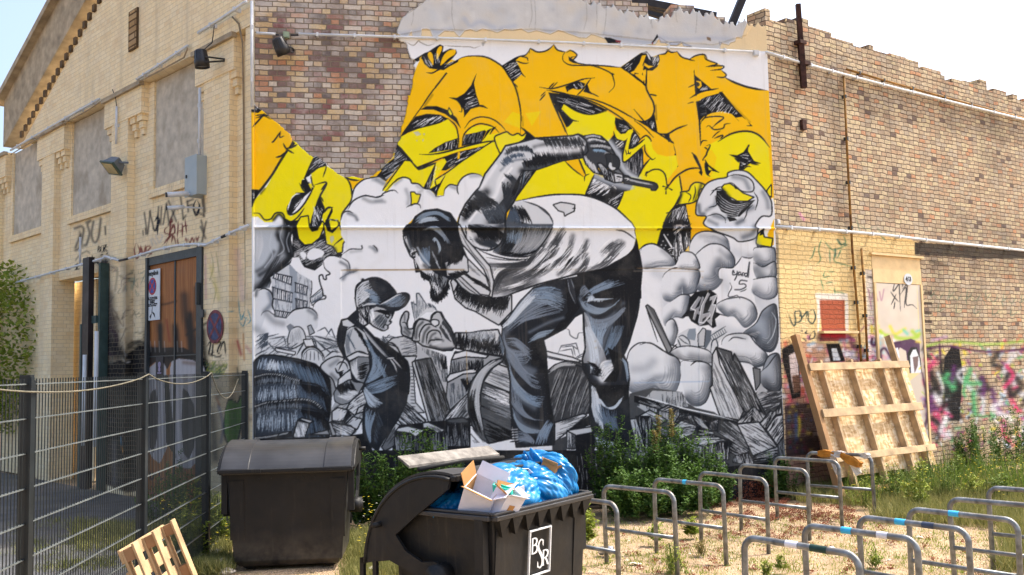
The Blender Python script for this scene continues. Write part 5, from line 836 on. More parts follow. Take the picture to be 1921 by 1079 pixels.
    F((176,172,174),"P 272,705 280,690 292,680 305,677 312,690 313,740 318,830 300,870 286,860 270,830 268,760",a=1); F((186,182,184),"P 319,690 322,678 335,673 360,675 380,684 388,705 388,780 376,860 356,880 330,876 320,830 318,740",a=1)
    SO("P 345,680 365,682",5,(120,96,84),.6); F((62,60,62),"P 278,760 284,735 292,730 297,760 295,820 288,850 281,840"); F((70,70,72),"P 343,728 352,735 364,760 368,800 364,840 354,862 344,850 340,800"); F((40,44,46),"P 308,705 316,705 322,770 330,860 312,830"); SO("P 276,700 272,720",4,(150,190,160),.5)
    for q in ("280,880 284,900 292,885","285,892 295,890","300,880 300,900 308,895"): L("P "+q,1.8,(60,50,60))
    SO("P 270,920 300,930 340,935",6,(170,90,120),.35)
    for i in range(40): c.L("P %f,%f %f,%f"%(r.uniform(272,385),r.uniform(860,950),r.uniform(272,385),r.uniform(860,950)),1,(90,86,88),a=.3)
    # corner pilaster tags
    for q in ("395,470 400,500 392,530","392,520 405,540 400,570","405,470 412,520"): L("P "+q,1.4,(150,138,90),a=.6)
    SO("P 395,500 410,560",6,(210,190,90),.4); SO("P 385,480 386,560",3,(200,140,150),.5); SO("P 445,470 455,560",8,(220,190,190),.5)
    for q in ("447,560 452,600 460,580","450,590 466,600","448,600 456,612 462,596","464,580 470,600 462,610","424,583 440,585"): L("P "+q,1.4,(60,150,170),a=.85)
    SO("P 445,640 452,665",4,(170,40,50),.8); SO("P 456,626 458,676",2,(200,130,60),.8); SO("P 462,650 470,660",4,(190,90,100),.5); SO("P 444,690 450,720",3,(40,44,48),.7)
    for q in ("388,650 396,640 392,665 402,660","400,640 398,670","405,645 414,642 408,660 418,668","412,660 420,640 424,670","390,665 420,672"): L("P "+q,1.8,(34,32,34))
    for i in range(34): c.L("P "+" ".join("%f,%f"%(r.uniform(386,428),r.uniform(675,712)) for _ in range(3)),1,[(90,120,70),(170,170,60),(60,80,70)][r.randint(3)],a=.7)
    for i in range(30): SO("P %f,%f"%(r.uniform(392,470),r.uniform(700,900)),r.uniform(4,12),[(90,90,90),(120,110,100),(90,60,90),(70,110,70),(60,90,140),(190,110,60),(60,60,64)][r.randint(7)],.45)
    F((96,150,50),"P 422,770 430,748 445,755 452,742 458,760 452,800 444,830 430,835 420,810"); L("P 422,770 430,748 445,755 452,742 458,760 452,800 444,830 430,835 420,810 422,770",2,BK); SO("P 410,760 418,800 414,830",4,(50,90,150),.6); SO("P 405,745 412,760",3,(200,110,60),.6); SO("P 398,780 404,860",12,(40,38,40),.8); SO("P 430,850 466,900",12,(70,66,64),.7); SO("P 465,720 466,860",5,(90,80,70),.6)
    SO("P 445,420 448,860",1.2,(120,100,70),.3); c.L("P 458,0 459,420 460,520 457,640",1.1,(60,48,36),a=.7)
    # loose grime
    for i in range(50): SO("P %f,%f"%(r.uniform(190,475),r.uniform(480,800)),r.uniform(5,18),(130,116,96),.14)
    c.down(); return c
def paint_right():
    c = Canvas(1425, 380, 1925, 960, 2, (200,180,150), alpha=True); c.tiles = dict(Q=(1450,430,5.135), Z=(1600,450,4.313), T=(1430,600,3.597), P=(0,0,1))
    L=c.L; SO=c.soft; F=c.F; r=c.rs
    cream=(233,205,146)
    F(cream,"P 1456,430 1700,447 1722,455 1724,476 1718,478 1722,560 1726,640 1726,700 1700,720 1470,720 1462,560",a=.92)
    for i in range(70): SO("P %f,%f"%(r.uniform(1465,1715),r.uniform(440,640)),r.uniform(3,14),[(214,180,116),(238,216,170),(220,200,170)][r.randint(3)],.3)
    SO("P 1620,440 1700,450",8,(210,180,130),.5); SO("P 1458,440 1462,620",2.4,(110,108,92),.8)
    for q in ("470,90 440,200 460,290 420,340","490,110 560,190 600,200 720,150","620,100 650,150 700,130 680,60","600,200 590,300 640,330 760,360","660,190 620,280","545,190 550,330","410,160 380,260 350,290","500,400 490,460 560,450","530,400 600,420","460,480 490,590","510,520 580,510","590,560 600,640","590,600 700,620"): L("Q "+q,1.7,(62,120,84),a=.75)
    for q in ("620,100 660,150","600,190 600,260","680,140 710,150"): SO("Q "+q,2,(40,90,80),.8)
    for q in ("150,820 190,920 220,910 210,800 240,790","210,800 260,790 270,880 200,900","280,860 330,790 320,860","350,790 340,870 380,910 410,850 390,780 350,790"): L("Q "+q,2.2,(52,72,66))
    L("Q 250,830 290,850",3,(52,72,66))
    F((232,232,236),"Q 405,620 720,620 725,700 690,690 460,690 460,800 440,1000 430,1000 425,720",a=.7); F((225,226,232),"Q 695,700 725,700 730,1079 700,1079",a=.75)
    F((160,70,48),"Q 450,680 690,680 695,960 470,960 455,800",a=.85); F((120,44,50),"Q 470,960 700,960 700,1079 450,1079",a=.8); SO("Q 480,1010 690,1040",7,(190,30,60),.7)
    for q in ("270,975 290,990","330,980 310,1000 340,1010","370,1000 350,1060 400,1040 400,980 380,1000","290,1050 320,1079"): L("Q "+q,2,(50,60,60))
    # lower graffiti band
    cols=[(214,60,98),(224,120,150),(190,200,220),(120,170,205),(140,60,120),(236,236,238),(90,60,70),(210,80,60)]
    F((150,96,90),"P 1470,650 1500,640 1640,655 1640,930 1476,930",a=.55)
    for i in range(150):
        x=r.uniform(1470,1640); y=r.uniform(635,760); SO("P %f,%f %f,%f"%(x,y,x+r.uniform(-16,16),y+r.uniform(-10,10)),r.uniform(2,7),cols[r.randint(8)],.65)
    F((30,26,28),"T 140,300 130,200 200,160 235,200 250,300 260,520 200,540 170,400"); F((205,190,188),"T 180,240 225,215 240,300 255,480 215,500 195,400"); F((110,80,66),"T 200,380 250,370 255,480 215,500")
    F((24,22,24),"T 430,160 520,160 560,280 460,280"); F((205,210,214),"T 465,190 500,190 530,275 480,275")
    F((48,32,42),"T 150,580 330,560 400,900 160,930",a=.85)
    for i in range(50): SO("T %f,%f"%(r.uniform(160,330),r.uniform(560,900)),r.uniform(2,7),[(40,60,120),(190,170,60),(120,40,70),(60,90,100),(30,30,36)][r.randint(5)],.6)
    SO("T 245,660 250,720 240,780",5,(210,190,60),.8); SO("T 225,640 230,800",5,(50,80,140),.7)
    # panel
    F((206,196,182),"Z 98,238 512,270 530,720 545,840 540,980 120,980 115,560",a=.96)
    for i in range(40): SO("Z %f,%f"%(r.uniform(120,510),r.uniform(260,720)),r.uniform(4,14),[(190,180,166),(222,214,202),(198,190,186)][r.randint(3)],.3)
    for q in ("355,275 325,415 375,350 395,290 375,330 385,580","385,440 430,390 415,550","400,400 440,370 430,520 480,525 520,560","305,420 340,470 370,500","350,440 310,525","340,500 332,560","410,300 400,380"): L("Z "+q,1.6,(48,46,48))
    for q in ("125,400 150,560","160,430 150,480","180,430 200,490","215,420 230,490 250,400","120,630 165,635 155,690 110,690","60,740 100,690"): SO("Z "+q,1.6,(150,84,120),.55)
    for i,w in enumerate((6,4,5,4,6,5,4,5,6)): c.L("Z %d,%d %d,%d"%(115+i*9,285+i*2.2,117+i*9,306+i*2.4),1.1,(60,56,54),sm=0)
    c.L("Z 113,300 200,316",.8,(60,56,54))
    for q in ("150,700 160,760 220,740","300,700 340,760 420,720","180,720 200,700"): SO("Z "+q,4,(226,208,60),.8)
    for q in ("340,790 420,800 500,790 540,760","220,740 260,770 340,780","480,740 520,780"): SO("Z "+q,5,(160,196,50),.85)
    SO("Z 410,730 440,760",4,(90,190,170),.7); SO("Z 510,740 540,730",3,(90,190,170),.6)
    for i in range(70): SO("Z %f,%f"%(r.uniform(120,330),r.uniform(770,970)),r.uniform(2,6),[(120,160,200),(220,150,180),(220,90,120),(160,210,225),(235,235,238)][r.randint(5)],.65)
    for q in ("155,800 150,840 180,850 190,800","225,960 225,900 260,880 310,960","320,960 330,850 380,830"): SO("Z "+q,3.4,(50,20,50),.9)
    F((60,24,66),"Z 330,830 470,800 540,830 545,980 440,980 430,900 380,870 340,960 310,960",a=.9); F((18,18,22),"Z 440,920 470,870 520,870 550,960 560,1079 460,1079"); F((216,222,230),"Z 462,940 485,890 510,885 540,960 555,1079 470,1079"); F((110,90,90),"Z 485,950 530,940 525,1020 500,1079 490,1000"); F((216,222,230),"Z 335,880 365,870 380,955 345,955")
    # right brick area
    F((30,28,30),"P 1716,455 1925,466 1925,486 1830,486 1716,478",a=.85); SO("P 1745,490 1775,498",5,(40,38,38),.6)
    for x in range(6):
        for q in ("640,370 630,460 680,400","660,440 700,480 740,420","700,500 690,580 760,540","760,460 780,520"): c.L(c.g("Z "+q)+[x*34*(x>0), x*2],1.6,(62,110,90),a=.6)
        if x: continue
    for y in (415,500,575,645,720,860,940,1010): F((46,34,32),"Z 575,%d 640,%d 640,%d 572,%d"%(y,y+4,y+32,y+28),a=.85)
    base=1726
    for i in range(260):
        x=r.uniform(1726,1925); y=r.uniform(640,850); cc=[(206,60,110),(120,44,110),(220,222,226),(30,28,32),(90,170,110),(170,190,60),(150,190,215),(226,208,60),(214,90,120)][r.randint(9)]
        SO("P %f,%f %f,%f"%(x,y,x+r.uniform(-9,9),y+r.uniform(-9,9)),r.uniform(1.5,5),cc,.75)
    for i in range(1):
        d=i*52; F((20,20,24),"P %d,670 %d,650 %d,655 %d,700 %d,790 %d,790 %d,720"%(1772+d,1785+d,1800+d,1806+d,1800+d,1778+d,1768+d)); F((214,218,224),"P %d,690 %d,668 %d,690 %d,770 %d,770"%(1778+d,1788+d,1798+d,1794+d,1782+d)) if i else None
    for q in ("1735,655 1780,650 1850,660 1924,655","1730,700 1740,760 1736,800","1762,640 1766,700","1738,738 1748,752 1744,764"): SO("P "+q,3,(70,24,70),.9)
    SO("P 1768,705 1772,760",2.4,(226,208,60),.9); SO("P 1740,745 1744,750",4,(210,200,70),.9)
    for i in range(46):
        x=r.uniform(1730,1925); y=r.uniform(660,790); q=np.array([[x,y],[x+r.uniform(-14,14),y+r.uniform(8,26)],[x+r.uniform(-10,20),y+r.uniform(20,44)]]); c.soft(q,r.uniform(5,9),[(206,60,110),(226,228,232),(22,22,26),(90,40,100),(80,170,110),(200,204,210)][r.randint(6)],.85)
    for i in range(60): SO("P %f,%f"%(r.uniform(1726,1925),r.uniform(740,850)),r.uniform(1.5,4),[(200,204,210),(30,28,34),(190,196,204)][r.randint(3)],.8)
    SO("P 1736,650 1780,640 1850,646 1920,640",4,(150,190,70),.7); SO("P 1750,638 1775,632",4,(190,150,190),.6)
    SO("P 1500,400 1508,412",3,(220,140,180),.7)
    for q in ("1610,420 1625,430 1640,425","1645,425 1655,440","1650,440 1662,452","1605,405 1615,440"): L("P "+q,1.8,(60,110,90),a=.6)
    c.down(); return c
# ---------------------------------------------------------------- building
cm = paint_mural(); cl = paint_left(); cr_ = paint_right()
A_ = lambda *c: hx(*c)
m_old = brickmat('old_mixed_brick', [(0,A_(124,98,92)),(.14,A_(156,110,96)),(.24,A_(202,172,128)),(.38,A_(138,124,118)),(.52,A_(214,186,138)),(.63,A_(112,102,100)),(.72,A_(176,162,152)),(.81,A_(134,84,82)),(.87,A_(196,142,108)),(.93,A_(216,202,184))], A_(150,136,118), bw=.262, rh=.0815, ms=.009, bump=.9, bd=.016, paint=False, white=.7, alln=.55, wob=.016)
m_pink = brickmat('pale_weathered_brick', [(0,A_(190,168,138)),(.2,A_(208,188,154)),(.38,A_(176,156,130)),(.5,A_(212,194,156)),(.64,A_(194,164,132)),(.78,A_(190,174,150)),(.92,A_(202,152,114)),(.975,A_(116,98,88))], A_(118,102,88), bw=.185, rh=.08, ms=.008, sq=.8, bump=1, bd=.04, paint=True, wob=.03, alln=.35, stain=.4)
m_cream = brickmat('cream_painted_brick', [(0,A_(250,228,184)),(.4,A_(252,232,192)),(.7,A_(248,225,180)),(.95,A_(243,217,170))], A_(243,221,184), bw=.25, rh=.080, ms=.005, bump=.6, bd=.010, wob=.014, dirt=A_(226,200,160), paint=True, alln=.12)
m_cream0 = brickmat('cream_painted_brick_plain', [(0,A_(250,228,184)),(.4,A_(252,232,192)),(.7,A_(248,225,180)),(.95,A_(243,217,170))], A_(243,221,184), bw=.25, rh=.080, ms=.005, bump=.6, bd=.010, wob=.014, dirt=A_(226,200,160), paint=False, alln=.12)
def mural_mat():
    m = NT('painted_render', .75, 0, .2); v = m.obj(); at = m.n('Attribute', attribute_name='paint')
    c = m.mix(m.mr(m.noise(v, 2.2, 6, .6), .5, .85, 0, .12), at.outputs['Color'], (.45, .43, .38, 1)); c = m.mix(m.mr(m.noise(v, 45, 4, .7), .62, .8, 0, .25), c, (.35, .34, .32, 1))
    vm = m.n('Mapping', {'Vector': v, 'Scale': (9, 9, .5)}); c = m.mix(m.mr(m.noise(vm, 1.2, 4, .6), .58, .8, 0, .2), c, (.3, .27, .22, 1))
    m.base(c); h = m.math('ADD', m.noise(v, 5, 4), m.math('MULTIPLY', m.noise(v, 60, 3), .25)); m.bump(h, .35, .02); return m.mat
m_mural = mural_mat()
bld = empty('brick_building', mat=FM, label='old brick building with cream painted wing and a mural of a bending man', cat='building')
TOP = 7.9
# front wall: bricks, ragged top course
mb = MB(); mb.box(.0, ML, 0, .38, 0, 7.55)
rr = random.Random(5); x = 0
while x < ML-.01:
    w = min(rr.choice((.26, .39, .52, .78)), ML-x); h = 8.6 if x < 5.2 else 7.55+rr.choice((.08, .16, .24, .33, .33))
    if 6.15 < x < 6.3 or 7.35 < x < 7.5: h = 7.56
    mb.box(x, x+w, 0.0, .38, 7.55, h); x += w
mb.build('front_wall', m_old, bld, FM)
# painted render sheet in front of the bricks; edges broken
step = .0096; nx = int(ML/step); nz = int((8.05+.0)/step)
X = np.linspace(.0, ML, nx+1); Z = np.linspace(0.0, 8.05, nz+1); GX, GZ = np.meshgrid(X, Z)
Af = np.array(FM); P3 = np.stack([GX, np.full_like(GX, -.03), GZ], -1); W3 = P3@Af[:3, :3].T+Af[:3, 3]; px, py = photo_xy(W3)
edge = cm.g("P 455,205 D 60,-4 110,25 200,98 262,150 290,170 330,208 352,250 420,320 470,360 510,393 532,383 570,402 610,440 660,487 730,533 800,541 880,550 960,540 1000,510 P 705,322 A 60,1060 120,1003 155,960 165,930 185,872 205,830 213,790 220,702 245,660 262,560 270,490 290,484 300,400 322,292 315,262 330,225 290,208 270,160 250,84 200,72 T 45,405 30,372 20,330 30,290 60,210 100,150 150,110 200,90 250,40 290,18 320,-10 310,-60 P 798,-60 1500,-60 1500,1000 455,1000")
ew = np.array(cm.cr(edge, True, 3)); rj = np.random.RandomState(2); ew[:180] += rj.normal(0, .8, ew[:180].shape)
M = cm.full(ew); S2 = 2
jj = np.clip(((px-cm.x0)*2).astype(int), 0, M.shape[1]-1); ii = np.clip(((py-cm.y0)*2).astype(int), 0, M.shape[0]-1)
V = M[ii, jj]; top = 7.62+.25*np.interp(GX, [0, 4.5, 4.9, 5.2, 5.6, 6.1, 6.3, 6.6, 7.2, 7.4, 7.7, 8.1], [1.8, 1.6, 1.2, .9, .6, .1, .0, .7, .5, -.1, .1, -.2])+.03*np.sin(GX*23)+.03*np.sin(GX*57)+.008*np.sin(GX*131)
V &= GZ < top; V &= ~((abs(GX-6.33) < .07) & (abs(GZ-7.93) < .06))
Y = np.full(GX.shape, -.030); Y += .010*(GZ < 4.215); Y -= .045*np.exp(-((GZ-4.235)/.016)**2)
Y += .008*((px > 640) & (px < 872) & (py > 506)); Y += .006*((px > 872) & (py > 506) & (px < 1190)); Y += .007*((px > 1190) & (px < 1312) & (py > 502))
Y += .004*np.sin(GX*1.7+GZ)+.003*np.sin(GZ*2.3-GX*3.1)
gb = (py < np.interp(px, [740, 800, 900, 1000, 1100, 1240, 1340, 1400, 1440], [68, 56, 57, 55, 62, 78, 84, 66, 0])); Y -= .012*gb
B = V.copy(); B[1:-1, 1:-1] &= V[2:, 1:-1] & V[:-2, 1:-1] & V[1:-1, 2:] & V[1:-1, :-2]; Y = np.where(V & ~B & (GX > .03), -.002, Y)
q = V[:-1, :-1] & V[1:, :-1] & V[:-1, 1:] & V[1:, 1:]
idx = -np.ones(V.shape, int); used = np.zeros(V.shape, bool); used[:-1, :-1] |= q; used[1:, :-1] |= q; used[:-1, 1:] |= q; used[1:, 1:] |= q
idx[used] = np.arange(used.sum()); co = np.stack([GX[used], Y[used], GZ[used]], 1).astype(np.float32)
fq = np.stack([idx[:-1, :-1][q], idx[:-1, 1:][q], idx[1:, 1:][q], idx[1:, :-1][q]], 1).astype(np.int32)
me = bpy.data.meshes.new('mural'); me.vertices.add(len(co)); me.vertices.foreach_set('co', co.ravel()); me.loops.add(fq.size); me.loops.foreach_set('vertex_index', fq.ravel())
me.polygons.add(len(fq)); me.polygons.foreach_set('loop_start', np.arange(len(fq), dtype=np.int32)*4); me.polygons.foreach_set('loop_total', np.full(len(fq), 4, np.int32)); me.update(calc_edges=True)
me.polygons.foreach_set('use_smooth', np.ones(len(fq), bool))
setcol(me, cm.sample(px[used], py[used])); me.materials.append(m_mural)
o = bpy.data.objects.new('mural', me); COL.objects.link(o); o.parent = bld; o.matrix_world = FM
tag(o, 'painted render with yellow letters, a stooping man with a pistol and a boy in a cap')
# side wall, right: raking ragged top
mb = MB(); RES = .02
mb.slab(0, 2.55, 0, .38, 0, 4.6, RES); mb.slab(2.55, 4.05, 0, .38, 3.95, 4.6, RES); mb.slab(4.05, 9.0, 0, .38, 0, 4.6, RES); mb.box(2.55, 4.05, .03, .38, 0, 3.95); mb.box(0, 9, 0, .38, 4.6, 7.45)
x = 0.0
while x < 9:
    w = rr.choice((.13, .2, .26, .4, .5, .62)); base = 7.80-.03*x+.05*math.sin(x*2.1)
    mb.box(x, min(9, x+w), rr.uniform(-.004, .0), .38, 7.45, base+rr.choice((-.09, 0, 0, .0, .09))); x += w
sw = mb.build('side_wall', m_pink, bld, FR, canvas=cr_, F=FR)
m_ply = NT('painted_panel', .6); at = m_ply.n('Attribute', attribute_name='paint'); v = m_ply.obj(); c = m_ply.mix(at.outputs['Alpha'], hx(200, 190, 176), at.outputs['Color']); m_ply.base(m_ply.mix(m_ply.mr(m_ply.noise(v, 3, 6), .5, .8, 0, .2), c, (.4, .36, .3, 1))); m_ply.bump(m_ply.noise(v, 30), .2, .004)
MB().slab(2.62, 3.98, -.012, .02, 0.02, 3.45, .014).build('blocked_window_panel', m_ply.mat, bld, FR, canvas=cr_, F=FR)
m_lint = simple('cream_lintel', hx(226, 198, 150)[:3], .85, var=.08, scale=5, bump=.004)
mb = MB(); mb.box(2.56, 4.04, -.015, .03, 3.46, 3.70); mb.box(2.56, 4.04, -.004, .03, 3.70, 3.94); mb.box(2.5, 4.1, -.05, .03, 3.945, 3.985); mb.box(2.56, 2.615, -.03, .03, 0, 3.455); mb.box(3.985, 4.04, -.03, .03, 0, 3.455)
mb.build('window_surround', m_lint, bld, FR)
MB().box(1.0, 1.95, -.10, 0, 2.56, 2.60).build('ledge', m_lint, bld, FR)
# cream wing, left (receding)
mb = MB(); XL = -13.0
def cs(*a): mb.slab(*a)
LR = .025
piers = [(-1.57, -.75), (-5.15, -4.44), (-8.75, -8.05), (-12.3, -11.6)]
heads = [(-1.85, -.60), (-5.47, -3.86), (-9.05, -7.5), (-12.6, -11.1)]
panels = [(-3.66, -1.75), (-7.45, -5.32), (-11.0, -9.0)]
mb.slab(-.26, 0, 0, .45, 0, 7.3, LR)
for i, (a, b) in enumerate(piers):
    mb.slab(a, b, 0, .45, 0 if i != 9 else 4, 7.3, LR if i < 3 else 0)
mb.slab(-.75, -.26, .13, .45, 0, 7.3, LR)
for a, b in ((-4.44, -3.66), (-5.32, -5.15), (-9.0, -8.75), (-8.05, -7.45), (-11.6, -11.0)):
    z0 = 4.1 if a == -8.05 else 0
    mb.slab(a, b, .13, .45, z0, 7.3, LR)
mb.slab(-1.75, -1.57, .13, .45, 0, 7.3, LR)
mb.slab(-3.66, -1.75, .135, .45, 4.14, 5.2, LR)
mb.slab(-7.45, -5.32, .135, .45, 4.1, 5.2, LR); mb.slab(-11.0, -9.0, .135, .45, 0, 5.2, 0)
mb.slab(-5.60, -5.32, .135, .45, 0, 4.1, LR)
for a, b in heads: mb.box(a, b, -.012, .44, 6.76, 7.32)
for (ha, hb), (pa, pb) in zip(heads, piers):                       # corbels under the heads
    for x0, x1, sgn in ((ha, pa, 1), (pb, hb, -1)):
        n = max(1, int((x1-x0)/.22))
        for k in range(n):
            cx = x0+(k+.5)*(x1-x0)/n
            for j, (dz, w, d) in enumerate(((.12, .10, .02), (.12, .075, .05), (.14, .05, .08))): mb.box(cx-w, cx+w, d, .14, 6.76-.12*(j+1)-.0, 6.76-.12*j)
mb.build('cream_facade', m_cream, bld, FL, canvas=cl, F=FL)
# upper wall with raking gable
gx = [0, -5.9, -13.2]; gz = [12.2, 9.12, 5.9+.2]
mb = MB(); mb.prism([(0, 7.32), (0, gz[0]), (-13.2, 12.2-13.2*.437), (-13.2, 7.32) ] if 12.2-13.2*.437 > 7.32 else [(0, 7.32), (0, gz[0]), (-10.0, 7.33)], 0, .45)
mb.build('gable_wall', m_cream0, bld, FL)
m_grey = simple('weathered_cornice', hx(176, 160, 134)[:3], .9, var=.2, scale=4, bump=.004); m_dk = simple('dark_corbel_brick', hx(92, 74, 52)[:3], .9, var=.2, scale=8)
mb = MB(); sl_ = .437; nrm = math.hypot(1, sl_)
for k in range(46):
    t = .12+k*.235; zz = 12.2-t*sl_-.33
    if zz > 7.3 and t < 10: mb.box(-t-.06, -t+.06, -.05, .0, zz-.05, zz+.09)
mb.build('corbel_bricks', m_dk, bld, FL)
mb = MB(); mb.prism([(0, 12.22), (0, 13.3), (-11, 13.3-11*sl_), (-11, 12.22-11*sl_)], -.10, .45); mb.prism([(0.3, 13.3), (.3, 13.45), (-11.2, 13.45-11.2*sl_), (-11.2, 13.3-11.2*sl_)], -.25, .6); mb.build('cornice', m_grey, bld, FL)
for a, b in heads: MB().box(a-.04, b+.04, -.07, .02, 7.25, 7.33).build('string_course', m_grey, bld, FL)
m_rend = simple('grey_render', hx(196, 186, 168)[:3], .9, var=.14, scale=5, bump=.005, dirt=hx(158, 146, 128))
for a, b in panels:
    MB().box(a, b, .17, .40, 5.36, 7.3).build('blind_window', m_rend, bld, FL)
    mb = MB(); x = a-.06
    while x < b+.05: mb.box(x, x+.074, .075, .18, 5.2, 5.345); x += .08
    mb.box(a-.06, b+.05, .085, .17, 5.21, 5.335); mb.build('window_sill', m_cream0, bld, FL)
vx0 = -4.22; MB().box(vx0-.16, vx0+.2, -.035, 0, 7.98, 8.72).build('bricked_vent', m_dk, bld, FL)
mb = MB(); mb.box(vx0-.14, vx0+.18, -.045, -.036, 8.0, 8.70)
mb.build('vent_face', brickmat('vent_brick', [(0, A_(176,140,92)), (.5, A_(190,156,108))], A_(110,84,56), bw=.5, rh=.12, ms=.02, paint=False), bld, FL)
MB().box(-3.9, -3.66+.0, .12, .13, 2, 2.1)
# big timber door of the wing
m_wood = NT('slatted_timber', .6); v = m_wood.obj(); mp = m_wood.n('Mapping', {'Vector': v, 'Scale': (22, 1, .5)}); sp = m_wood.n('SeparateXYZ', {'Vector': v}); fr = m_wood.math('FRACT', m_wood.math('MULTIPLY', sp.outputs[0], 22)); gap = m_wood.mr(fr, .80, .92)
wv = m_wood.ramp(m_wood.noise(mp, 3, 5), [(.25, A_(120,70,36)), (.5, A_(166,104,54)), (.75, A_(196,140,84))]); at = m_wood.n('Attribute', attribute_name='paint'); c = m_wood.mix(at.outputs['Alpha'], wv, at.outputs['Color']); c = m_wood.mix(m_wood.math('MULTIPLY', gap, .8), c, (.02, .015, .01, 1)); m_wood.base(c); m_wood.bump(m_wood.math('SUBTRACT', 1., gap), 1, .012)
m_wood = m_wood.mat; m_anth = simple('anthracite_steel', (.045, .055, .062), .45, .3, var=.1, scale=6, spec=.4)
door = MB().slab(-3.58, -1.72, .06, .11, 0, 4.0, .015).build('door', m_wood, bld, FL, canvas=cl, F=FL); tag(door, 'large slatted timber gate blackened with spray paint')
mb = MB(); mb.box(-3.66, -3.58, -.0, .13, 0, 4.14); mb.box(-1.72, -1.55, -.035, .13, 0, 4.14); mb.box(-3.58, -1.72, .02, .13, 4.0, 4.14); mb.box(-2.65, -2.61, .045, .06, 0, 4.0); mb.box(-3.58, -1.72, .055, .06, 2.42, 2.44); mb.box(-1.56, -1.45, -.06, -.036, 3.0, 3.12); mb.box(-1.62, -1.58, -.10, -.036, 3.2, 3.55)
f = mb.build('door_frame', m_anth, None, FL); f.parent = door; f.matrix_world = FL
# gateway of the wing: dark passage, lit brick pier, garden beyond
m_in = simple('unlit_passage', (.05, .05, .052), .95, var=.2, scale=3)  # near-black wall colour stands for the unlit passage interior
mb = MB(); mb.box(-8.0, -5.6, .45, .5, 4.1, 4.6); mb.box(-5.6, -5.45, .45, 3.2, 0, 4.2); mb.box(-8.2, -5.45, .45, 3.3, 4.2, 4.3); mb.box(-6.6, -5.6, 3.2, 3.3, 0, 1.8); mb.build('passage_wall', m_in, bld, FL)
mb = MB(); mb.box(-8.6, -7.3, .6, 1.0, 0, 4.1); mb.build('brick_pier', m_cream0, bld, FL)
MB().box(-7.4, -5.5, 3.1, 3.25, 2.42, 2.55).build('concrete_sill', simple('pale_concrete', hx(205, 200, 196)[:3], .8), bld, FL)
# roof timbers of the ruin, seen above the right end of the mural wall
mb = MB(); m_rust = simple('rusty_steel', hx(70, 46, 40)[:3], .8, .2, var=.3, scale=14, bump=.002); m_dsteel = simple('dark_steel', (.03, .028, .03), .6, .4, var=.2)
for k, (a, b, z0, z1) in enumerate(((4.6, 7.5, 8.35, 7.95), (5.6, 7.75, 8.45, 8.0), (6.3, 7.9, 8.42, 8.05))): mb.beam((a, .5+k*.5, z0), (b, .6+k*.5, z1), .08, .12)
mb.beam((7.7, .5, 7.7), (7.95, .5, 8.25), .12, .12); mb.beam((5.0, .6, 7.4), (5.05, .6, 8.4), .1, .1)
mb.build('roof_beam', m_dsteel, bld, FM)
# ---------------------------------------------------------------- ground
m = NT('gravel', .95, 0, .1); v = m.obj(); vo = m.n('TexVoronoi', {'Vector': v, 'Scale': 55}); sp = m.n('SeparateXYZ', {'Vector': v})
c = m.ramp(vo.outputs['Color'], [(0, hx(148,124,100)), (.25, hx(190,164,132)), (.5, hx(208,184,154)), (.75, hx(172,144,114)), (1, hx(222,202,176))])
c = m.mix(m.mr(m.noise(v, 1.4, 7, .65), .5, .7, 0, .6), c, m.mix(m.noise(v, 40, 3), hx(110,88,62), hx(170,146,110)))
c = m.mix(m.mr(m.noise(v, 3.3, 7, .7), .50, .66, 0, .7), c, m.mix(m.noise(v, 60, 3), hx(96,104,48), hx(160,150,80)))
c = m.mix(m.mr(m.noise(v, 90, 2), .55, .7, 0, .6), c, hx(90, 70, 54)); c = m.mix(1.0, c, (.84, .83, .82, 1), 'MULTIPLY'); m.base(c)
m.bump(m.math('ADD', m.math('MULTIPLY', vo.outputs['Distance'], -1.0), m.noise(v, 8, 5)), .9, .02); m_gravel = m.mat
mb = MB(); n = 60
gx = [-400, -100, -40]+[-20+i*.8 for i in range(61)]+[60, 120, 400]; gy = [-60, -10]+[1+i*.6 for i in range(45)]+[40, 80, 200, 900]
hN = lambda x, y: .03*math.sin(x*1.3+y*.7)+.02*math.sin(x*2.9-y*2.1)+.012*math.sin(x*5.1+y*4.3)
vs = [(x, y, hN(x, y)-.03) for y in gy for x in gx]; W_ = len(gx)
mb.add(vs, [(j*W_+i, j*W_+i+1, (j+1)*W_+i+1, (j+1)*W_+i) for j in range(len(gy)-1) for i in range(W_-1)])
tag(mb.build('ground', m_gravel, smooth=True), kind='structure')
def ground_z(x, y):
    return hN(x, y)-.03
m_asph = simple('old_asphalt', (.09, .09, .092), .9, var=.2, scale=3, bump=.004, dirt=(.14, .13, .11, 1))
mb = MB(); mb.add([(-9, 4, .035), (-3.35, 7.2, .035), (-3.6, 13.2, .035), (-4.3, 14.2, .035), (-13, 22.7, .035), (-30, 22, .035), (-30, 4, .035)], [(0, 1, 2, 3, 4, 5, 6)])
tag(mb.build('asphalt_yard', m_asph), kind='structure')
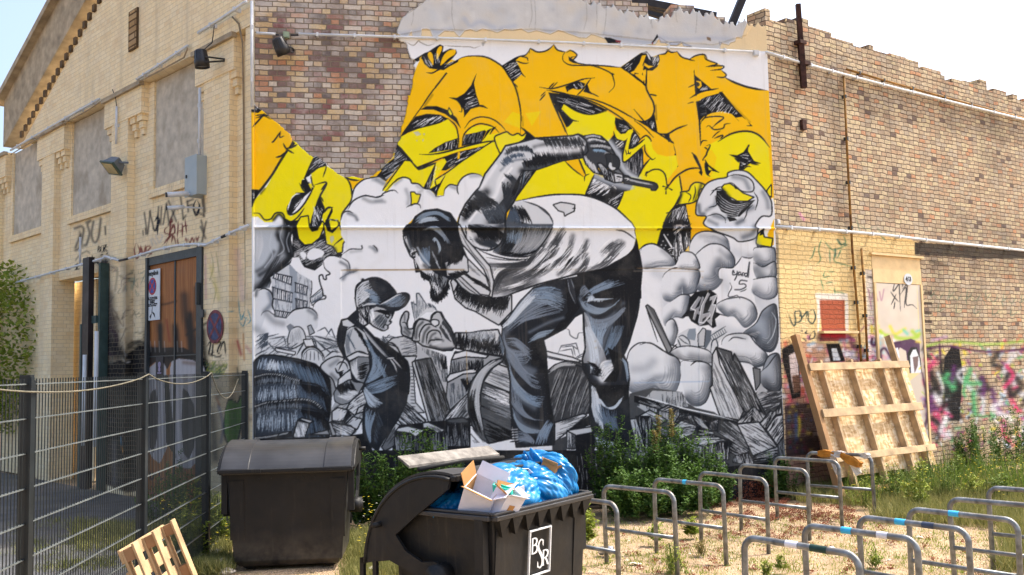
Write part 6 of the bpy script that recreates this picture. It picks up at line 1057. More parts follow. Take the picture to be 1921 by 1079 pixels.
# ---------------------------------------------------------------- things fixed to the walls
def inv(F, p): return F.inverted() @ Vector(p)
def ray(px, py):
    return Vector(_F+_R*((px-960.5)/FPX)-_U*((py-539.5)/FPX))
def on_wall(F, px, py, off=0.0):
    """local (x, z) on a wall where the survey photograph shows a fixture"""
    o = inv(F, (0, 0, EYE)); d = F.inverted().to_3x3() @ ray(px, py); t = (off-o[1])/d[1]; p = o+d*t; return p[0], p[2]
m_pvc = simple('grey_plastic_pipe', hx(206, 210, 214)[:3], .5, var=.08, scale=5, spec=.4); m_black = simple('black_enamel', (.018, .018, .02), .45, spec=.5, var=.2); m_lens = simple('lamp_glass', (.25, .26, .27), .15, spec=.8)
m_cbl = simple('dark_cable', (.03, .03, .035), .6)
def pipe(name, F, pts, r, mat, label, cat, off=-.05, clips=True, group=None, paint=None):
    P = [on_wall(F, a, b, off) for a, b in pts]; W = [F @ Vector((x, off, z)) for x, z in P]
    mb = MB(); mb.tube(W, r, 8)
    o = mb.build(name, mat, smooth=True); tag(o, label, cat, group)
    if clips:
        mc = MB(); n = 0
        for a, b in zip(P[:-1], P[1:]):
            L = math.hypot(b[0]-a[0], b[1]-a[1]); k = int(L/1.1)+1
            for i in range(k):
                t = (i+.5)/k; x = a[0]+(b[0]-a[0])*t; z = a[1]+(b[1]-a[1])*t
                c = MB(); c.box(x-.016, x+.016, off-r*1.25, 0, z-r*1.3, z+r*1.3); q = c.build('pipe_clip', m_anth if mat is not m_pvc else mat, o, F); n += 1
    return o
pipe('wall_conduit', FM, [(560,64),(700,68),(860,73),(1060,80),(1200,87),(1412,97)], .022, m_pvc, 'long white conduit running across the top of the mural', 'pipe', -.07)
pipe('wall_conduit', FM, [(481,62),(517,64)], .022, m_pvc, 'short white conduit stub left of the green junction box', 'pipe', -.05, False)
pipe('vertical_conduit', FM, [(472.5,2),(473,200)], .024, m_pvc, 'bare upright metal conduit at the left edge of the brick patch', 'pipe', -.05)
cy = MB(); x0, z0 = on_wall(FM, 474, 206, -.05); x1, z1 = on_wall(FM, 477, 840, -.05); W0 = [FM @ Vector((x0+(x1-x0)*t, -.055, z0+(z1-z0)*t)) for t in np.linspace(0, 1, 260)]
cy.tube(W0, .022, 8); mp_ = NT('painted_conduit', .6); mp_.base(mp_.n('Attribute', attribute_name='paint').outputs['Color'])
tag(cy.build('vertical_conduit', mp_.mat, smooth=True, canvas=cm, F=Matrix.Identity(4)), 'upright conduit painted over with the mural colours below the bare pipe', 'pipe')
pipe('cable', FM, [(517,65),(523,65)], .014, m_cbl, 'black cable stub entering the green junction box', 'cable', -.05, False)
pipe('cable', FM, [(545,66),(560,66)], .014, m_cbl, 'black cable between green junction box and the long white conduit', 'cable', -.05, False)
def wbox(name, F, px, py, w, h, d, mat, label, cat, off=0):
    x, z = on_wall(F, px, py, off-d/2); mb = MB(); mb.box(x-w/2, x+w/2, off-d, off, z-h/2, z+h/2); mb.box(x-w/2+.01, x+w/2-.01, off-d-.008, off-d, z-h/2+.01, z+h/2-.01)
    return tag(mb.build(name, mat, None, F), label, cat)
wbox('junction_box', FM, 537, 66, .09, .09, .06, simple('pale_green_plastic', hx(150, 166, 140)[:3], .5), 'small pale green junction box above the black spotlight', 'junction box')
wbox('junction_box', FM, 1418, 100, .085, .085, .06, m_pvc, 'grey junction box at the top right corner of the mural', 'junction box', -.03)
wbox('junction_box', FR, 1459, 416, .07, .07, .05, m_pvc, 'small white junction box where the lower pipe meets the mural corner', 'junction box')
pipe('wall_conduit', FR, [(1437,98),(1500,117),(1580,139),(1680,165),(1800,195),(1960,234)], .024, m_pvc, 'upper white pipe crossing the pinkish brick wall', 'pipe', -.06)
pipe('wall_conduit', FR, [(1456,425),(1560,432),(1660,441),(1760,453),(1960,474)], .026, m_pvc, 'lower white pipe along the top of the cream painted brickwork', 'pipe', -.06)
m_rp = simple('rusty_yellow_pipe', hx(150, 110, 52)[:3], .8, var=.3, scale=12, dirt=hx(84, 52, 36), bump=.002)
pipe('rusty_pipe', FR, [(1583,142),(1590,300),(1599,470),(1610,600),(1617,700)], .022, m_rp, 'long rusty upright pipe left of the blocked window', 'pipe', -.05)
pipe('rusty_pipe', FR, [(1588,130),(1680,157),(1800,190),(1960,232)], .020, m_rp, 'thin yellowish pipe running above the upper white pipe', 'pipe', -.04)
pipe('rusty_pipe', FR, [(1616,466),(1622,560),(1628,690)], .022, m_rp, 'short yellow pipe beside the edge of the blocked window', 'pipe', -.05)
mb = MB(); P_ = [on_wall(FR, a, b, -.08) for a, b in ((1497,8),(1502,80),(1508,165))]
for (a, b), w in zip(zip(P_[:-1], P_[1:]), (.075, .09)): mb.beam(FR @ Vector((a[0], -.08, a[1])), FR @ Vector((b[0], -.08, b[1])), w, w, up=(1, 0, 0))
o = mb.build('rusty_post', m_rust); tag(o, 'rusty square post bolted to the top of the brick wall', 'post')
mb = MB(); mb.box(P_[1][0]-.08, P_[1][0]+.08, -.14, -.0, P_[1][1]-.03, P_[1][1]+.03); mb.build('bracket', m_rust, o, FR); mb = MB(); x, z = on_wall(FR, 1507, 120, -.05); mb.box(x-.08, x+.08, -.14, 0, z-.03, z+.03); mb.build('bracket', m_rust, o, FR)
x, z = on_wall(FR, 1507, 235, -.03); mb = MB(); mb.box(x-.05, x+.05, -.06, 0, z-.08, z+.09); tag(mb.build('iron_plate', m_rust, None, FR), 'small rusty iron plate stub below the rusty post', 'bracket')
# conduits and cables of the cream wing
pipe('wall_conduit', FL, [(20,282),(140,212),(186,186)], .024, m_pvc, 'grey conduit over the left blind window of the cream wing', 'pipe', -.06)
pipe('wall_conduit', FL, [(257,149),(312,113),(352,86)], .024, m_pvc, 'grey conduit over the blind window beside the corner pier', 'pipe', -.06)
pipe('wall_conduit', FL, [(372,62),(420,32),(462,3)], .026, m_pvc, 'steep grey conduit rising to the top corner of the cream wing', 'pipe', -.10)
pipe('cable', FL, [(20,290),(100,242),(160,210),(190,190),(257,155),(300,133),(345,108),(352,90)], .012, simple('beige_cable', hx(160, 140, 112)[:3], .7), 'sagging beige cable under the grey conduits of the cream wing', 'cable', -.06, False)
pipe('cable', FL, [(436,32),(448,45),(455,80),(457,200),(458,420)], .014, simple('tan_cable', hx(140, 122, 96)[:3], .7), 'tan cable hanging down the corner of the cream wing', 'cable', -.03, False)
pipe('wall_conduit', FL, [(375,165),(374,298)], .024, m_pvc, 'upright grey conduit rising from the electrical cabinet', 'pipe', -.03)
pipe('wall_conduit', FL, [(219,200),(218,270)], .022, m_pvc, 'short upright conduit above the square floodlight', 'pipe', -.05)
pipe('wall_conduit', FL, [(466,423),(440,434),(425,441)], .024, m_pvc, 'grey conduit sloping down from the building corner', 'pipe', -.08)
pipe('cable', FL, [(425,441),(416,445)], .022, m_cbl, 'black sleeve joining two grey conduits near the corner', 'cable', -.08, False)
pipe('wall_conduit', FL, [(416,445),(386,460),(365,458),(330,461),(290,470),(242,485)], .022, m_pvc, 'bowed grey conduit passing over the timber gate', 'pipe', -.08)
pipe('cable', FL, [(242,485),(224,489)], .022, m_cbl, 'black sleeve left of the timber gate conduit', 'cable', -.08, False)
pipe('wall_conduit', FL, [(224,489),(196,481),(196,484),(140,500),(30,530)], .022, m_pvc, 'grey conduit above the open gateway', 'pipe', -.08)
pipe('wall_conduit', FL, [(151,445),(150,495)], .022, m_pvc, 'short grey upright conduit above the open gateway', 'pipe', -.02)
pipe('cable', FL, [(402,48),(398,80),(384,92)], .008, m_cbl, 'thin black cable looping down to the spotlight on the corner pier', 'cable', -.2, False)
pipe('cable', FL, [(211,168),(217,185),(219,202)], .008, m_cbl, 'thin cable feeding the square floodlight conduit', 'cable', -.05, False)
m_cab = simple('grey_cabinet_paint', hx(160, 170, 172)[:3], .45, var=.05, scale=3, spec=.4)
x, z = on_wall(FL, 366, 331, -.1); cab = MB(); cab.box(x-.19, x+.19, -.16, .17, z-.31, z+.31); cab.box(x-.20, x+.20, -.175, -.16, z-.32, z+.32)
cab = tag(cab.build('electrical_cabinet', m_cab, None, FL), 'grey electrical cabinet fixed to the corner pier of the cream wing', 'electrical box'); MB().box(x-.15, x-.12, -.19, -.175, z-.02, z+.03).build('lock', m_black, cab, FL)
for (a, b, s_, lb) in ((356, 367, 1, 'white bullet camera just under the electrical cabinet'), (352, 392, .8, 'lower white bullet camera with black front over the graffiti')):
    x, z = on_wall(FL, a, b, -.15); c0 = FL @ Vector((x, -.35, z)); e = tag(empty('security_camera', c0), lb, 'camera')
    d = Vector((-.8, -.45, -.12)).normalized(); mb = MB(); mb.tube([c0+d*-.16*s_, c0+d*.16*s_], .042*s_, 12); q = mb.build('camera_body', m_pvc, e, Matrix.Identity(4), True)
    mb = MB(); mb.tube([c0+d*.16*s_, c0+d*.185*s_], .038*s_, 12); mb.build('camera_front', m_black, e, Matrix.Identity(4)); mb = MB(); mb.tube([c0-d*.1, FL @ Vector((x+.12, .1, z+.02))], .015, 8); mb.build('mounting_arm', m_pvc, e, Matrix.Identity(4))
def can_light(F, px, py, off, tilt, s, label, rim=True):
    x, z = on_wall(F, px, py, off); c = F @ Vector((x, off, z)); e = tag(empty('spotlight', c), label, 'spotlight')
    R = F.to_3x3().to_4x4() @ Matrix.Rotation(tilt[1], 4, 'Y') @ Matrix.Rotation(tilt[0], 4, 'X'); M = Matrix.Translation(c) @ R
    mb = MB(); mb.lathe([(0, .17), (.09, .17), (.105, .14), (.125, .0), (.135, -.02), (.135, -.16), (.128, -.16), (.120, -.10)], n=28); h = mb.build('lamp_housing', m_black, e, M @ Matrix.Scale(s, 4), True)
    for k in range(10):
        a = k*math.pi/5; f = MB(); f.beam((.12*math.cos(a), .12*math.sin(a), .0), (.100*math.cos(a), .100*math.sin(a), .15), .008, .02, (math.cos(a), math.sin(a), 0)); f.build('cooling_fin', m_black, h, M @ Matrix.Scale(s, 4))
    mb = MB(); mb.lathe([(0, -.12), (.12, -.12)], n=28); mb.build('lens', m_lens, e, M @ Matrix.Scale(s, 4))
    mb = MB(); y = (-off)/s; w = F.inverted().to_3x3()
    p = [F @ Vector((x+dx*s, off+dy*s, z+dz*s)) for dx, dy, dz in ((.14, 0, 0), (.19, .05, 0), (.22, y, .02))]; q = [F @ Vector((x+dx*s, off+dy*s, z+dz*s)) for dx, dy, dz in ((.13, 0, -.09), (.19, .05, -.09), (.22, y, -.01))]
    mb.tube(p, .014, 6); mb.tube(q, .014, 6); mb.build('bracket', m_black, e, Matrix.Identity(4)); return e
can_light(FL, 378, 111, -.30, (.12, .0), .84, 'black can spotlight on a bracket of the cream corner pier')
can_light(FM, 527, 87, -.18, (.35, -.42), .80, 'black can spotlight tilted in front of the bare bricks')
x, z = on_wall(FL, 205, 305, -.3); c = FL @ Vector((x, -.3, z)); e = tag(empty('floodlight', c), 'square grey floodlight tilted down above the open gateway', 'floodlight')
M = Matrix.Translation(c) @ FL.to_3x3().to_4x4() @ Matrix.Rotation(-.75, 4, 'X') @ Matrix.Rotation(.3, 4, 'Z')
m_gh = simple('grey_cast_metal', hx(112, 118, 124)[:3], .5, .2)
mb = MB(); mb.frus((-.17, .17, -.03, .23), (-.11, .11, .0, .18), -.02, .16); mb.build('lamp_housing', m_gh, e, M); MB().box(-.19, .19, -.05, .25, -.05, -.02).build('lamp_rim', simple('dark_green_frame', hx(62, 84, 76)[:3], .4), e, M); MB().box(-.15, .15, -.02, .21, -.058, -.05).build('lens', simple('yellowed_glass', hx(120, 116, 74)[:3], .2, spec=.7), e, M)
mb = MB(); mb.tube([c, FL @ Vector((x+.2, -.04, z))], .02, 8); mb.build('bracket', m_gh, e, Matrix.Identity(4))
# signs
def ring(r0, r1, n=40): return [(r1*math.cos(2*math.pi*i/n), r1*math.sin(2*math.pi*i/n)) for i in range(n)]
m_swhite = simple('white_sign_board', hx(206, 212, 218)[:3], .4, var=.03, spec=.4); m_red = simple('sign_red', hx(176, 34, 52)[:3], .4, var=.05); m_blue = simple('sign_blue', hx(36, 62, 150)[:3], .4, var=.05); m_ink = simple('black_ink', (.015, .015, .018), .6)
def stop_disc(parent, x, z, r, y0, mr, mbq, F, wide=1.0):
    d = MB(); d.prism([(x+a*wide, z+b) for a, b in ring(0, r)], y0, y0+.004); d.build('disc', mr, parent, F)
    d = MB(); d.prism([(x+a*wide, z+b) for a, b in ring(0, r*.8)], y0-.003, y0); d.build('blue_field', mbq, parent, F)
    d = MB(); k = r*.8*.75; w = r*.1
    for s_ in (1, -1):
        a = (k, s_*k); n_ = (-s_*w, w) if s_ > 0 else (w, w); d.prism([(x-a[0]*wide-n_[0]*.7, z-a[1]-n_[1]*.7), (x+a[0]*wide-n_[0]*.7, z+a[1]-n_[1]*.7), (x+a[0]*wide+n_[0]*.7, z+a[1]+n_[1]*.7), (x-a[0]*wide+n_[0]*.7, z-a[1]+n_[1]*.7)], y0-.0055-.0004*s_, y0-.003)
    d.build('red_cross', mr, parent, F)
def text_mesh(txt, size, mat, parent, M, name='lettering', sx=1.0, bold=0.0, ext=.0015):
    cu = bpy.data.curves.new('t', 'FONT'); cu.body = txt; cu.size = size; cu.align_x = 'CENTER'; cu.align_y = 'CENTER'; cu.extrude = ext; cu.offset = bold
    to = bpy.data.objects.new('t', cu); COL.objects.link(to); dg = bpy.context.evaluated_depsgraph_get(); me = bpy.data.meshes.new_from_object(to.evaluated_get(dg)); bpy.data.objects.remove(to)
    me.materials.clear(); me.materials.append(mat); o = bpy.data.objects.new(name, me); COL.objects.link(o)
    if parent is not None: o.parent = parent
    o.matrix_world = M @ Matrix.Diagonal((sx, 1, 1, 1)); return o
def txM(F, x, y, z): return F @ Matrix.Translation((x, y, z)) @ Matrix.Rotation(math.pi/2, 4, 'X')
xa, za = on_wall(FL, 286, 551, .03); x0, _ = on_wall(FL, 273, 551, .03); x1, _ = on_wall(FL, 299.5, 551, .03); _, z1 = on_wall(FL, 286, 506, .03); _, z0 = on_wall(FL, 286, 601, .03)
sg = MB().box(x0, x1, .03, .042, z0, z1).build('parking_ban_sign', m_swhite, None, FL); tag(sg, 'tall white sign with a round no stopping symbol on the timber gate', 'sign')
H = z1-z0; stop_disc(sg, xa, z1-H*.33, H*.17, .026, m_red, m_blue, FL)
text_mesh('Privatgelände', .115, m_ink, sg, txM(FL, xa, .028, z1-H*.075), sx=.72, bold=.002)
for k, (w, tx) in enumerate(((.9, 'Hier wird abgeschleppt'), (.95, 'Unberechtigt parkende'), (.6, 'Fahrzeuge werden'), (.7, 'kostenpflichtig'), (.95, 'und ohne Vorwarnung'), (.9, 'sofort abgeschleppt'))): text_mesh(tx, .044, m_ink, sg, txM(FL, xa, .028, z1-H*(.55+k*.032)), sx=w)
mb = MB(); zz = z0+H*.15; mb.prism([(xa-.1, zz-.06), (xa-.03, zz-.02), (xa-.0, zz+.10), (xa+.01, zz+.08), (xa-.02, zz-.01), (xa-.06, zz-.10)], .026, .03); mb.prism([(xa+.01, zz+.02), (xa+.09, zz-.02), (xa+.11, zz-.09), (xa+.06, zz-.04), (xa+.01, zz-.01)], .026, .03); mb.build('tow_truck_symbol', m_ink, sg, FL)
x, z = on_wall(FL, 404, 613, -.01); rs = empty('round_traffic_sign', mat=FL @ Matrix.Translation((x, -.01, z))); tag(rs, 'faded round no stopping sign screwed to the corner pier', 'sign')
m_fr = simple('faded_red', hx(120, 58, 66)[:3], .6, var=.3, scale=12); m_fb = simple('faded_blue', hx(62, 74, 112)[:3], .6, var=.3, scale=12, dirt=hx(70, 60, 70)); stop_disc(rs, x, z, .26, -.02, m_fr, m_fb, FL)
x, z = on_wall(FL, 297, 691, .03); pk = MB().box(x-.14, x+.14, .05, .056, z-.2, z+.2).build('poster', simple('dark_poster', (.02, .02, .028), .5), None, FL); tag(pk, 'small dark poster pasted on the pale painted part of the gate', 'poster')
mb = MB()
for r_, zz in ((.05, .06), (.04, -.02)): mb.prism([(x+a, z+zz+b) for a, b in ring(0, r_, 16)], .045, .05)
mb.box(x-.07, x+.07, .045, .05, z-.09, z-.07); mb.build('pale_print', simple('mauve_print', hx(150, 140, 170)[:3], .6), pk, FL)
x, z = on_wall(FR, 1704, 524, -.03); st = MB().prism([(x+a, z+b*.8) for a, b in ring(0, .13, 28)], -.030, -.024).build('round_sticker', m_swhite, None, FR); tag(st, 'round white sticker reading 463 on the blocked window', 'sticker'); text_mesh('463', .115, m_ink, st, txM(FR, x, -.032, z), bold=.004)
# steel gate leaf and post at the open gateway
g = empty('steel_gate', mat=FL @ Matrix.Translation((-5.75, -.1, 0))); tag(g, 'narrow dark steel gate leaf folded back at the open gateway', 'gate')
mb = MB(); mb.box(-6.02, -5.72, -.16, -.06, .05, 4.35); mb.build('gate_leaf', simple('stained_dark_steel', (.035, .028, .03), .5, .3, var=.3, scale=2, dirt=(.07, .05, .055, 1)), g, FL); mb = MB(); mb.box(-5.52, -5.44, -.06, .10, 0, 4.22); mb.box(-5.72, -5.52, -.10, -.06, 3.1, 3.24); mb.box(-6.09, -6.02, -.17, -.05, .05, 3.1); mb.build('gate_frame', simple('green_steel', hx(62, 82, 80)[:3], .5), g, FL)
for a, b, lb in ((0, 0, 'pale plastic pole leaning behind the fence, further from the gate leaf'), (.42, .3, 'pale plastic pole standing just behind the fence near the gate leaf')):
    xx, zz = on_wall(FL, 157+a*52, 800, -.5); pp = FL @ Vector((xx, -.5, 0)); mb = MB(); mb.tube([pp+Vector((0, 0, .9)), pp+Vector((0, 0, 2.5 if a == 0 else 2.9))], .035, 10); tag(mb.build('plastic_pole', m_pvc, smooth=True), lb, 'pole')
# ---------------------------------------------------------------- mesh fence
m_fence = simple('anthracite_fence_steel', (.022, .028, .032), .4, .4, var=.12, scale=6, spec=.5); m_wire2 = simple('coated_rod', (.03, .036, .038), .45, .4, var=.1); m_wire = simple('galvanised_wire', (.24, .27, .27), .4, .6, spec=.5, var=.15)
def fpt(y): return Vector((-2.63-.09*y, y, 0))
fn = tag(empty('mesh_fence', fpt(8.7)), 'dark double rod mesh fence leading to the corner of the building', 'fence')
FY = [3.7, 6.2, 8.7, 11.2, 13.55]
for y in FY:
    p = fpt(y); mb = MB(); mb.box(p.x-.04, p.x+.04, y-.02, y+.02, -.1, 2.14); mb.box(p.x+.03, p.x+.045, y-.03, y+.03, -.1, 2.12); mb.box(p.x-.035, p.x+.035, y-.025, y+.025, 2.14, 2.155); mb.build('post', m_fence, fn, Matrix.Identity(4))
for a, b in zip(FY[:-1], FY[1:]):
    mb = MB(); n = int((b-a)/.05)
    for i in range(1, n):
        p = fpt(a+(b-a)*i/n); mb.box(p.x-.0028, p.x+.0028, p.y-.0028, p.y+.0028, .05, 2.13)
    mb2 = MB()
    for k in range(10):
        z = .07+.225*k
        for dx in (-.008, .008): p = fpt(a+.02); q = fpt(b-.02); mb2.beam((p.x+dx, p.y, z), (q.x+dx, q.y, z), .006, .008)
    pn = mb.build('mesh_panel', m_wire2, fn, Matrix.Identity(4)); mb2.build('cross_wire', m_wire, pn, Matrix.Identity(4))
pts = []
for (y0, y1, s_) in ((5.0, 8.7, .10), (8.7, 11.2, .10), (11.2, 12.9, .32)):
    for i in range(14): t = i/14; y = y0+(y1-y0)*t; p = fpt(y); pts.append((p.x+.06, y, 2.13-s_*4*t*(1-t)+(0 if i else .01)))
mb = MB(); mb.tube(pts, .006, 6); tag(mb.build('rope', simple('pale_rope', hx(104, 100, 86)[:3], .9), smooth=True), 'pale thin rope hanging in loops along the fence top', 'rope')
# ---------------------------------------------------------------- waste containers
mn = NT('dark_grey_plastic', .48, 0, .3); v = mn.obj(); c = mn.mix(mn.mr(mn.noise(v, 3, 5), .3, .7), (.0085, .009, .0095, 1), (.015, .015, .0155, 1)); ms_ = mn.n('Mapping', {'Vector': v, 'Scale': (16, 16, .9)}); c = mn.mix(mn.mr(mn.noise(ms_, 1, 6, .7), .56, .78, 0, .55), c, (.06, .052, .042, 1)); c = mn.mix(mn.mr(mn.noise(v, 40, 6, .75), .66, .74, 0, .5), c, (.12, .115, .105, 1))
z_ = mn.n('SeparateXYZ', {'Vector': v}).outputs[2]; c = mn.mix(mn.math('MULTIPLY', mn.mr(z_, .45, .1), mn.mr(mn.noise(v, 5, 5), .35, .65)), c, (.085, .07, .052, 1)); mn.base(c); mn.set(mn.b.inputs['Roughness'], mn.mr(mn.noise(v, 7, 5), .3, .7, .38, .62)); mn.bump(mn.noise(v, 5, 4), .25, .02); m_bin = mn.mat
m_lid = simple('weathered_lid_plastic', (.030, .031, .034), .34, 0, var=.3, scale=2.5, spec=.55, dirt=(.10, .088, .07, 1)); m_rub = simple('black_rubber', (.012, .012, .012), .6)
def lid_plate(rot):
    """end plate of the round lid, in the end-face plane; pivot at (0,0)"""
    out = [(.75*math.sin(a), .75*math.cos(a)) for a in np.radians(np.linspace(-50, 50, 18))]
    inn = [(.55, .46), (.33, .34), (.2, .15), (.11, .0), (.03, -.06), (-.05, -.05), (-.09, .02), (-.06, .08), (.057, .152), (.145, .31), (.155, .46), (-.1, .455), (-.50, .43)]
    return [(x*math.cos(rot)+y*math.sin(rot), -x*math.sin(rot)+y*math.cos(rot)) for x, y in out+inn]
def make_bin(loc, rz, rot, label, mirror=False):
    """local X = long axis, local -Y = front; rot = how far the round lid is turned back"""
    e = empty('waste_container', loc, rz); tag(e, label, 'waste container'); bpy.context.view_layer.update(); M = e.matrix_world.copy(); L = .685; D = .53; HR = 1.10
    b = MB()
    def ring_(z, l, d): return [(-l, -d, z), (l, -d, z), (l, d, z), (-l, d, z)]
    pr = [(HR-.02, L-.03, D-.03), (.95, L-.04, D-.04), (.55, L-.07, D-.065), (.10, L-.10, D-.09), (.04, L-.15, D-.14)]
    vs = []; fs = []
    for z, l, d in pr: vs += ring_(z, l, d)
    inner = len(vs); vs += ring_(HR-.02, L-.05, D-.05); vs += ring_(.45, L-.12, D-.11)
    for i in range(len(pr)-1):
        for k in range(4): a = i*4+k; c = i*4+(k+1) % 4; fs.append((a, a+4, c+4, c))
    fs.append((16, 19, 18, 17)); fs.append((inner+4, inner+5, inner+6, inner+7))
    for k in range(4): fs.append((inner+k, inner+(k+1) % 4, inner+4+(k+1) % 4, inner+4+k)); fs.append((k, (k+1) % 4, inner+(k+1) % 4, inner+k))
    b.add(vs, fs); body = b.build('body', m_bin, e, M)
    bv = body.modifiers.new('b', 'BEVEL'); bv.width = .012; bv.segments = 2; bv.limit_method = 'ANGLE'
    for s_ in (-1, 1):                                                # raised panels and ribs of the long faces
        f = lambda z: D-.03-(HR-.02-z)*.075
        for x0, x1 in ((-.62, -.47), (.47, .62)):
            mb = MB(); mb.add([(x0, s_*(f(.98)+.012), .98), (x1, s_*(f(.98)+.012), .98), (x1, s_*(f(.34)+.012), .34), (x0, s_*(f(.34)+.012), .34), (x0, s_*(f(.98)-.03), .98), (x1, s_*(f(.98)-.03), .98), (x1, s_*(f(.34)-.03), .34), (x0, s_*(f(.34)-.03), .34)], [(0, 1, 2, 3), (0, 4, 5, 1), (1, 5, 6, 2), (2, 6, 7, 3), (3, 7, 4, 0)]); mb.build('corner_rib', m_bin, e, M)
    r = MB()
    for s_ in (-1, 1):
        r.box(-L, L, s_*D-.03, s_*D+.03, HR-.045, HR-.01); r.box(-L-.005, L+.005, s_*D-.012, s_*D+.037, HR-.01, HR+.012)
        r.box(s_*L-.03, s_*L+.03, -D+.03, D-.03, HR-.045, HR-.01); r.box(s_*L-.012, s_*L+.037, -D+.037, D-.037, HR-.01, HR+.012)
    rim = r.build('rim', m_lid, e, M); bv = rim.modifiers.new('b', 'BEVEL'); bv.width = .006; bv.segments = 2; bv.limit_method = 'ANGLE'
    for k in range(8 if rot > .1 else 0):                             # black wedges built as the shadow in the recesses under the rim
        x = -.58+k*.166; g_ = MB(); g_.add([(x-.07, -D-.026, HR-.046), (x+.07, -D-.026, HR-.046), (x, -D+.005, HR-.18), (x-.07, -D+.04, HR-.046), (x+.07, -D+.04, HR-.046), (x, -D+.04, HR-.17)], [(0, 2, 1), (0, 3, 5, 2), (1, 2, 5, 4)]); g_.build('shade_wedge', m_rub, e, M)
    for s_ in (-1, 1):                                                # lifting trunnions and wheels
        t = MB(); t.tube([(s_*(L-.05), -.02, .62), (s_*(L+.09), -.02, .62)], .085, 20); t.tube([(s_*(L+.05), -.02, .62), (s_*(L+.10), -.02, .62)], .06, 20); t.build('pivot', m_bin, e, M, True)
        t = MB(); t.box(s_*(L-.03), s_*(L+.035), -.45, -.37, .62, 1.06) if s_ > 0 else t.box(-L-.035, -L+.03, -.45, -.37, .62, 1.06); t.build('lifting_pocket', m_bin, e, M)
        for yy in (-.33, .33):
            w = MB(); w.lathe([(0, .02), (.07, .02), (.095, .015), (.10, 0), (.095, -.015), (.07, -.02), (0, -.02)], n=20); x = s_*.44
            wo = w.build('wheel', m_rub, e, M @ Matrix.Translation((x, yy, .10)) @ Matrix.Rotation(math.pi/2, 4, 'X'), True); f = MB(); f.box(x-.04, x+.04, yy-.04, yy-.03, .08, .26); f.box(x-.04, x+.04, yy+.03, yy+.04, .08, .26); f.build('fork', m_dsteel, wo, M)
    # round lid
    sh = MB(); N = 26; vs = []; fs = []; A = np.radians(np.linspace(-50, 50, N))-0
    xs = [-L-.015, -.42, -.415, .415, .42, L+.015]; rad = [.755, .755, .742, .742, .755, .755]
    for i, a in enumerate(A):
        for x, rr_ in zip(xs, rad): vs.append((x, rr_*math.sin(a+rot), .62+rr_*math.cos(a+rot)))
    for i in range(N-1):
        for k in range(5): fs.append((i*6+k, (i+1)*6+k, (i+1)*6+k+1, i*6+k+1))
    sh.add(vs, fs); lid = sh.build('lid', m_lid, e, M, False); so_ = lid.modifiers.new('s', 'SOLIDIFY'); so_.thickness = .02; so_.offset = -1
    for p in lid.data.polygons: p.use_smooth = False
    for s_ in (-1, 1):
        pl = MB(); P = [(x, z+.62) for x, z in lid_plate(rot)]
        Mp = Matrix(((0, 1, 0, 0), (1, 0, 0, 0), (0, 0, 1, 0), (0, 0, 0, 1)))
        pl.prism(P, s_*(L+.015), s_*(L+.045), 0, Mp); o_ = pl.build('lid_side', m_bin, lid, M)
        rb = MB(); rb.tube([(s_*(L+.045), math.sin(a)*.735, .62+math.cos(a)*.735) for a in A+rot], .014, 8); rb.build('lid_edge', m_bin, lid, M, True)
        h = MB(); a = A[-1]+rot; h.tube([(s_*(L+.02), .66*math.sin(a-.5), .62+.66*math.cos(a-.5)), (s_*(L+.12), .66*math.sin(a-.5), .62+.66*math.cos(a-.5))], .022, 10); h.build('lid_peg', m_rub, lid, M, True)
    fe = MB(); a = A[0]+rot; c0 = (math.sin(a)*.76, .62+math.cos(a)*.76)
    fe.box(-L-.04, L+.04, c0[0]-.045, c0[0]+.005, c0[1]-.035, c0[1]+.005); fe.box(-L-.04, -.26, c0[0]-.062, c0[0]-.045, c0[1]-.035, c0[1]+.01); fe.box(.20, L+.04, c0[0]-.062, c0[0]-.045, c0[1]-.035, c0[1]+.01); lf = fe.build('lid_front_edge', m_bin, lid, M); bv = lf.modifiers.new('b', 'BEVEL'); bv.width = .01; bv.segments = 2
    if rot > .1:
        h = MB(); a = A[-1]+rot; q = (math.sin(a)*.75, .62+math.cos(a)*.75); h.box(-L-.05, -L-.02, q[0]-.12, q[0]+.03, q[1]-.14, q[1]-.11); h.box(-L-.05, -L-.02, q[0]-.14, q[0]-.10, q[1]-.12, q[1]+.02); h.box(-L-.05, -L-.02, q[0]+.0, q[0]+.04, q[1]-.14, q[1]+.03); h.box(-L-.05, L, q[0]-.02, q[0]+.04, q[1]-.01, q[1]+.03); h.build('lid_handle', m_bin, lid, M)
        f = MB(); yb = .86-.53; f.add([(-L+.02, yb-.02, 1.42), (L-.1, yb+.02, 1.40), (L-.1, yb+.14, 1.47), (-L+.02, yb+.10, 1.49), (-L+.02, yb-.02, 1.40), (L-.1, yb+.02, 1.38), (L-.1, yb+.14, 1.45), (-L+.02, yb+.10, 1.47)], [(0, 1, 2, 3), (4, 7, 6, 5), (0, 4, 5, 1), (1, 5, 6, 2), (2, 6, 7, 3), (3, 7, 4, 0)]); f.build('hinged_flap', simple('sunbleached_plastic', (.20, .185, .165), .7, var=.3, scale=10, bump=.006), lid, M)
        f = MB(); f.tube([(-L+.1, yb-.05, 1.385), (0, yb-.03, 1.40), (L-.1, yb-.02, 1.37)], .018, 8); f.build('hinge_rod', m_rub, lid, M, True)
    else:
        for x in (-.30, -.17, .17, .30): f = MB(); f.tube([(x, -D-.0, HR-.10), (x, -D-.012, HR-.10)], .008, 8); f.build('rivet', m_rub, e, M)
        f = MB(); f.tube([(x_, -.15, 1.31) for x_ in (-L-.10, -L-.0)], .02, 10); f.tube([(x_, -.15, 1.31) for x_ in (L, L+.09)], .02, 10)
        sc_ = MB()
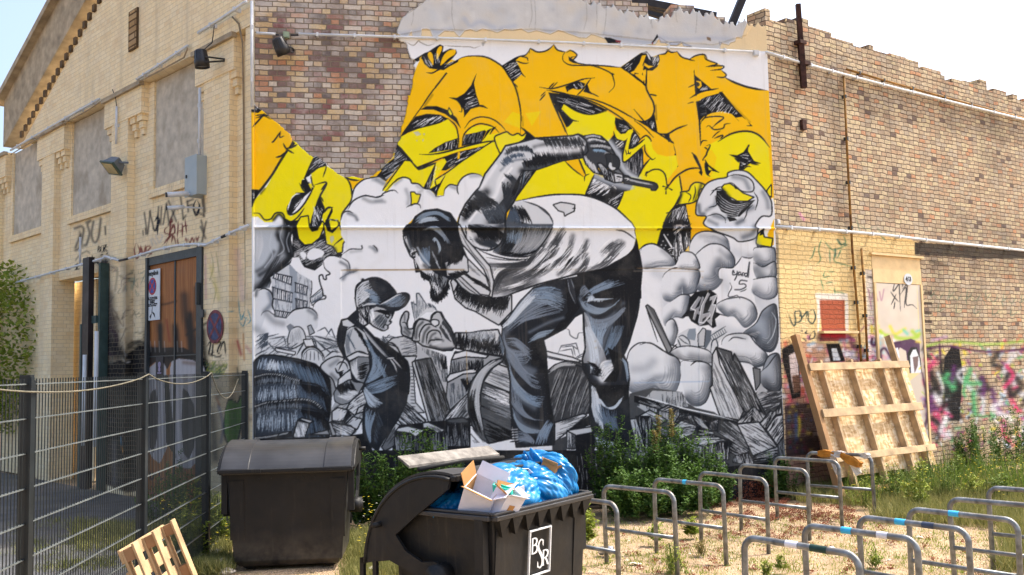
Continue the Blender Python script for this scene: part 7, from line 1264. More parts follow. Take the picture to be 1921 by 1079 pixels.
        for i in range(9): x = -.25+i*.06+.02*math.sin(i*7); a0 = -.55+.1*math.sin(i*5); sc_.tube([(x+.006*math.sin(j+i), .746*math.sin(a0-j*.025), .62+.746*math.cos(a0-j*.025)) for j in range(5)], .0022, 4)
        sc_.build('scratch_mark', simple('pale_scratch', (.32, .31, .30), .6), lid, M)
    return e, M
b1, M1 = make_bin((-2.56, 11.0, -.03), math.radians(5), 0.0, 'closed dark grey waste container with domed lid by the mesh fence')
LA2 = math.radians(90-35.6)
nc = Vector((-.165, 6.98, 0)); ux = Vector((math.cos(LA2), math.sin(LA2), 0)); uy = Vector((-math.sin(LA2), math.cos(LA2), 0)); c2 = nc+ux*.70+uy*.545
b2, M2 = make_bin((c2.x, c2.y, -.04), LA2, math.radians(38), 'overfilled waste container with lettered front and its round lid turned back')
# lettering on the front of the open container
m_wp = simple('white_print', hx(222, 224, 224)[:3], .5, var=.05)
FB = M2 @ Matrix.Translation((-0.06, -.492, .735)) @ Matrix.Rotation(math.radians(4.2), 4, 'X')
fr_ = MB(); w, h, t = .150, .180, .011
for a in ((-w, w, h-t, h), (-w, w, -h, -h+t), (-w, -w+t, -h+t, h-t), (w-t, w, -h+t, h-t)): fr_.box(a[0], a[1], -.016, .0, a[2], a[3])
lg = fr_.build('square_emblem', m_wp, b2, FB)
def ribbon(pts, wd_, name, F, y=-.016):
    P = np.array(pts, float); P = Canvas.cr(None, P, False, 8) if len(P) > 2 else P; T = np.gradient(P, axis=0); T /= np.hypot(*T.T)[:, None]+1e-9; N_ = np.stack([-T[:, 1], T[:, 0]], 1)
    ww = np.interp(np.linspace(0, 1, len(P)), np.linspace(0, 1, len(wd_)), wd_)[:, None]/2; Lp = P+N_*ww; Rp = P-N_*ww; n = len(P)
    return [(p[0], y, p[1]) for p in Lp]+[(p[0], y, p[1]) for p in Rp], [(i, i+1, n+i+1, n+i) for i in range(n-1)]
for nm, strokes, ox, oz, sc_x, sc_z in (('letter_b', [([(0,0),(0,1)],[.2,.2]), ([(-.12,1),(.3,1),(.55,.9),(.6,.76),(.5,.6),(.25,.54),(0,.54)],[.09,.1,.2,.22,.2,.1,.09]), ([(.2,.54),(.5,.5),(.68,.32),(.6,.1),(.3,.0),(-.12,0)],[.09,.12,.22,.24,.12,.09])], -.112, .0, .095, .115),
    ('letter_s', [([(.62,.80),(.58,.95),(.38,1),(.14,.93),(.06,.78),(.18,.62),(.42,.47),(.60,.30),(.58,.10),(.34,0),(.10,.06),(.04,.20)],[.08,.09,.10,.16,.2,.24,.26,.24,.2,.12,.09,.08]), ([(.66,.76),(.66,.98)],[.06,.06]), ([(0,.02),(0,.24)],[.06,.06])], -.035, -.125, .11, .215),
    ('letter_r', [([(0,0),(0,1)],[.2,.2]), ([(-.12,1),(.3,1),(.56,.9),(.62,.74),(.5,.56),(.25,.48),(0,.48)],[.09,.1,.2,.22,.2,.1,.09]), ([(.28,.48),(.5,.25),(.62,.05),(.80,.0)],[.16,.2,.2,.08]), ([(-.13,0),(.14,0)],[.07,.07])], .045, -.115, .10, .115)):
    q = MB()
    for i, (p, wd_) in enumerate(strokes):
        vs, fs = ribbon([(ox+a*sc_x, oz+b*sc_z) for a, b in p], [v_*sc_x for v_ in wd_], nm, FB, -.015-.0004*i); q.add(vs, fs)
    q.build('letter', m_wp, lg, FB)
# ---------------------------------------------------------------- rubbish in the open container
def bag_mat(nm, col):
    m = NT(nm, .28, 0, .35); v = m.obj(); m.base(m.mix(m.mr(m.noise(v, 6, 4), .35, .7), tuple(c*.8 for c in col)+(1,), tuple(min(1, c*1.25) for c in col)+(1,)))
    m.set(m.b.inputs['Roughness'], m.mr(m.noise(v, 10, 3), .3, .7, .16, .35)); m.bump(m.noise(m.n('Mapping', {'Vector': v, 'Rotation': (.4, .3, .6), 'Scale': (4, 16, 10)}), 1.2, 3), .35, .02); return m.mat
m_bag = bag_mat('blue_plastic_film', (.004, .17, .42))
def bag(loc, s, seed, label, axis=(0, 0, 1), tail=0.0):
    """thin film bag: folds run towards the gathered point on its axis"""
    bm = bmesh.new(); bmesh.ops.create_icosphere(bm, subdivisions=6, radius=1); r = random.Random(seed); ph = [r.uniform(0, 6) for _ in range(8)]; ax = Vector(axis).normalized(); e1 = ax.orthogonal().normalized(); e2 = ax.cross(e1)
    for v_ in bm.verts:
        n = v_.co.normalized(); ca = n.dot(ax); th = math.acos(max(-1, min(1, ca))); p = math.atan2(n.dot(e2), n.dot(e1)); w = math.sin(th)
        f = p*3.5+1.1*math.sin(2.3*th+ph[0])+.6*math.sin(p*2+ph[1]); g = p*8+1.7*math.sin(3.1*th+ph[2])+.8*math.sin(p*3+ph[3])
        k = 1+w*(.075*(abs(math.sin(f))-.6)+.055*(abs(math.sin(g))-.6)+.03*abs(math.sin(p*17+2*math.sin(5*th+ph[2]))))+.05*math.sin(n.x*4+ph[4])*math.sin(n.z*5+ph[5])-.28*math.exp(-(th/.35)**2)+.03*abs(math.sin(n.x*9+n.y*7+ph[6]))
        if tail: k += tail*math.exp(-((th-.12)/.16)**2)*(.7+.3*math.sin(p*5))
        if n.z < -.2: k *= 1-.3*(-n.z-.2)
        v_.co = n*k; v_.co.x *= s[0]; v_.co.y *= s[1]; v_.co.z *= s[2]
    me = bpy.data.meshes.new('rubbish_bag'); bm.to_mesh(me); bm.free(); me.polygons.foreach_set('use_smooth', [True]*len(me.polygons)); me.materials.append(m_bag)
    o = bpy.data.objects.new('rubbish_bag', me); COL.objects.link(o); o.matrix_world = M2 @ Matrix.Translation(loc); return tag(o, label, 'rubbish bag', None)
bag((-.10, -.14, 1.12), (.34, .34, .26), 3, 'blue rubbish bag next to the white cartons in the open container', (.75, -.2, .5))
bag((.24, -.16, 1.12), (.28, .34, .26), 8, 'creased blue rubbish bag in the middle of the open container', (-.6, -.3, .7))
bag((.50, -.14, 1.17), (.18, .34, .28), 21, 'blue rubbish bag with a loose top at the far end of the open container', (-.5, .1, .8), .45)
bag((-.38, .10, 1.04), (.25, .30, .18), 31, 'blue rubbish bag under the cartons and the lid', (.2, 0, 1))
m_card = simple('brown_cardboard', hx(176, 130, 80)[:3], .9, var=.08, scale=5); m_cardw = simple('white_carton', hx(206, 208, 222)[:3], .7, var=.04); m_teal = simple('turquoise_print', hx(52, 190, 170)[:3], .6)
def carton(loc, rot, dim, mats, label, flap=.5, open_=True):
    Mx = M2 @ Matrix.Translation(loc) @ Matrix.Rotation(rot[2], 4, 'Z') @ Matrix.Rotation(rot[1], 4, 'Y') @ Matrix.Rotation(rot[0], 4, 'X'); e = empty('carton', mat=Mx); tag(e, label, 'box')
    w, d, h = dim[0]/2, dim[1]/2, dim[2]; t = .006; mb = MB()
    mb.box(-w, w, -d, -d+t, 0, h); mb.box(-w, w, d-t, d, 0, h); mb.box(-w, -w+t, -d+t, d-t, 0, h); mb.box(w-t, w, -d+t, d-t, 0, h); mb.box(-w+t, w-t, -d+t, d-t, 0, t); mb.build('carton_wall', mats[0], e, Mx)
    mb = MB(); mb.box(-w+t+.001, w-t-.001, -d+t+.001, -d+t+.004, t, h-.002); mb.box(-w+t+.001, w-t-.001, d-t-.004, d-t-.001, t, h-.002); mb.build('carton_lining', mats[1], e, Mx)
    if open_:
        for k, (sx, sy, a) in enumerate(((0, -1, .9), (0, 1, .5), (1, 0, .7), (-1, 0, 1.0))):
            f = MB(); L_ = flap*dim[1]
            if sy: f.add([(-w, sy*d, h), (w, sy*d, h), (w, sy*(d+L_*math.sin(a)), h+L_*math.cos(a)), (-w, sy*(d+L_*math.sin(a)), h+L_*math.cos(a))], [(0, 1, 2, 3)])
            else: f.add([(sx*w, -d, h), (sx*w, d, h), (sx*(w+L_*math.sin(a)), d, h+L_*math.cos(a)), (sx*(w+L_*math.sin(a)), -d, h+L_*math.cos(a))], [(0, 1, 2, 3)])
            q = f.build('flap', mats[k % 2], e, Mx); s_ = q.modifiers.new('s', 'SOLIDIFY'); s_.thickness = .005
    return e, Mx
carton((-.53, -.26, 1.10), (.45, -.35, .2), (.22, .24, .22), (m_cardw, m_card), 'tall white carton with brown open flaps leaning on the lid', .45)
c1, X1 = carton((-.50, -.42, 1.05), (.5, .25, -.1), (.20, .14, .22), (m_cardw, m_card), 'open white carton with brown print at the near corner', .3)
mb = MB(); mb.box(-.03, .03, -.0735, -.0705, .10, .15); mb.box(-.04, -.01, -.0735, -.0705, .04, .08); mb.box(.01, .05, -.0735, -.0705, .03, .07); mb.build('brown_print', m_card, c1, X1)
c1, X1 = carton((-.34, -.30, 1.20), (-.35, .2, .2), (.20, .10, .14), (m_cardw, m_cardw), 'small white carton with round printed marks between bag and cartons', .2, False)
for k in (-.035, .035):
    mb = MB(); mb.tube([(k+.022*math.cos(a), -.052, .095+.022*math.sin(a)) for a in np.linspace(0, 2*math.pi, 22)], .0025, 4); mb.build('round_print', m_ink, c1, X1)
text_mesh('made from', .026, m_ink, c1, X1 @ Matrix.Translation((0, -.0535, .05)) @ Matrix.Rotation(math.pi/2, 4, 'X')) if False else None
c1, X1 = carton((-.40, -.42, 1.06), (.25, -.45, 0), (.035, .16, .26), (m_teal, m_cardw), 'narrow turquoise edged carton stuck upright beside the printed box', .1, False)
c1, X1 = carton((-.22, -.40, 1.05), (.15, -.2, -.25), (.16, .05, .20), (m_cardw, m_cardw), 'white flat carton with black rings in front of the blue bag', .1, False)
for k, (kx, kz) in enumerate(((.05, .13), (.05, .06))):
    mb = MB(); mb.tube([(kx+.035*math.cos(a), -.027, kz+.035*math.sin(a)) for a in np.linspace(1.2, 5.0, 22)], .004, 4); mb.build('ring_print', m_ink, c1, X1)
carton((.02, -.30, 1.27), (.6, .1, .1), (.24, .13, .06), (m_cardw, simple('dark_tray', (.03, .03, .03), .6)), 'shallow white tray with dark inside on top of the bags', .1, False)
carton((.36, -.30, 1.25), (.4, .35, .5), (.18, .13, .10), (m_card, m_card), 'brown cardboard box poking out of the knotted bag', .3)
# ---------------------------------------------------------------- bike stands
m_galv = simple('galvanised_tube', (.23, .245, .25), .45, .55, var=.28, scale=14, spec=.5, dirt=(.15, .135, .115, 1)); m_st_b = simple('blue_sticker', hx(60, 170, 214)[:3], .5); m_st_w = simple('white_sticker', hx(214, 214, 220)[:3], .5); m_st_g = simple('green_black_sticker', hx(30, 60, 52)[:3], .5)
def stand_proto(dx, dy, rail):
    e = empty('bike_stand'); L = math.hypot(dx, dy); R = .10; H = .85; ux_ = Vector((dx/L, dy/L, 0)); r = .0245; P = [Vector((0, 0, -.1)), Vector((0, 0, H-R-r))]
    for k in range(1, 8): a = k*math.pi/16*1.0; P.append(ux_*(R-R*math.cos(a))+Vector((0, 0, H-R-r+R*math.sin(a))))
    P.append(ux_*R+Vector((0, 0, H-r))); P.append(ux_*(L-R)+Vector((0, 0, H-r)))
    for k in range(1, 8): a = k*math.pi/16; P.append(ux_*(L-R+R*math.sin(a))+Vector((0, 0, H-R-r+R*math.cos(a))))
    P.append(ux_*L+Vector((0, 0, H-R-r))); P.append(ux_*L+Vector((0, 0, -.1)))
    mb = MB(); mb.tube(P, r, 14); mb.build('hoop', m_galv, e, smooth=True)
    mb = MB(); mb.tube([ux_*r*.8+Vector((0, 0, rail)), ux_*(L-r*.8)+Vector((0, 0, rail))], .020, 12); mb.build('crossbar', m_galv, e, smooth=True); return e, ux_, L
def sticker(e, ux_, t, w, mat, H=.85-.0245):
    mb = MB(); n = 10; vs = []; side = Vector((ux_.y, -ux_.x, 0))
    for k in range(2):
        for i in range(n+1): a = -1.2+i*2.9/n; vs.append(ux_*(t+k*w)+side*math.cos(a)*.0262+Vector((0, 0, H+math.sin(a)*.0262)))
    mb.add(vs, [(i, i+1, n+2+i, n+1+i) for i in range(n)]); mb.build('sticker', mat, e)
far, ufar, Lf = stand_proto(.64, -.70, .37); near, unear, Ln = stand_proto(.60, -.70, .37)
def place(src, x, y, label, group, first):
    if first: c = src
    else:
        c = src.copy(); COL.objects.link(c)
        for ch in src.children:
            d = ch.copy(); COL.objects.link(d); d.parent = c
    c.location = (x, y, ground_z(x, y)*.5); c.rotation_euler = (.010*math.sin(x*9), .014*math.sin(y*7+x), .03*math.sin(x*5+y)); return tag(c, label, 'bike stand', group)
G1 = 'bike stands in the far row'; G2 = 'bike stands in the near row'
farl = ['bike stand half hidden behind the open waste container', 'far row bike stand nearest to the open container', 'far row bike stand with a half round blue sticker', 'far row bike stand in the middle, in front of the rubble painting', 'far row bike stand before the right edge of the painted stones', 'far row bike stand just in front of the foam wrapped one', 'last bike stand of the far row, wrapped with foam and tape']
F0 = (.96-.634, 10.44-.612); fars = []
for k in range(7):
    x = F0[0]+.634*k; y = F0[1]+.612*k; fars.append((place(far, x, y, farl[k], G1, False), x, y))
nearl = ['nearest bike stand with white and green stickers', 'near row bike stand with blue and white stickers', 'near row bike stand with blue and dark stickers', 'near row bike stand with a light blue patch by its left corner', 'near row bike stand at the right, partly out of the old frame', 'rightmost bike stand of the near row']
nears = []
for k in range(6):
    x = 1.68+.614*k; y = 7.18+.492*k; nears.append((place(near, x, y, nearl[k], G2, False), x, y))
for o_ in (far, near):
    for ch in list(o_.children): bpy.data.objects.remove(ch)
    bpy.data.objects.remove(o_)
sticker(fars[2][0], ufar, .42, .05, m_st_b); sticker(nears[0][0], unear, .36, .10, m_st_w); sticker(nears[0][0], unear, .56, .13, m_st_g); sticker(nears[1][0], unear, .33, .085, m_st_b); sticker(nears[1][0], unear, .62, .085, m_st_w); sticker(nears[2][0], unear, .33, .09, m_st_b); sticker(nears[2][0], unear, .56, .10, simple('dark_sticker', hx(60, 70, 90)[:3], .5)); sticker(nears[3][0], unear, .36, .09, m_st_b)
# foam and tape round the last far stand
fx, fy = fars[6][1:]; z = .83; u = ufar
m_foam = simple('orange_foam', hx(176, 116, 40)[:3], .9, var=.15, scale=9, bump=.006); m_tape = simple('clear_tape', hx(196, 190, 184)[:3], .3, spec=.6, bump=.01, scale=14)
fo = tag(empty('foam_wrap', (fx, fy, z)), 'orange foam pieces taped to the last bike stand', 'foam padding'); base = Vector((fx, fy, 0))
def lump(name, a, b, w, h, mat, drop=0):
    bm = bmesh.new(); bmesh.ops.create_cube(bm, size=1); bmesh.ops.subdivide_edges(bm, edges=bm.edges, cuts=3, use_grid_fill=True); r = random.Random(int(a*100))
    A_p = base+u*a+Vector((0, 0, z)); B_p = base+u*b+Vector((0, 0, z-drop)); d = B_p-A_p; L = d.length; d.normalize(); s_ = d.cross(Vector((0, 0, 1))).normalized(); up_ = s_.cross(d)
    for v_ in bm.verts: c = v_.co; q = A_p+d*(c.x+.5)*L+s_*c.y*w+up_*c.z*h*(1-.5*abs(c.x))+Vector((r.gauss(0, .006), r.gauss(0, .006), r.gauss(0, .006))); v_.co = q
    me = bpy.data.meshes.new(name); bm.to_mesh(me); bm.free(); me.materials.append(mat); o = bpy.data.objects.new(name, me); COL.objects.link(o); o.parent = fo; o.matrix_world = Matrix.Identity(4); return o
lump('foam_piece', .18, .42, .10, .09, m_foam); lump('foam_piece', .52, .78, .11, .10, m_foam, .13); lump('tape', .38, .56, .09, .085, m_tape); lump('tape', .80, .92, .062, .062, m_tape)
lump('loose_film', .36, .44, .05, .05, m_tape, .28); lump('loose_film', .60, .76, .03, .10, simple('pale_paper', hx(220, 214, 200)[:3], .8), .25)
# ---------------------------------------------------------------- timber frame leaning on the wall
m_tim = simple('pale_sawn_timber', hx(194, 166, 128)[:3], .85, var=.2, scale=5, bump=.003, dirt=hx(150, 130, 104)); m_tim2 = simple('darker_sawn_timber', hx(160, 124, 86)[:3], .8, var=.14, scale=3)
mo = NT('strand_board', .85); v = mo.obj(); vv = mo.n('TexVoronoi', {'Vector': mo.n('Mapping', {'Vector': v, 'Scale': (26, 26, 9)}), 'Scale': 1}); v2 = mo.n('TexVoronoi', {'Vector': mo.n('Mapping', {'Vector': v, 'Scale': (9, 9, 30), 'Rotation': (0, .7, 0)}), 'Scale': 1})
mo.base(mo.ramp(mo.mix(.5, vv.outputs['Color'], v2.outputs['Color']), [(.2, hx(170, 134, 90)), (.45, hx(206, 174, 128)), (.6, hx(220, 192, 150)), (.8, hx(234, 214, 180))])); mo.bump(vv.outputs['Distance'], .4, .003)
H_ = 2.55; out = .74; lean = math.atan2(out, H_); Lh = math.hypot(out, H_)
Mw = FR @ Matrix.Translation((.22, -out-.03, -.02)) @ Matrix.Rotation(-lean, 4, 'X') ; tf = empty('timber_frame_panel', mat=Mw); tag(tf, 'strand board panel with timber battens leaning on the side wall', 'panel')
WID = 2.88
def tb(name, x0, x1, y0, y1, z0, z1, mat=m_tim): o = MB().box(x0, x1, y0, y1, z0, z1).build(name, mat, tf, Mw); bv = o.modifiers.new('b', 'BEVEL'); bv.width = .003; return o
tb('strand_board', .06, WID, 0, .018, .34, 2.12, mo.mat)
for x, z1, z0, mt in ((0, Lh-.02, 0, m_tim2), (.42, 2.2, .12, m_tim), (1.22, 2.2, .10, m_tim), (2.02, 2.2, .10, m_tim), (WID-.36, Lh-.03, .0, m_tim)): tb('batten', x, x+(.10 if x == 0 else .055), -.115, -.002, z0, z1, mt)
for z, w in ((2.08, .12), (1.33, .13), (.62, .11)): tb('rail', .08, WID-.10, -.15, -.116, z-w/2, z+w/2)
for z, w in ((.08, .12),): tb('rail', .3, WID-.3, -.15, -.116, z-w/2, z+w/2, m_tim2)
# pallet by the fence
m_pal = simple('pallet_wood', hx(176, 148, 112)[:3], .85, var=.22, scale=4, bump=.002); m_pal2 = simple('grey_pallet_wood', hx(150, 116, 84)[:3], .85, var=.15, scale=4, bump=.002)
pl0 = Vector((-2.72, 7.35, 0)); d = (fpt(8.7)-fpt(7.4)).normalized(); side = Vector((d.y, -d.x, 0)); tilt = .38
up_ = (Vector((0, 0, 1))*math.cos(tilt)-side*math.sin(tilt)).normalized(); nrm_ = d.cross(up_)
Mp = Matrix(((d.x, -nrm_.x, up_.x, pl0.x), (d.y, -nrm_.y, up_.y, pl0.y), (d.z, -nrm_.z, up_.z, .02), (0, 0, 0, 1)))
if Mp.to_3x3().determinant() < 0: Mp = Mp @ Matrix.Diagonal((1, -1, 1, 1))
pe = empty('wooden_pallet', mat=Mp); tag(pe, 'light wooden pallet tilted against the mesh fence', 'pallet')
sgn = 1 if (Mp.to_3x3() @ Vector((0, 1, 0))).dot(side) > 0 else -1
def pb(name, x0, x1, y0, y1, z0, z1, mat=m_pal): y0, y1 = sorted((y0*sgn, y1*sgn)); o = MB().box(x0, x1, y0, y1, z0, z1).build(name, mat, pe, Mp); bv = o.modifiers.new('b', 'BEVEL'); bv.width = .003; return o
for z in (.02, .20, .38, .56, .74): pb('slat', 0, 1.2, -.02, 0, z, z+.11)
for x in (0, .53, 1.08): pb('stringer', x, x+.10, .0, .02, .0, .84, m_pal); 
for x in (0, .53, 1.08):
    for z in (.0, .36, .74): pb('block', x+.002, x+.098, .02, .095, z, z+.10, m_pal2)
for x in (0, .53, 1.08): pb('stringer', x-.01, x+.11, .095, .115, -.01, .86, m_pal)
pb('slat', .9, 1.25, .115, .2, .02, .14, m_pal2)
tag(MB().box(-.25, .30, -.06, .06, 0, .14).build('wood_offcut', m_pal2, None, Matrix.Translation((-2.62, 7.55, 0)) @ Matrix.Rotation(.5, 4, 'Z')), 'grey brown wood offcut lying at the foot of the pallet', 'wood')
# litter
for i, (px, py, dx, dy, cc, lb) in enumerate(((1190, 1060, .09, .06, (214, 210, 200), 'crumpled white paper scrap near the first bike stand'), (1335, 1055, .07, .05, (176, 140, 96), 'torn brown cardboard scrap between two far row stands'), (1560, 1030, .06, .05, (206, 206, 210), 'small white paper scrap behind the nearest stand'), (1440, 985, .05, .04, (120, 150, 190), 'small blue wrapper by the middle of the far row'), (1725, 1010, .07, .05, (196, 190, 176), 'pale paper scrap between the near row stands'), (700, 1068, .08, .06, (200, 196, 186), 'dirty paper scrap between the two waste containers'))):
    d = ray(px, py); t = -EYE/d.z; X_, Y_ = d.x*t, d.y*t; r_ = random.Random(i); mb = MB(); vs = [(X_+dx*math.cos(a)*r_.uniform(.6, 1), Y_+dy*math.sin(a)*r_.uniform(.6, 1), .0+r_.uniform(.0, .035)) for a in np.linspace(0, 6.28, 8)[:-1]]; vs.append((X_, Y_, .03)); mb.add(vs, [(k, (k+1) % 7, 7) for k in range(7)])
    tag(mb.build('litter', simple('litter_paper', hx(*cc)[:3], .9)), lb, 'litter')
# crushed can
mc_ = MB(); mc_.lathe([(0, .0), (.026, .002), (.033, .012), (.030, .05), (.033, .07), (.029, .11), (.024, .118), (0, .118)], n=18)
cz = Vector((.92, 10.9, .03)); tag(mc_.build('drink_can', simple('aluminium', (.6, .6, .62), .3, .8), None, Matrix.Translation(cz) @ Matrix.Rotation(1.4, 4, 'Y') @ Matrix.Rotation(.5, 4, 'X') @ Matrix.Scale(1.5, 4), True), 'crushed silver drink can on the gravel by the dark weeds', 'can')
# ---------------------------------------------------------------- vegetation
def leafmat(name, a, b, tr=.25):
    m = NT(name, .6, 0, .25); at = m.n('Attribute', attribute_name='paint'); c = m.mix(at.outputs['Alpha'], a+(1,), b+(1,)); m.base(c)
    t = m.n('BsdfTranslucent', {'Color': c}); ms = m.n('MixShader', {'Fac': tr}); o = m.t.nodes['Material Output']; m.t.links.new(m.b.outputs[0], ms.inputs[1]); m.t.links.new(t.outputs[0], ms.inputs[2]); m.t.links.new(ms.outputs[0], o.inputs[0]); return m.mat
RP = np.random.RandomState(11)
class Leaves:
    """many small bent leaves or blades in one mesh"""
    def __init__(s): s.V = []; s.K = []
    def leaf(s, P, d, up, L, w, val):
        """arrays: P base, d direction, up side vector"""
        n = len(P); L = np.broadcast_to(L, n)[:, None]; w = np.broadcast_to(w, n)[:, None]
        d = d/np.linalg.norm(d, axis=1)[:, None]; sd_ = np.cross(d, up); sd_ /= np.linalg.norm(sd_, axis=1)[:, None]+1e-9; nn = np.cross(sd_, d)
        a = P; b = P+d*L*.45+sd_*w*.5+nn*L*.05; c = P+d*L-nn*L*.15; e = P+d*L*.45-sd_*w*.5+nn*L*.05
        s.V.append(np.stack([a, b, c, e], 1)); s.K.append(np.repeat(np.broadcast_to(val, n), 4))
    def build(s, name, mat, parent=None):
        V = np.concatenate(s.V).reshape(-1, 3).astype(np.float32); K = np.concatenate(s.K); n = len(V)//4
        me = bpy.data.meshes.new(name); me.vertices.add(len(V)); me.vertices.foreach_set('co', V.ravel()); me.loops.add(len(V)); me.loops.foreach_set('vertex_index', np.arange(len(V), dtype=np.int32))
        me.polygons.add(n); me.polygons.foreach_set('loop_start', np.arange(n, dtype=np.int32)*4); me.polygons.foreach_set('loop_total', np.full(n, 4, np.int32)); me.update(calc_edges=True)
        c = np.ones((len(V), 4)); c[:, 3] = np.clip(K, 0, 1); at = me.color_attributes.new('paint', 'FLOAT_COLOR', 'POINT'); at.data.foreach_set('color', c.astype(np.float32).ravel())
        me.materials.append(mat); o = bpy.data.objects.new(name, me); COL.objects.link(o)
        if parent is not None: o.parent = parent; o.matrix_parent_inverse = Matrix.Translation(parent.location).inverted()
        return o
m_weed = leafmat('nettle_leaf', (.028, .075, .014), (.11, .20, .035)); m_grassm = leafmat('grass_blade', (.12, .14, .03), (.36, .33, .12)); m_mid = leafmat('mid_leaf', (.06, .12, .018), (.20, .27, .045)); m_red = leafmat('sedum_red', (.16, .045, .025), (.34, .13, .07)); m_bright = leafmat('bright_leaf', (.13, .20, .02), (.34, .38, .06)); m_flow = leafmat('yellow_petal', (.62, .48, .02), (.8, .66, .05), .1); m_stem = simple('green_stem', (.10, .14, .04), .7); m_tan = leafmat('dry_seed', (.20, .15, .05), (.34, .28, .10)); m_white = leafmat('white_petal', (.6, .6, .5), (.8, .8, .7), .1)
UP = np.array([0, 0, 1.])
def rnd_dir(n, zb=.2): d = RP.normal(size=(n, 3)); d[:, 2] = np.abs(d[:, 2])*.6+zb; return d/np.linalg.norm(d, axis=1)[:, None]
def bush(x, y, R, H, ns, label, mat=m_weed, leaf=.07, cat='weed', name='weed_bush', group='weeds growing at the foot of the mural', ell=.6, per=60, val=0):
    e = tag(empty(name, (x, y, 0)), label, cat, group); lv = Leaves(); st = MB()
    for k in range(ns):
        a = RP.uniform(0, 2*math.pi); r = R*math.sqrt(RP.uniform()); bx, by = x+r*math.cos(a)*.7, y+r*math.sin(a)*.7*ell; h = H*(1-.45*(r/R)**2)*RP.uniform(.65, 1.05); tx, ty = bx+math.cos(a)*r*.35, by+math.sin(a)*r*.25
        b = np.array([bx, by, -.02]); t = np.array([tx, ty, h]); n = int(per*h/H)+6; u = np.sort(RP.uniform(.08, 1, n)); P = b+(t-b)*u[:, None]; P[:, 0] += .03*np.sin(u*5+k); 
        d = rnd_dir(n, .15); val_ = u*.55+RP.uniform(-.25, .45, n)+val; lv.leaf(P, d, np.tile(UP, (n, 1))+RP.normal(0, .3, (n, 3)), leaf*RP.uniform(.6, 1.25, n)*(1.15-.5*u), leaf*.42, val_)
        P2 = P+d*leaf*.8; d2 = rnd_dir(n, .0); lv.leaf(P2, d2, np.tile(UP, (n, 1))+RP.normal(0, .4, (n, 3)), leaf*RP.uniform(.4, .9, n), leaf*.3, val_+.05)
        if k % 2 == 0: st.tube([tuple(b), tuple((b+t)/2+[.02, 0, 0]), tuple(t)], .004, 4)
    lv.build('foliage', mat, e); o = st.build('stem', m_stem, e); o.matrix_parent_inverse = Matrix.Translation(e.location).inverted(); return e
def wp(t, o): v = FM @ Vector((t, -o, 0)); return v.x, v.y
def at_px(px, py, z=0.0): d = ray(px, py); t = (z-EYE)/d.z; return d.x*t, d.y*t
for t, o, R, H, ns, lb in ((1.75, .9, .5, 1.0, 34, 'dark leafy weed right of the closed waste container'), (2.35, .8, .55, 1.15, 38, 'dark weed bush between the two waste containers'), (2.95, .7, .4, .8, 24, 'low dark weed behind the lid of the open container'),
    (5.15, .55, .34, 1.35, 26, 'tall narrow dark weed right behind the blue bags'), (5.6, .75, .5, 1.05, 36, 'dense dark weed bush beside the painted trouser leg'), (6.05, .5, .4, 1.2, 30, 'tall dark weed in front of the painted boot'), (6.45, .6, .42, 1.0, 30, 'dark weed bush left of the painted stone blocks'), (6.75, .45, .28, .62, 16, 'low weed at the foot of the painted stones'), (5.3, 1.25, .5, .62, 30, 'low bushy weed at the edge of the gravel'), (6.0, 1.15, .5, .6, 30, 'short green weed cushion behind the bike stands')):
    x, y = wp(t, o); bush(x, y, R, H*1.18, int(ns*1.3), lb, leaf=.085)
for px, py, R, H, ns, lb, mt in ((1462, 935, .30, .75, 20, 'green weed under the right edge of the mural', m_weed), (1490, 925, .30, .85, 22, 'leafy weed at the building corner', m_weed), (1560, 915, .35, .62, 22, 'weed at the foot of the leaning timber frame', m_weed), (1765, 880, .40, 1.15, 30, 'tall leafy weed at the right edge of the timber frame', m_weed), (1835, 885, .45, 1.0, 30, 'tall weed against the graffiti wall', m_weed), (1900, 880, .45, 1.15, 30, 'rightmost tall weed against the graffiti wall', m_weed), (1720, 905, .35, .7, 22, 'bright weed in front of the timber frame', m_bright), (1640, 915, .4, .55, 22, 'low bright weed in front of the strand board', m_bright)):
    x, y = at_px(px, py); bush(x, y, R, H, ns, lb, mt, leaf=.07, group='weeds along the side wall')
for px, py, R, H, ns, lb, mt in ((310, 985, .45, .75, 30, 'dark weed just behind the mesh fence', m_weed), (345, 960, .5, .9, 34, 'tall dark weed behind the second fence post', m_weed), (372, 1010, .35, .75, 24, 'yellow flowering weed by the fence post', m_bright), (405, 1020, .35, .7, 26, 'flowering weed left of the closed container', m_bright), (350, 1050, .3, .55, 22, 'weed behind the pallet', m_bright)):
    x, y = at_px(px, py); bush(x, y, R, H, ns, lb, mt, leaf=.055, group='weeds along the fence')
for i, (px, py) in enumerate(((1600,930),(1625,950),(1650,905),(1672,940),(1700,925),(1720,955),(1738,912),(1762,940),(1795,915),(1830,940),(1865,905),(1880,940),(1915,925),(1948,910))):
    x, y = at_px(px, py); mt = (m_mid, m_bright, m_weed, m_mid)[i % 4]; bush(x, y, (.22, .3, .18)[i % 3], (.75, .5, .9, .6, .4)[i % 5], (14, 20, 10)[i % 3], ('yellow green', 'bright', 'dark leafy', 'loose green')[i % 4]+' weed clump, %s from the foam wrapped bike stand towards the right' % ('first second third fourth fifth sixth seventh eighth ninth tenth eleventh twelfth thirteenth fourteenth'.split()[i]), mt, leaf=(.05, .035, .07)[i % 3], group='wild weeds in front of the side wall', per=46)
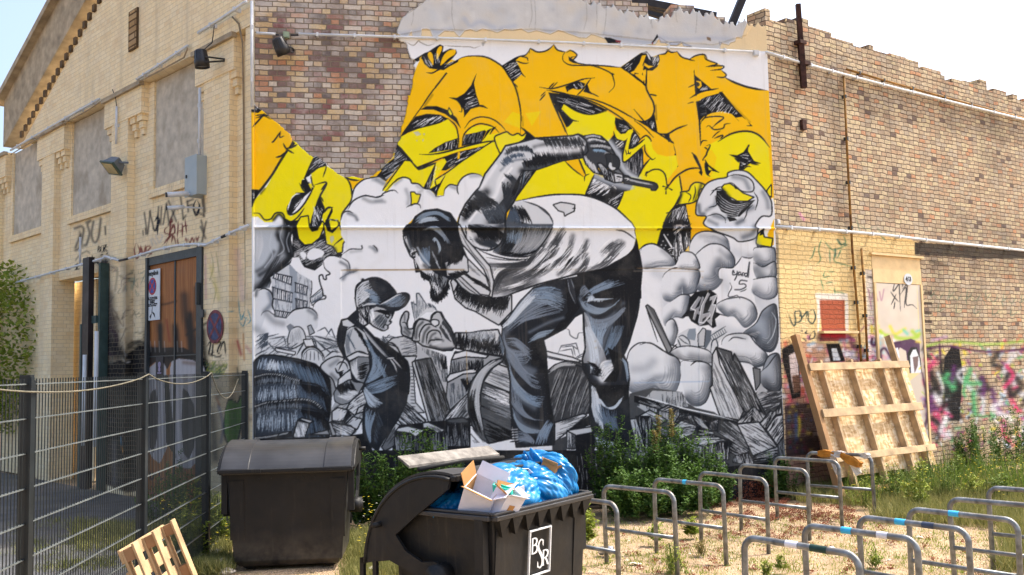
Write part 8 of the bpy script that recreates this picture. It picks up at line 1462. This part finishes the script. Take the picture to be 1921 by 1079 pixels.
# single plants on the gravel
def small(px, py, H, ns, lb, mt=m_bright, leaf=.05, R=.09): x, y = at_px(px, py); bush(x, y, R, H, ns, lb, mt, leaf=leaf, cat='plant', name='small_plant', group='small plants on the gravel', per=34, ell=1)
small(1097, 1018, .52, 12, 'bright yellow green plant beside the open container', leaf=.10); small(1265, 1078, .34, 12, 'bushy green plant among the bike stand legs', leaf=.04, R=.14); small(1320, 1038, .2, 10, 'small dry tuft between two bike stands', m_tan, .03); small(1232, 1016, .28, 4, 'thin grass like plant by a stand foot', leaf=.09, R=.03); small(1297, 1004, .25, 4, 'thin bright plant behind the second stand', leaf=.09, R=.04); small(1405, 925, .5, 8, 'slender green plant in front of the painted stones', m_bright, .05, .08); small(1435, 1079, .2, 6, 'small green seedling near the nearest stand', leaf=.04, R=.05); small(1465, 1065, .2, 6, 'small green seedling under the stickered stand', leaf=.04, R=.05); small(1640, 1060, .2, 7, 'small plant between near row stands', leaf=.04, R=.06)
for (t, o, h, lb) in ((6.02, .7, 1.45, 'tall seed spike right of the painted knee'), (5.72, .8, 1.15, 'shorter seed spike among the dark weeds'), (5.85, .6, 1.35, 'brown green seed spike in the weeds')):
    x, y = wp(t, o); e = tag(empty('seed_spike', (x, y, 0)), lb, 'plant', 'seed spikes in the weeds'); lv = Leaves(); n = 260; u = RP.uniform(h*.72, h, n); P = np.stack([x+RP.normal(0, .018, n), y+RP.normal(0, .018, n), u], 1); lv.leaf(P, rnd_dir(n, .3), np.tile(UP, (n, 1))+RP.normal(0, .4, (n, 3)), .035, .02, RP.uniform(0, 1, n)); lv.build('seed_head', m_tan, e); st = MB(); st.tube([(x, y, 0), (x, y, h*.95)], .005, 5); o_ = st.build('stem', m_stem, e); o_.matrix_parent_inverse = Matrix.Translation(e.location).inverted()
# ground cover
def scatter(quads, n, fn=None):
    """random ground points inside photo-space quads (px0, px1, py0, py1)"""
    P = []
    for (a, b, c, d, w) in quads:
        k = int(n*w); X_ = RP.uniform(a, b, k); Y_ = RP.uniform(c, d, k); dd = _F+np.outer((X_-960.5)/FPX, _R)-np.outer((Y_-539.5)/FPX, _U); t = (0-EYE)/dd[:, 2]; P.append(np.stack([dd[:, 0]*t, dd[:, 1]*t, np.zeros(k)], 1))
    P = np.concatenate(P); P[:, 2] = [ground_z(a, b)-.005 for a, b in P[:, :2]]; return P
def clump(P, m, s_): Q = np.repeat(P, m, 0); Q[:, :2] += RP.normal(0, s_, (len(Q), 2)); return Q
def blades(name, P, L, w, mat, label_kind='stuff', lean=.35, vb=0):
    lv = Leaves(); n = len(P); d = RP.normal(0, lean, (n, 3)); d[:, 2] = 1; lv.leaf(P, d, RP.normal(size=(n, 3)), L*RP.uniform(.4, 1.2, n), w, RP.uniform(0, 1, n)+vb); o = lv.build(name, mat); o['kind'] = 'stuff'; return o
blades('grass', clump(scatter([(1500, 1960, 905, 945, .5), (1640, 1960, 925, 985, .3), (1480, 1620, 915, 935, .12), (1880, 1960, 950, 1079, .1)], 2600), 12, .05), .26, .009, m_grassm)
blades('grass', clump(scatter([(650, 780, 995, 1079, .35), (300, 430, 1000, 1079, .45), (140, 330, 985, 1040, .2)], 2800), 12, .04), .17, .008, m_grassm)
blades('grass', clump(scatter([(20, 320, 980, 1079, .5)], 1500), 12, .05), .10, .007, m_grassm, vb=-.3)
blades('tall_grass', clump(scatter([(1560, 1960, 895, 940, 1)], 300), 7, .07), .55, .010, m_mid, lean=.28)
blades('sparse_grass', clump(scatter([(1080, 1960, 965, 1079, 1)], 1350), 8, .04), .06, .007, m_bright)
lv = Leaves(); P = clump(scatter([(1300, 1480, 925, 950, .25), (1340, 1600, 950, 975, .22), (1080, 1960, 975, 1079, .20), (1350, 1620, 960, 1010, .2)], 420), 36, .03); n = len(P); P[:, 2] += RP.uniform(0, .05, n); lv.leaf(P, rnd_dir(n, .4), RP.normal(size=(n, 3)), .022, .014, RP.uniform(0, 1, n)); tag(lv.build('red_ground_cover', m_red), kind='stuff')
lv = Leaves(); P = clump(scatter([(1290, 1440, 918, 938, 1)], 130), 60, .06); n = len(P); P[:, 2] += RP.uniform(0, .30, n); lv.leaf(P, rnd_dir(n, .2), RP.normal(size=(n, 3)), .03, .018, RP.uniform(-.4, .8, n)); tag(lv.build('dry_red_weeds', m_red), kind='stuff')
def flowers(name, quads, n, z0, z1, mat, s_=.016):
    lv = Leaves(); P = scatter(quads, n); P[:, 2] += RP.uniform(z0, z1, len(P)); Q = np.repeat(P, 6, 0); m_ = len(Q); a = np.tile(np.arange(6)*math.pi/3, len(P)); d = np.stack([np.cos(a), np.sin(a), np.full(m_, .35)], 1); lv.leaf(Q, d, np.tile(UP, (m_, 1)), s_, s_*.9, RP.uniform(0, 1, m_)); tag(lv.build(name, mat), kind='stuff')
flowers('yellow_flowers', [(1560, 1960, 900, 950, .5), (300, 430, 960, 1040, .25), (670, 750, 1010, 1060, .1)], 760, .12, .62, m_flow); flowers('white_flowers', [(670, 740, 985, 1010, 1)], 40, .1, .5, m_white)
flowers('yellow_flowers', [(660, 770, 1030, 1079, 1), (1120, 1700, 1000, 1079, .5)], 90, .01, .08, m_flow, .012)
# pebbles
P = scatter([(1060, 1960, 965, 1079, 1), (640, 800, 1040, 1079, .12)], 9000); n = len(P); base = np.array([[1,0,0],[-1,0,0],[0,1,0],[0,-1,0],[0,0,.7],[0,0,-.7]]); s_ = RP.uniform(.004, .012, n)*np.where(RP.uniform(size=n) > .985, 2.4, 1)
V = P[:, None, :]+base[None]*s_[:, None, None]*RP.uniform(.6, 1.3, (n, 6, 1)); tri = np.array([[0,2,4],[2,1,4],[1,3,4],[3,0,4]]); Fq = (tri[None]+np.arange(n)[:, None, None]*6).reshape(-1, 3)
me = bpy.data.meshes.new('pebbles'); me.from_pydata(V.reshape(-1, 3).tolist(), [], Fq.tolist()); c = np.ones((n*6, 4)); c[:, 3] = np.repeat(RP.uniform(0, 1, n), 6); at = me.color_attributes.new('paint', 'FLOAT_COLOR', 'POINT'); at.data.foreach_set('color', c.astype(np.float32).ravel())
mp2 = NT('pebble', .85); at = mp2.n('Attribute', attribute_name='paint'); mp2.base(mp2.mix(at.outputs['Alpha'], hx(140, 112, 86), hx(228, 212, 186))); me.materials.append(mp2.mat); o = bpy.data.objects.new('pebbles', me); COL.objects.link(o); tag(o, kind='stuff')
for i, (px, py, s_, lb) in enumerate(((408, 1062, .17, 'pale flat stone left of the closed container'), (385, 1070, .13, 'pale stone beside the pallet'), (425, 1074, .10, 'small pale stone by the container wheel'), (1352, 965, .09, 'grey stone at the edge of the dark weeds'))):
    x, y = at_px(px, py); bm = bmesh.new(); bmesh.ops.create_icosphere(bm, subdivisions=3, radius=s_); rs_ = random.Random(i)
    for v_ in bm.verts: v_.co *= 1+.18*math.sin(v_.co.x*40+i)+.1*rs_.uniform(-1, 1); v_.co.z *= .35
    me = bpy.data.meshes.new('stone'); bm.to_mesh(me); bm.free(); me.materials.append(m_rend); o = bpy.data.objects.new('stone', me); COL.objects.link(o); o.location = (x, y, .01); tag(o, lb, 'stone', 'loose stones')
# tree seen through the gateway
e = tag(empty('garden_tree', (-11.2, 21.5, 0)), 'sunlit green tree seen through the open gateway', 'tree'); lv = Leaves(); n = 9000; P = RP.normal(size=(n, 3)); P /= np.linalg.norm(P, axis=1)[:, None]; P *= RP.uniform(.3, 1, (n, 1))**.5*[1.6, 1.6, 2.0]; P += [-11.2, 21.5, 2.8]; lv.leaf(P, rnd_dir(n, 0), RP.normal(size=(n, 3)), .12, .07, RP.uniform(0, 1, n)); lv.build('crown', m_bright, e)
st = MB(); st.tube([(-11.2, 21.5, 0), (-11.15, 21.5, 1.2), (-11.25, 21.45, 3.4)], [.14, .11, .05], 9); o = st.build('trunk', m_tim2, e); o.matrix_parent_inverse = Matrix.Translation(e.location).inverted()
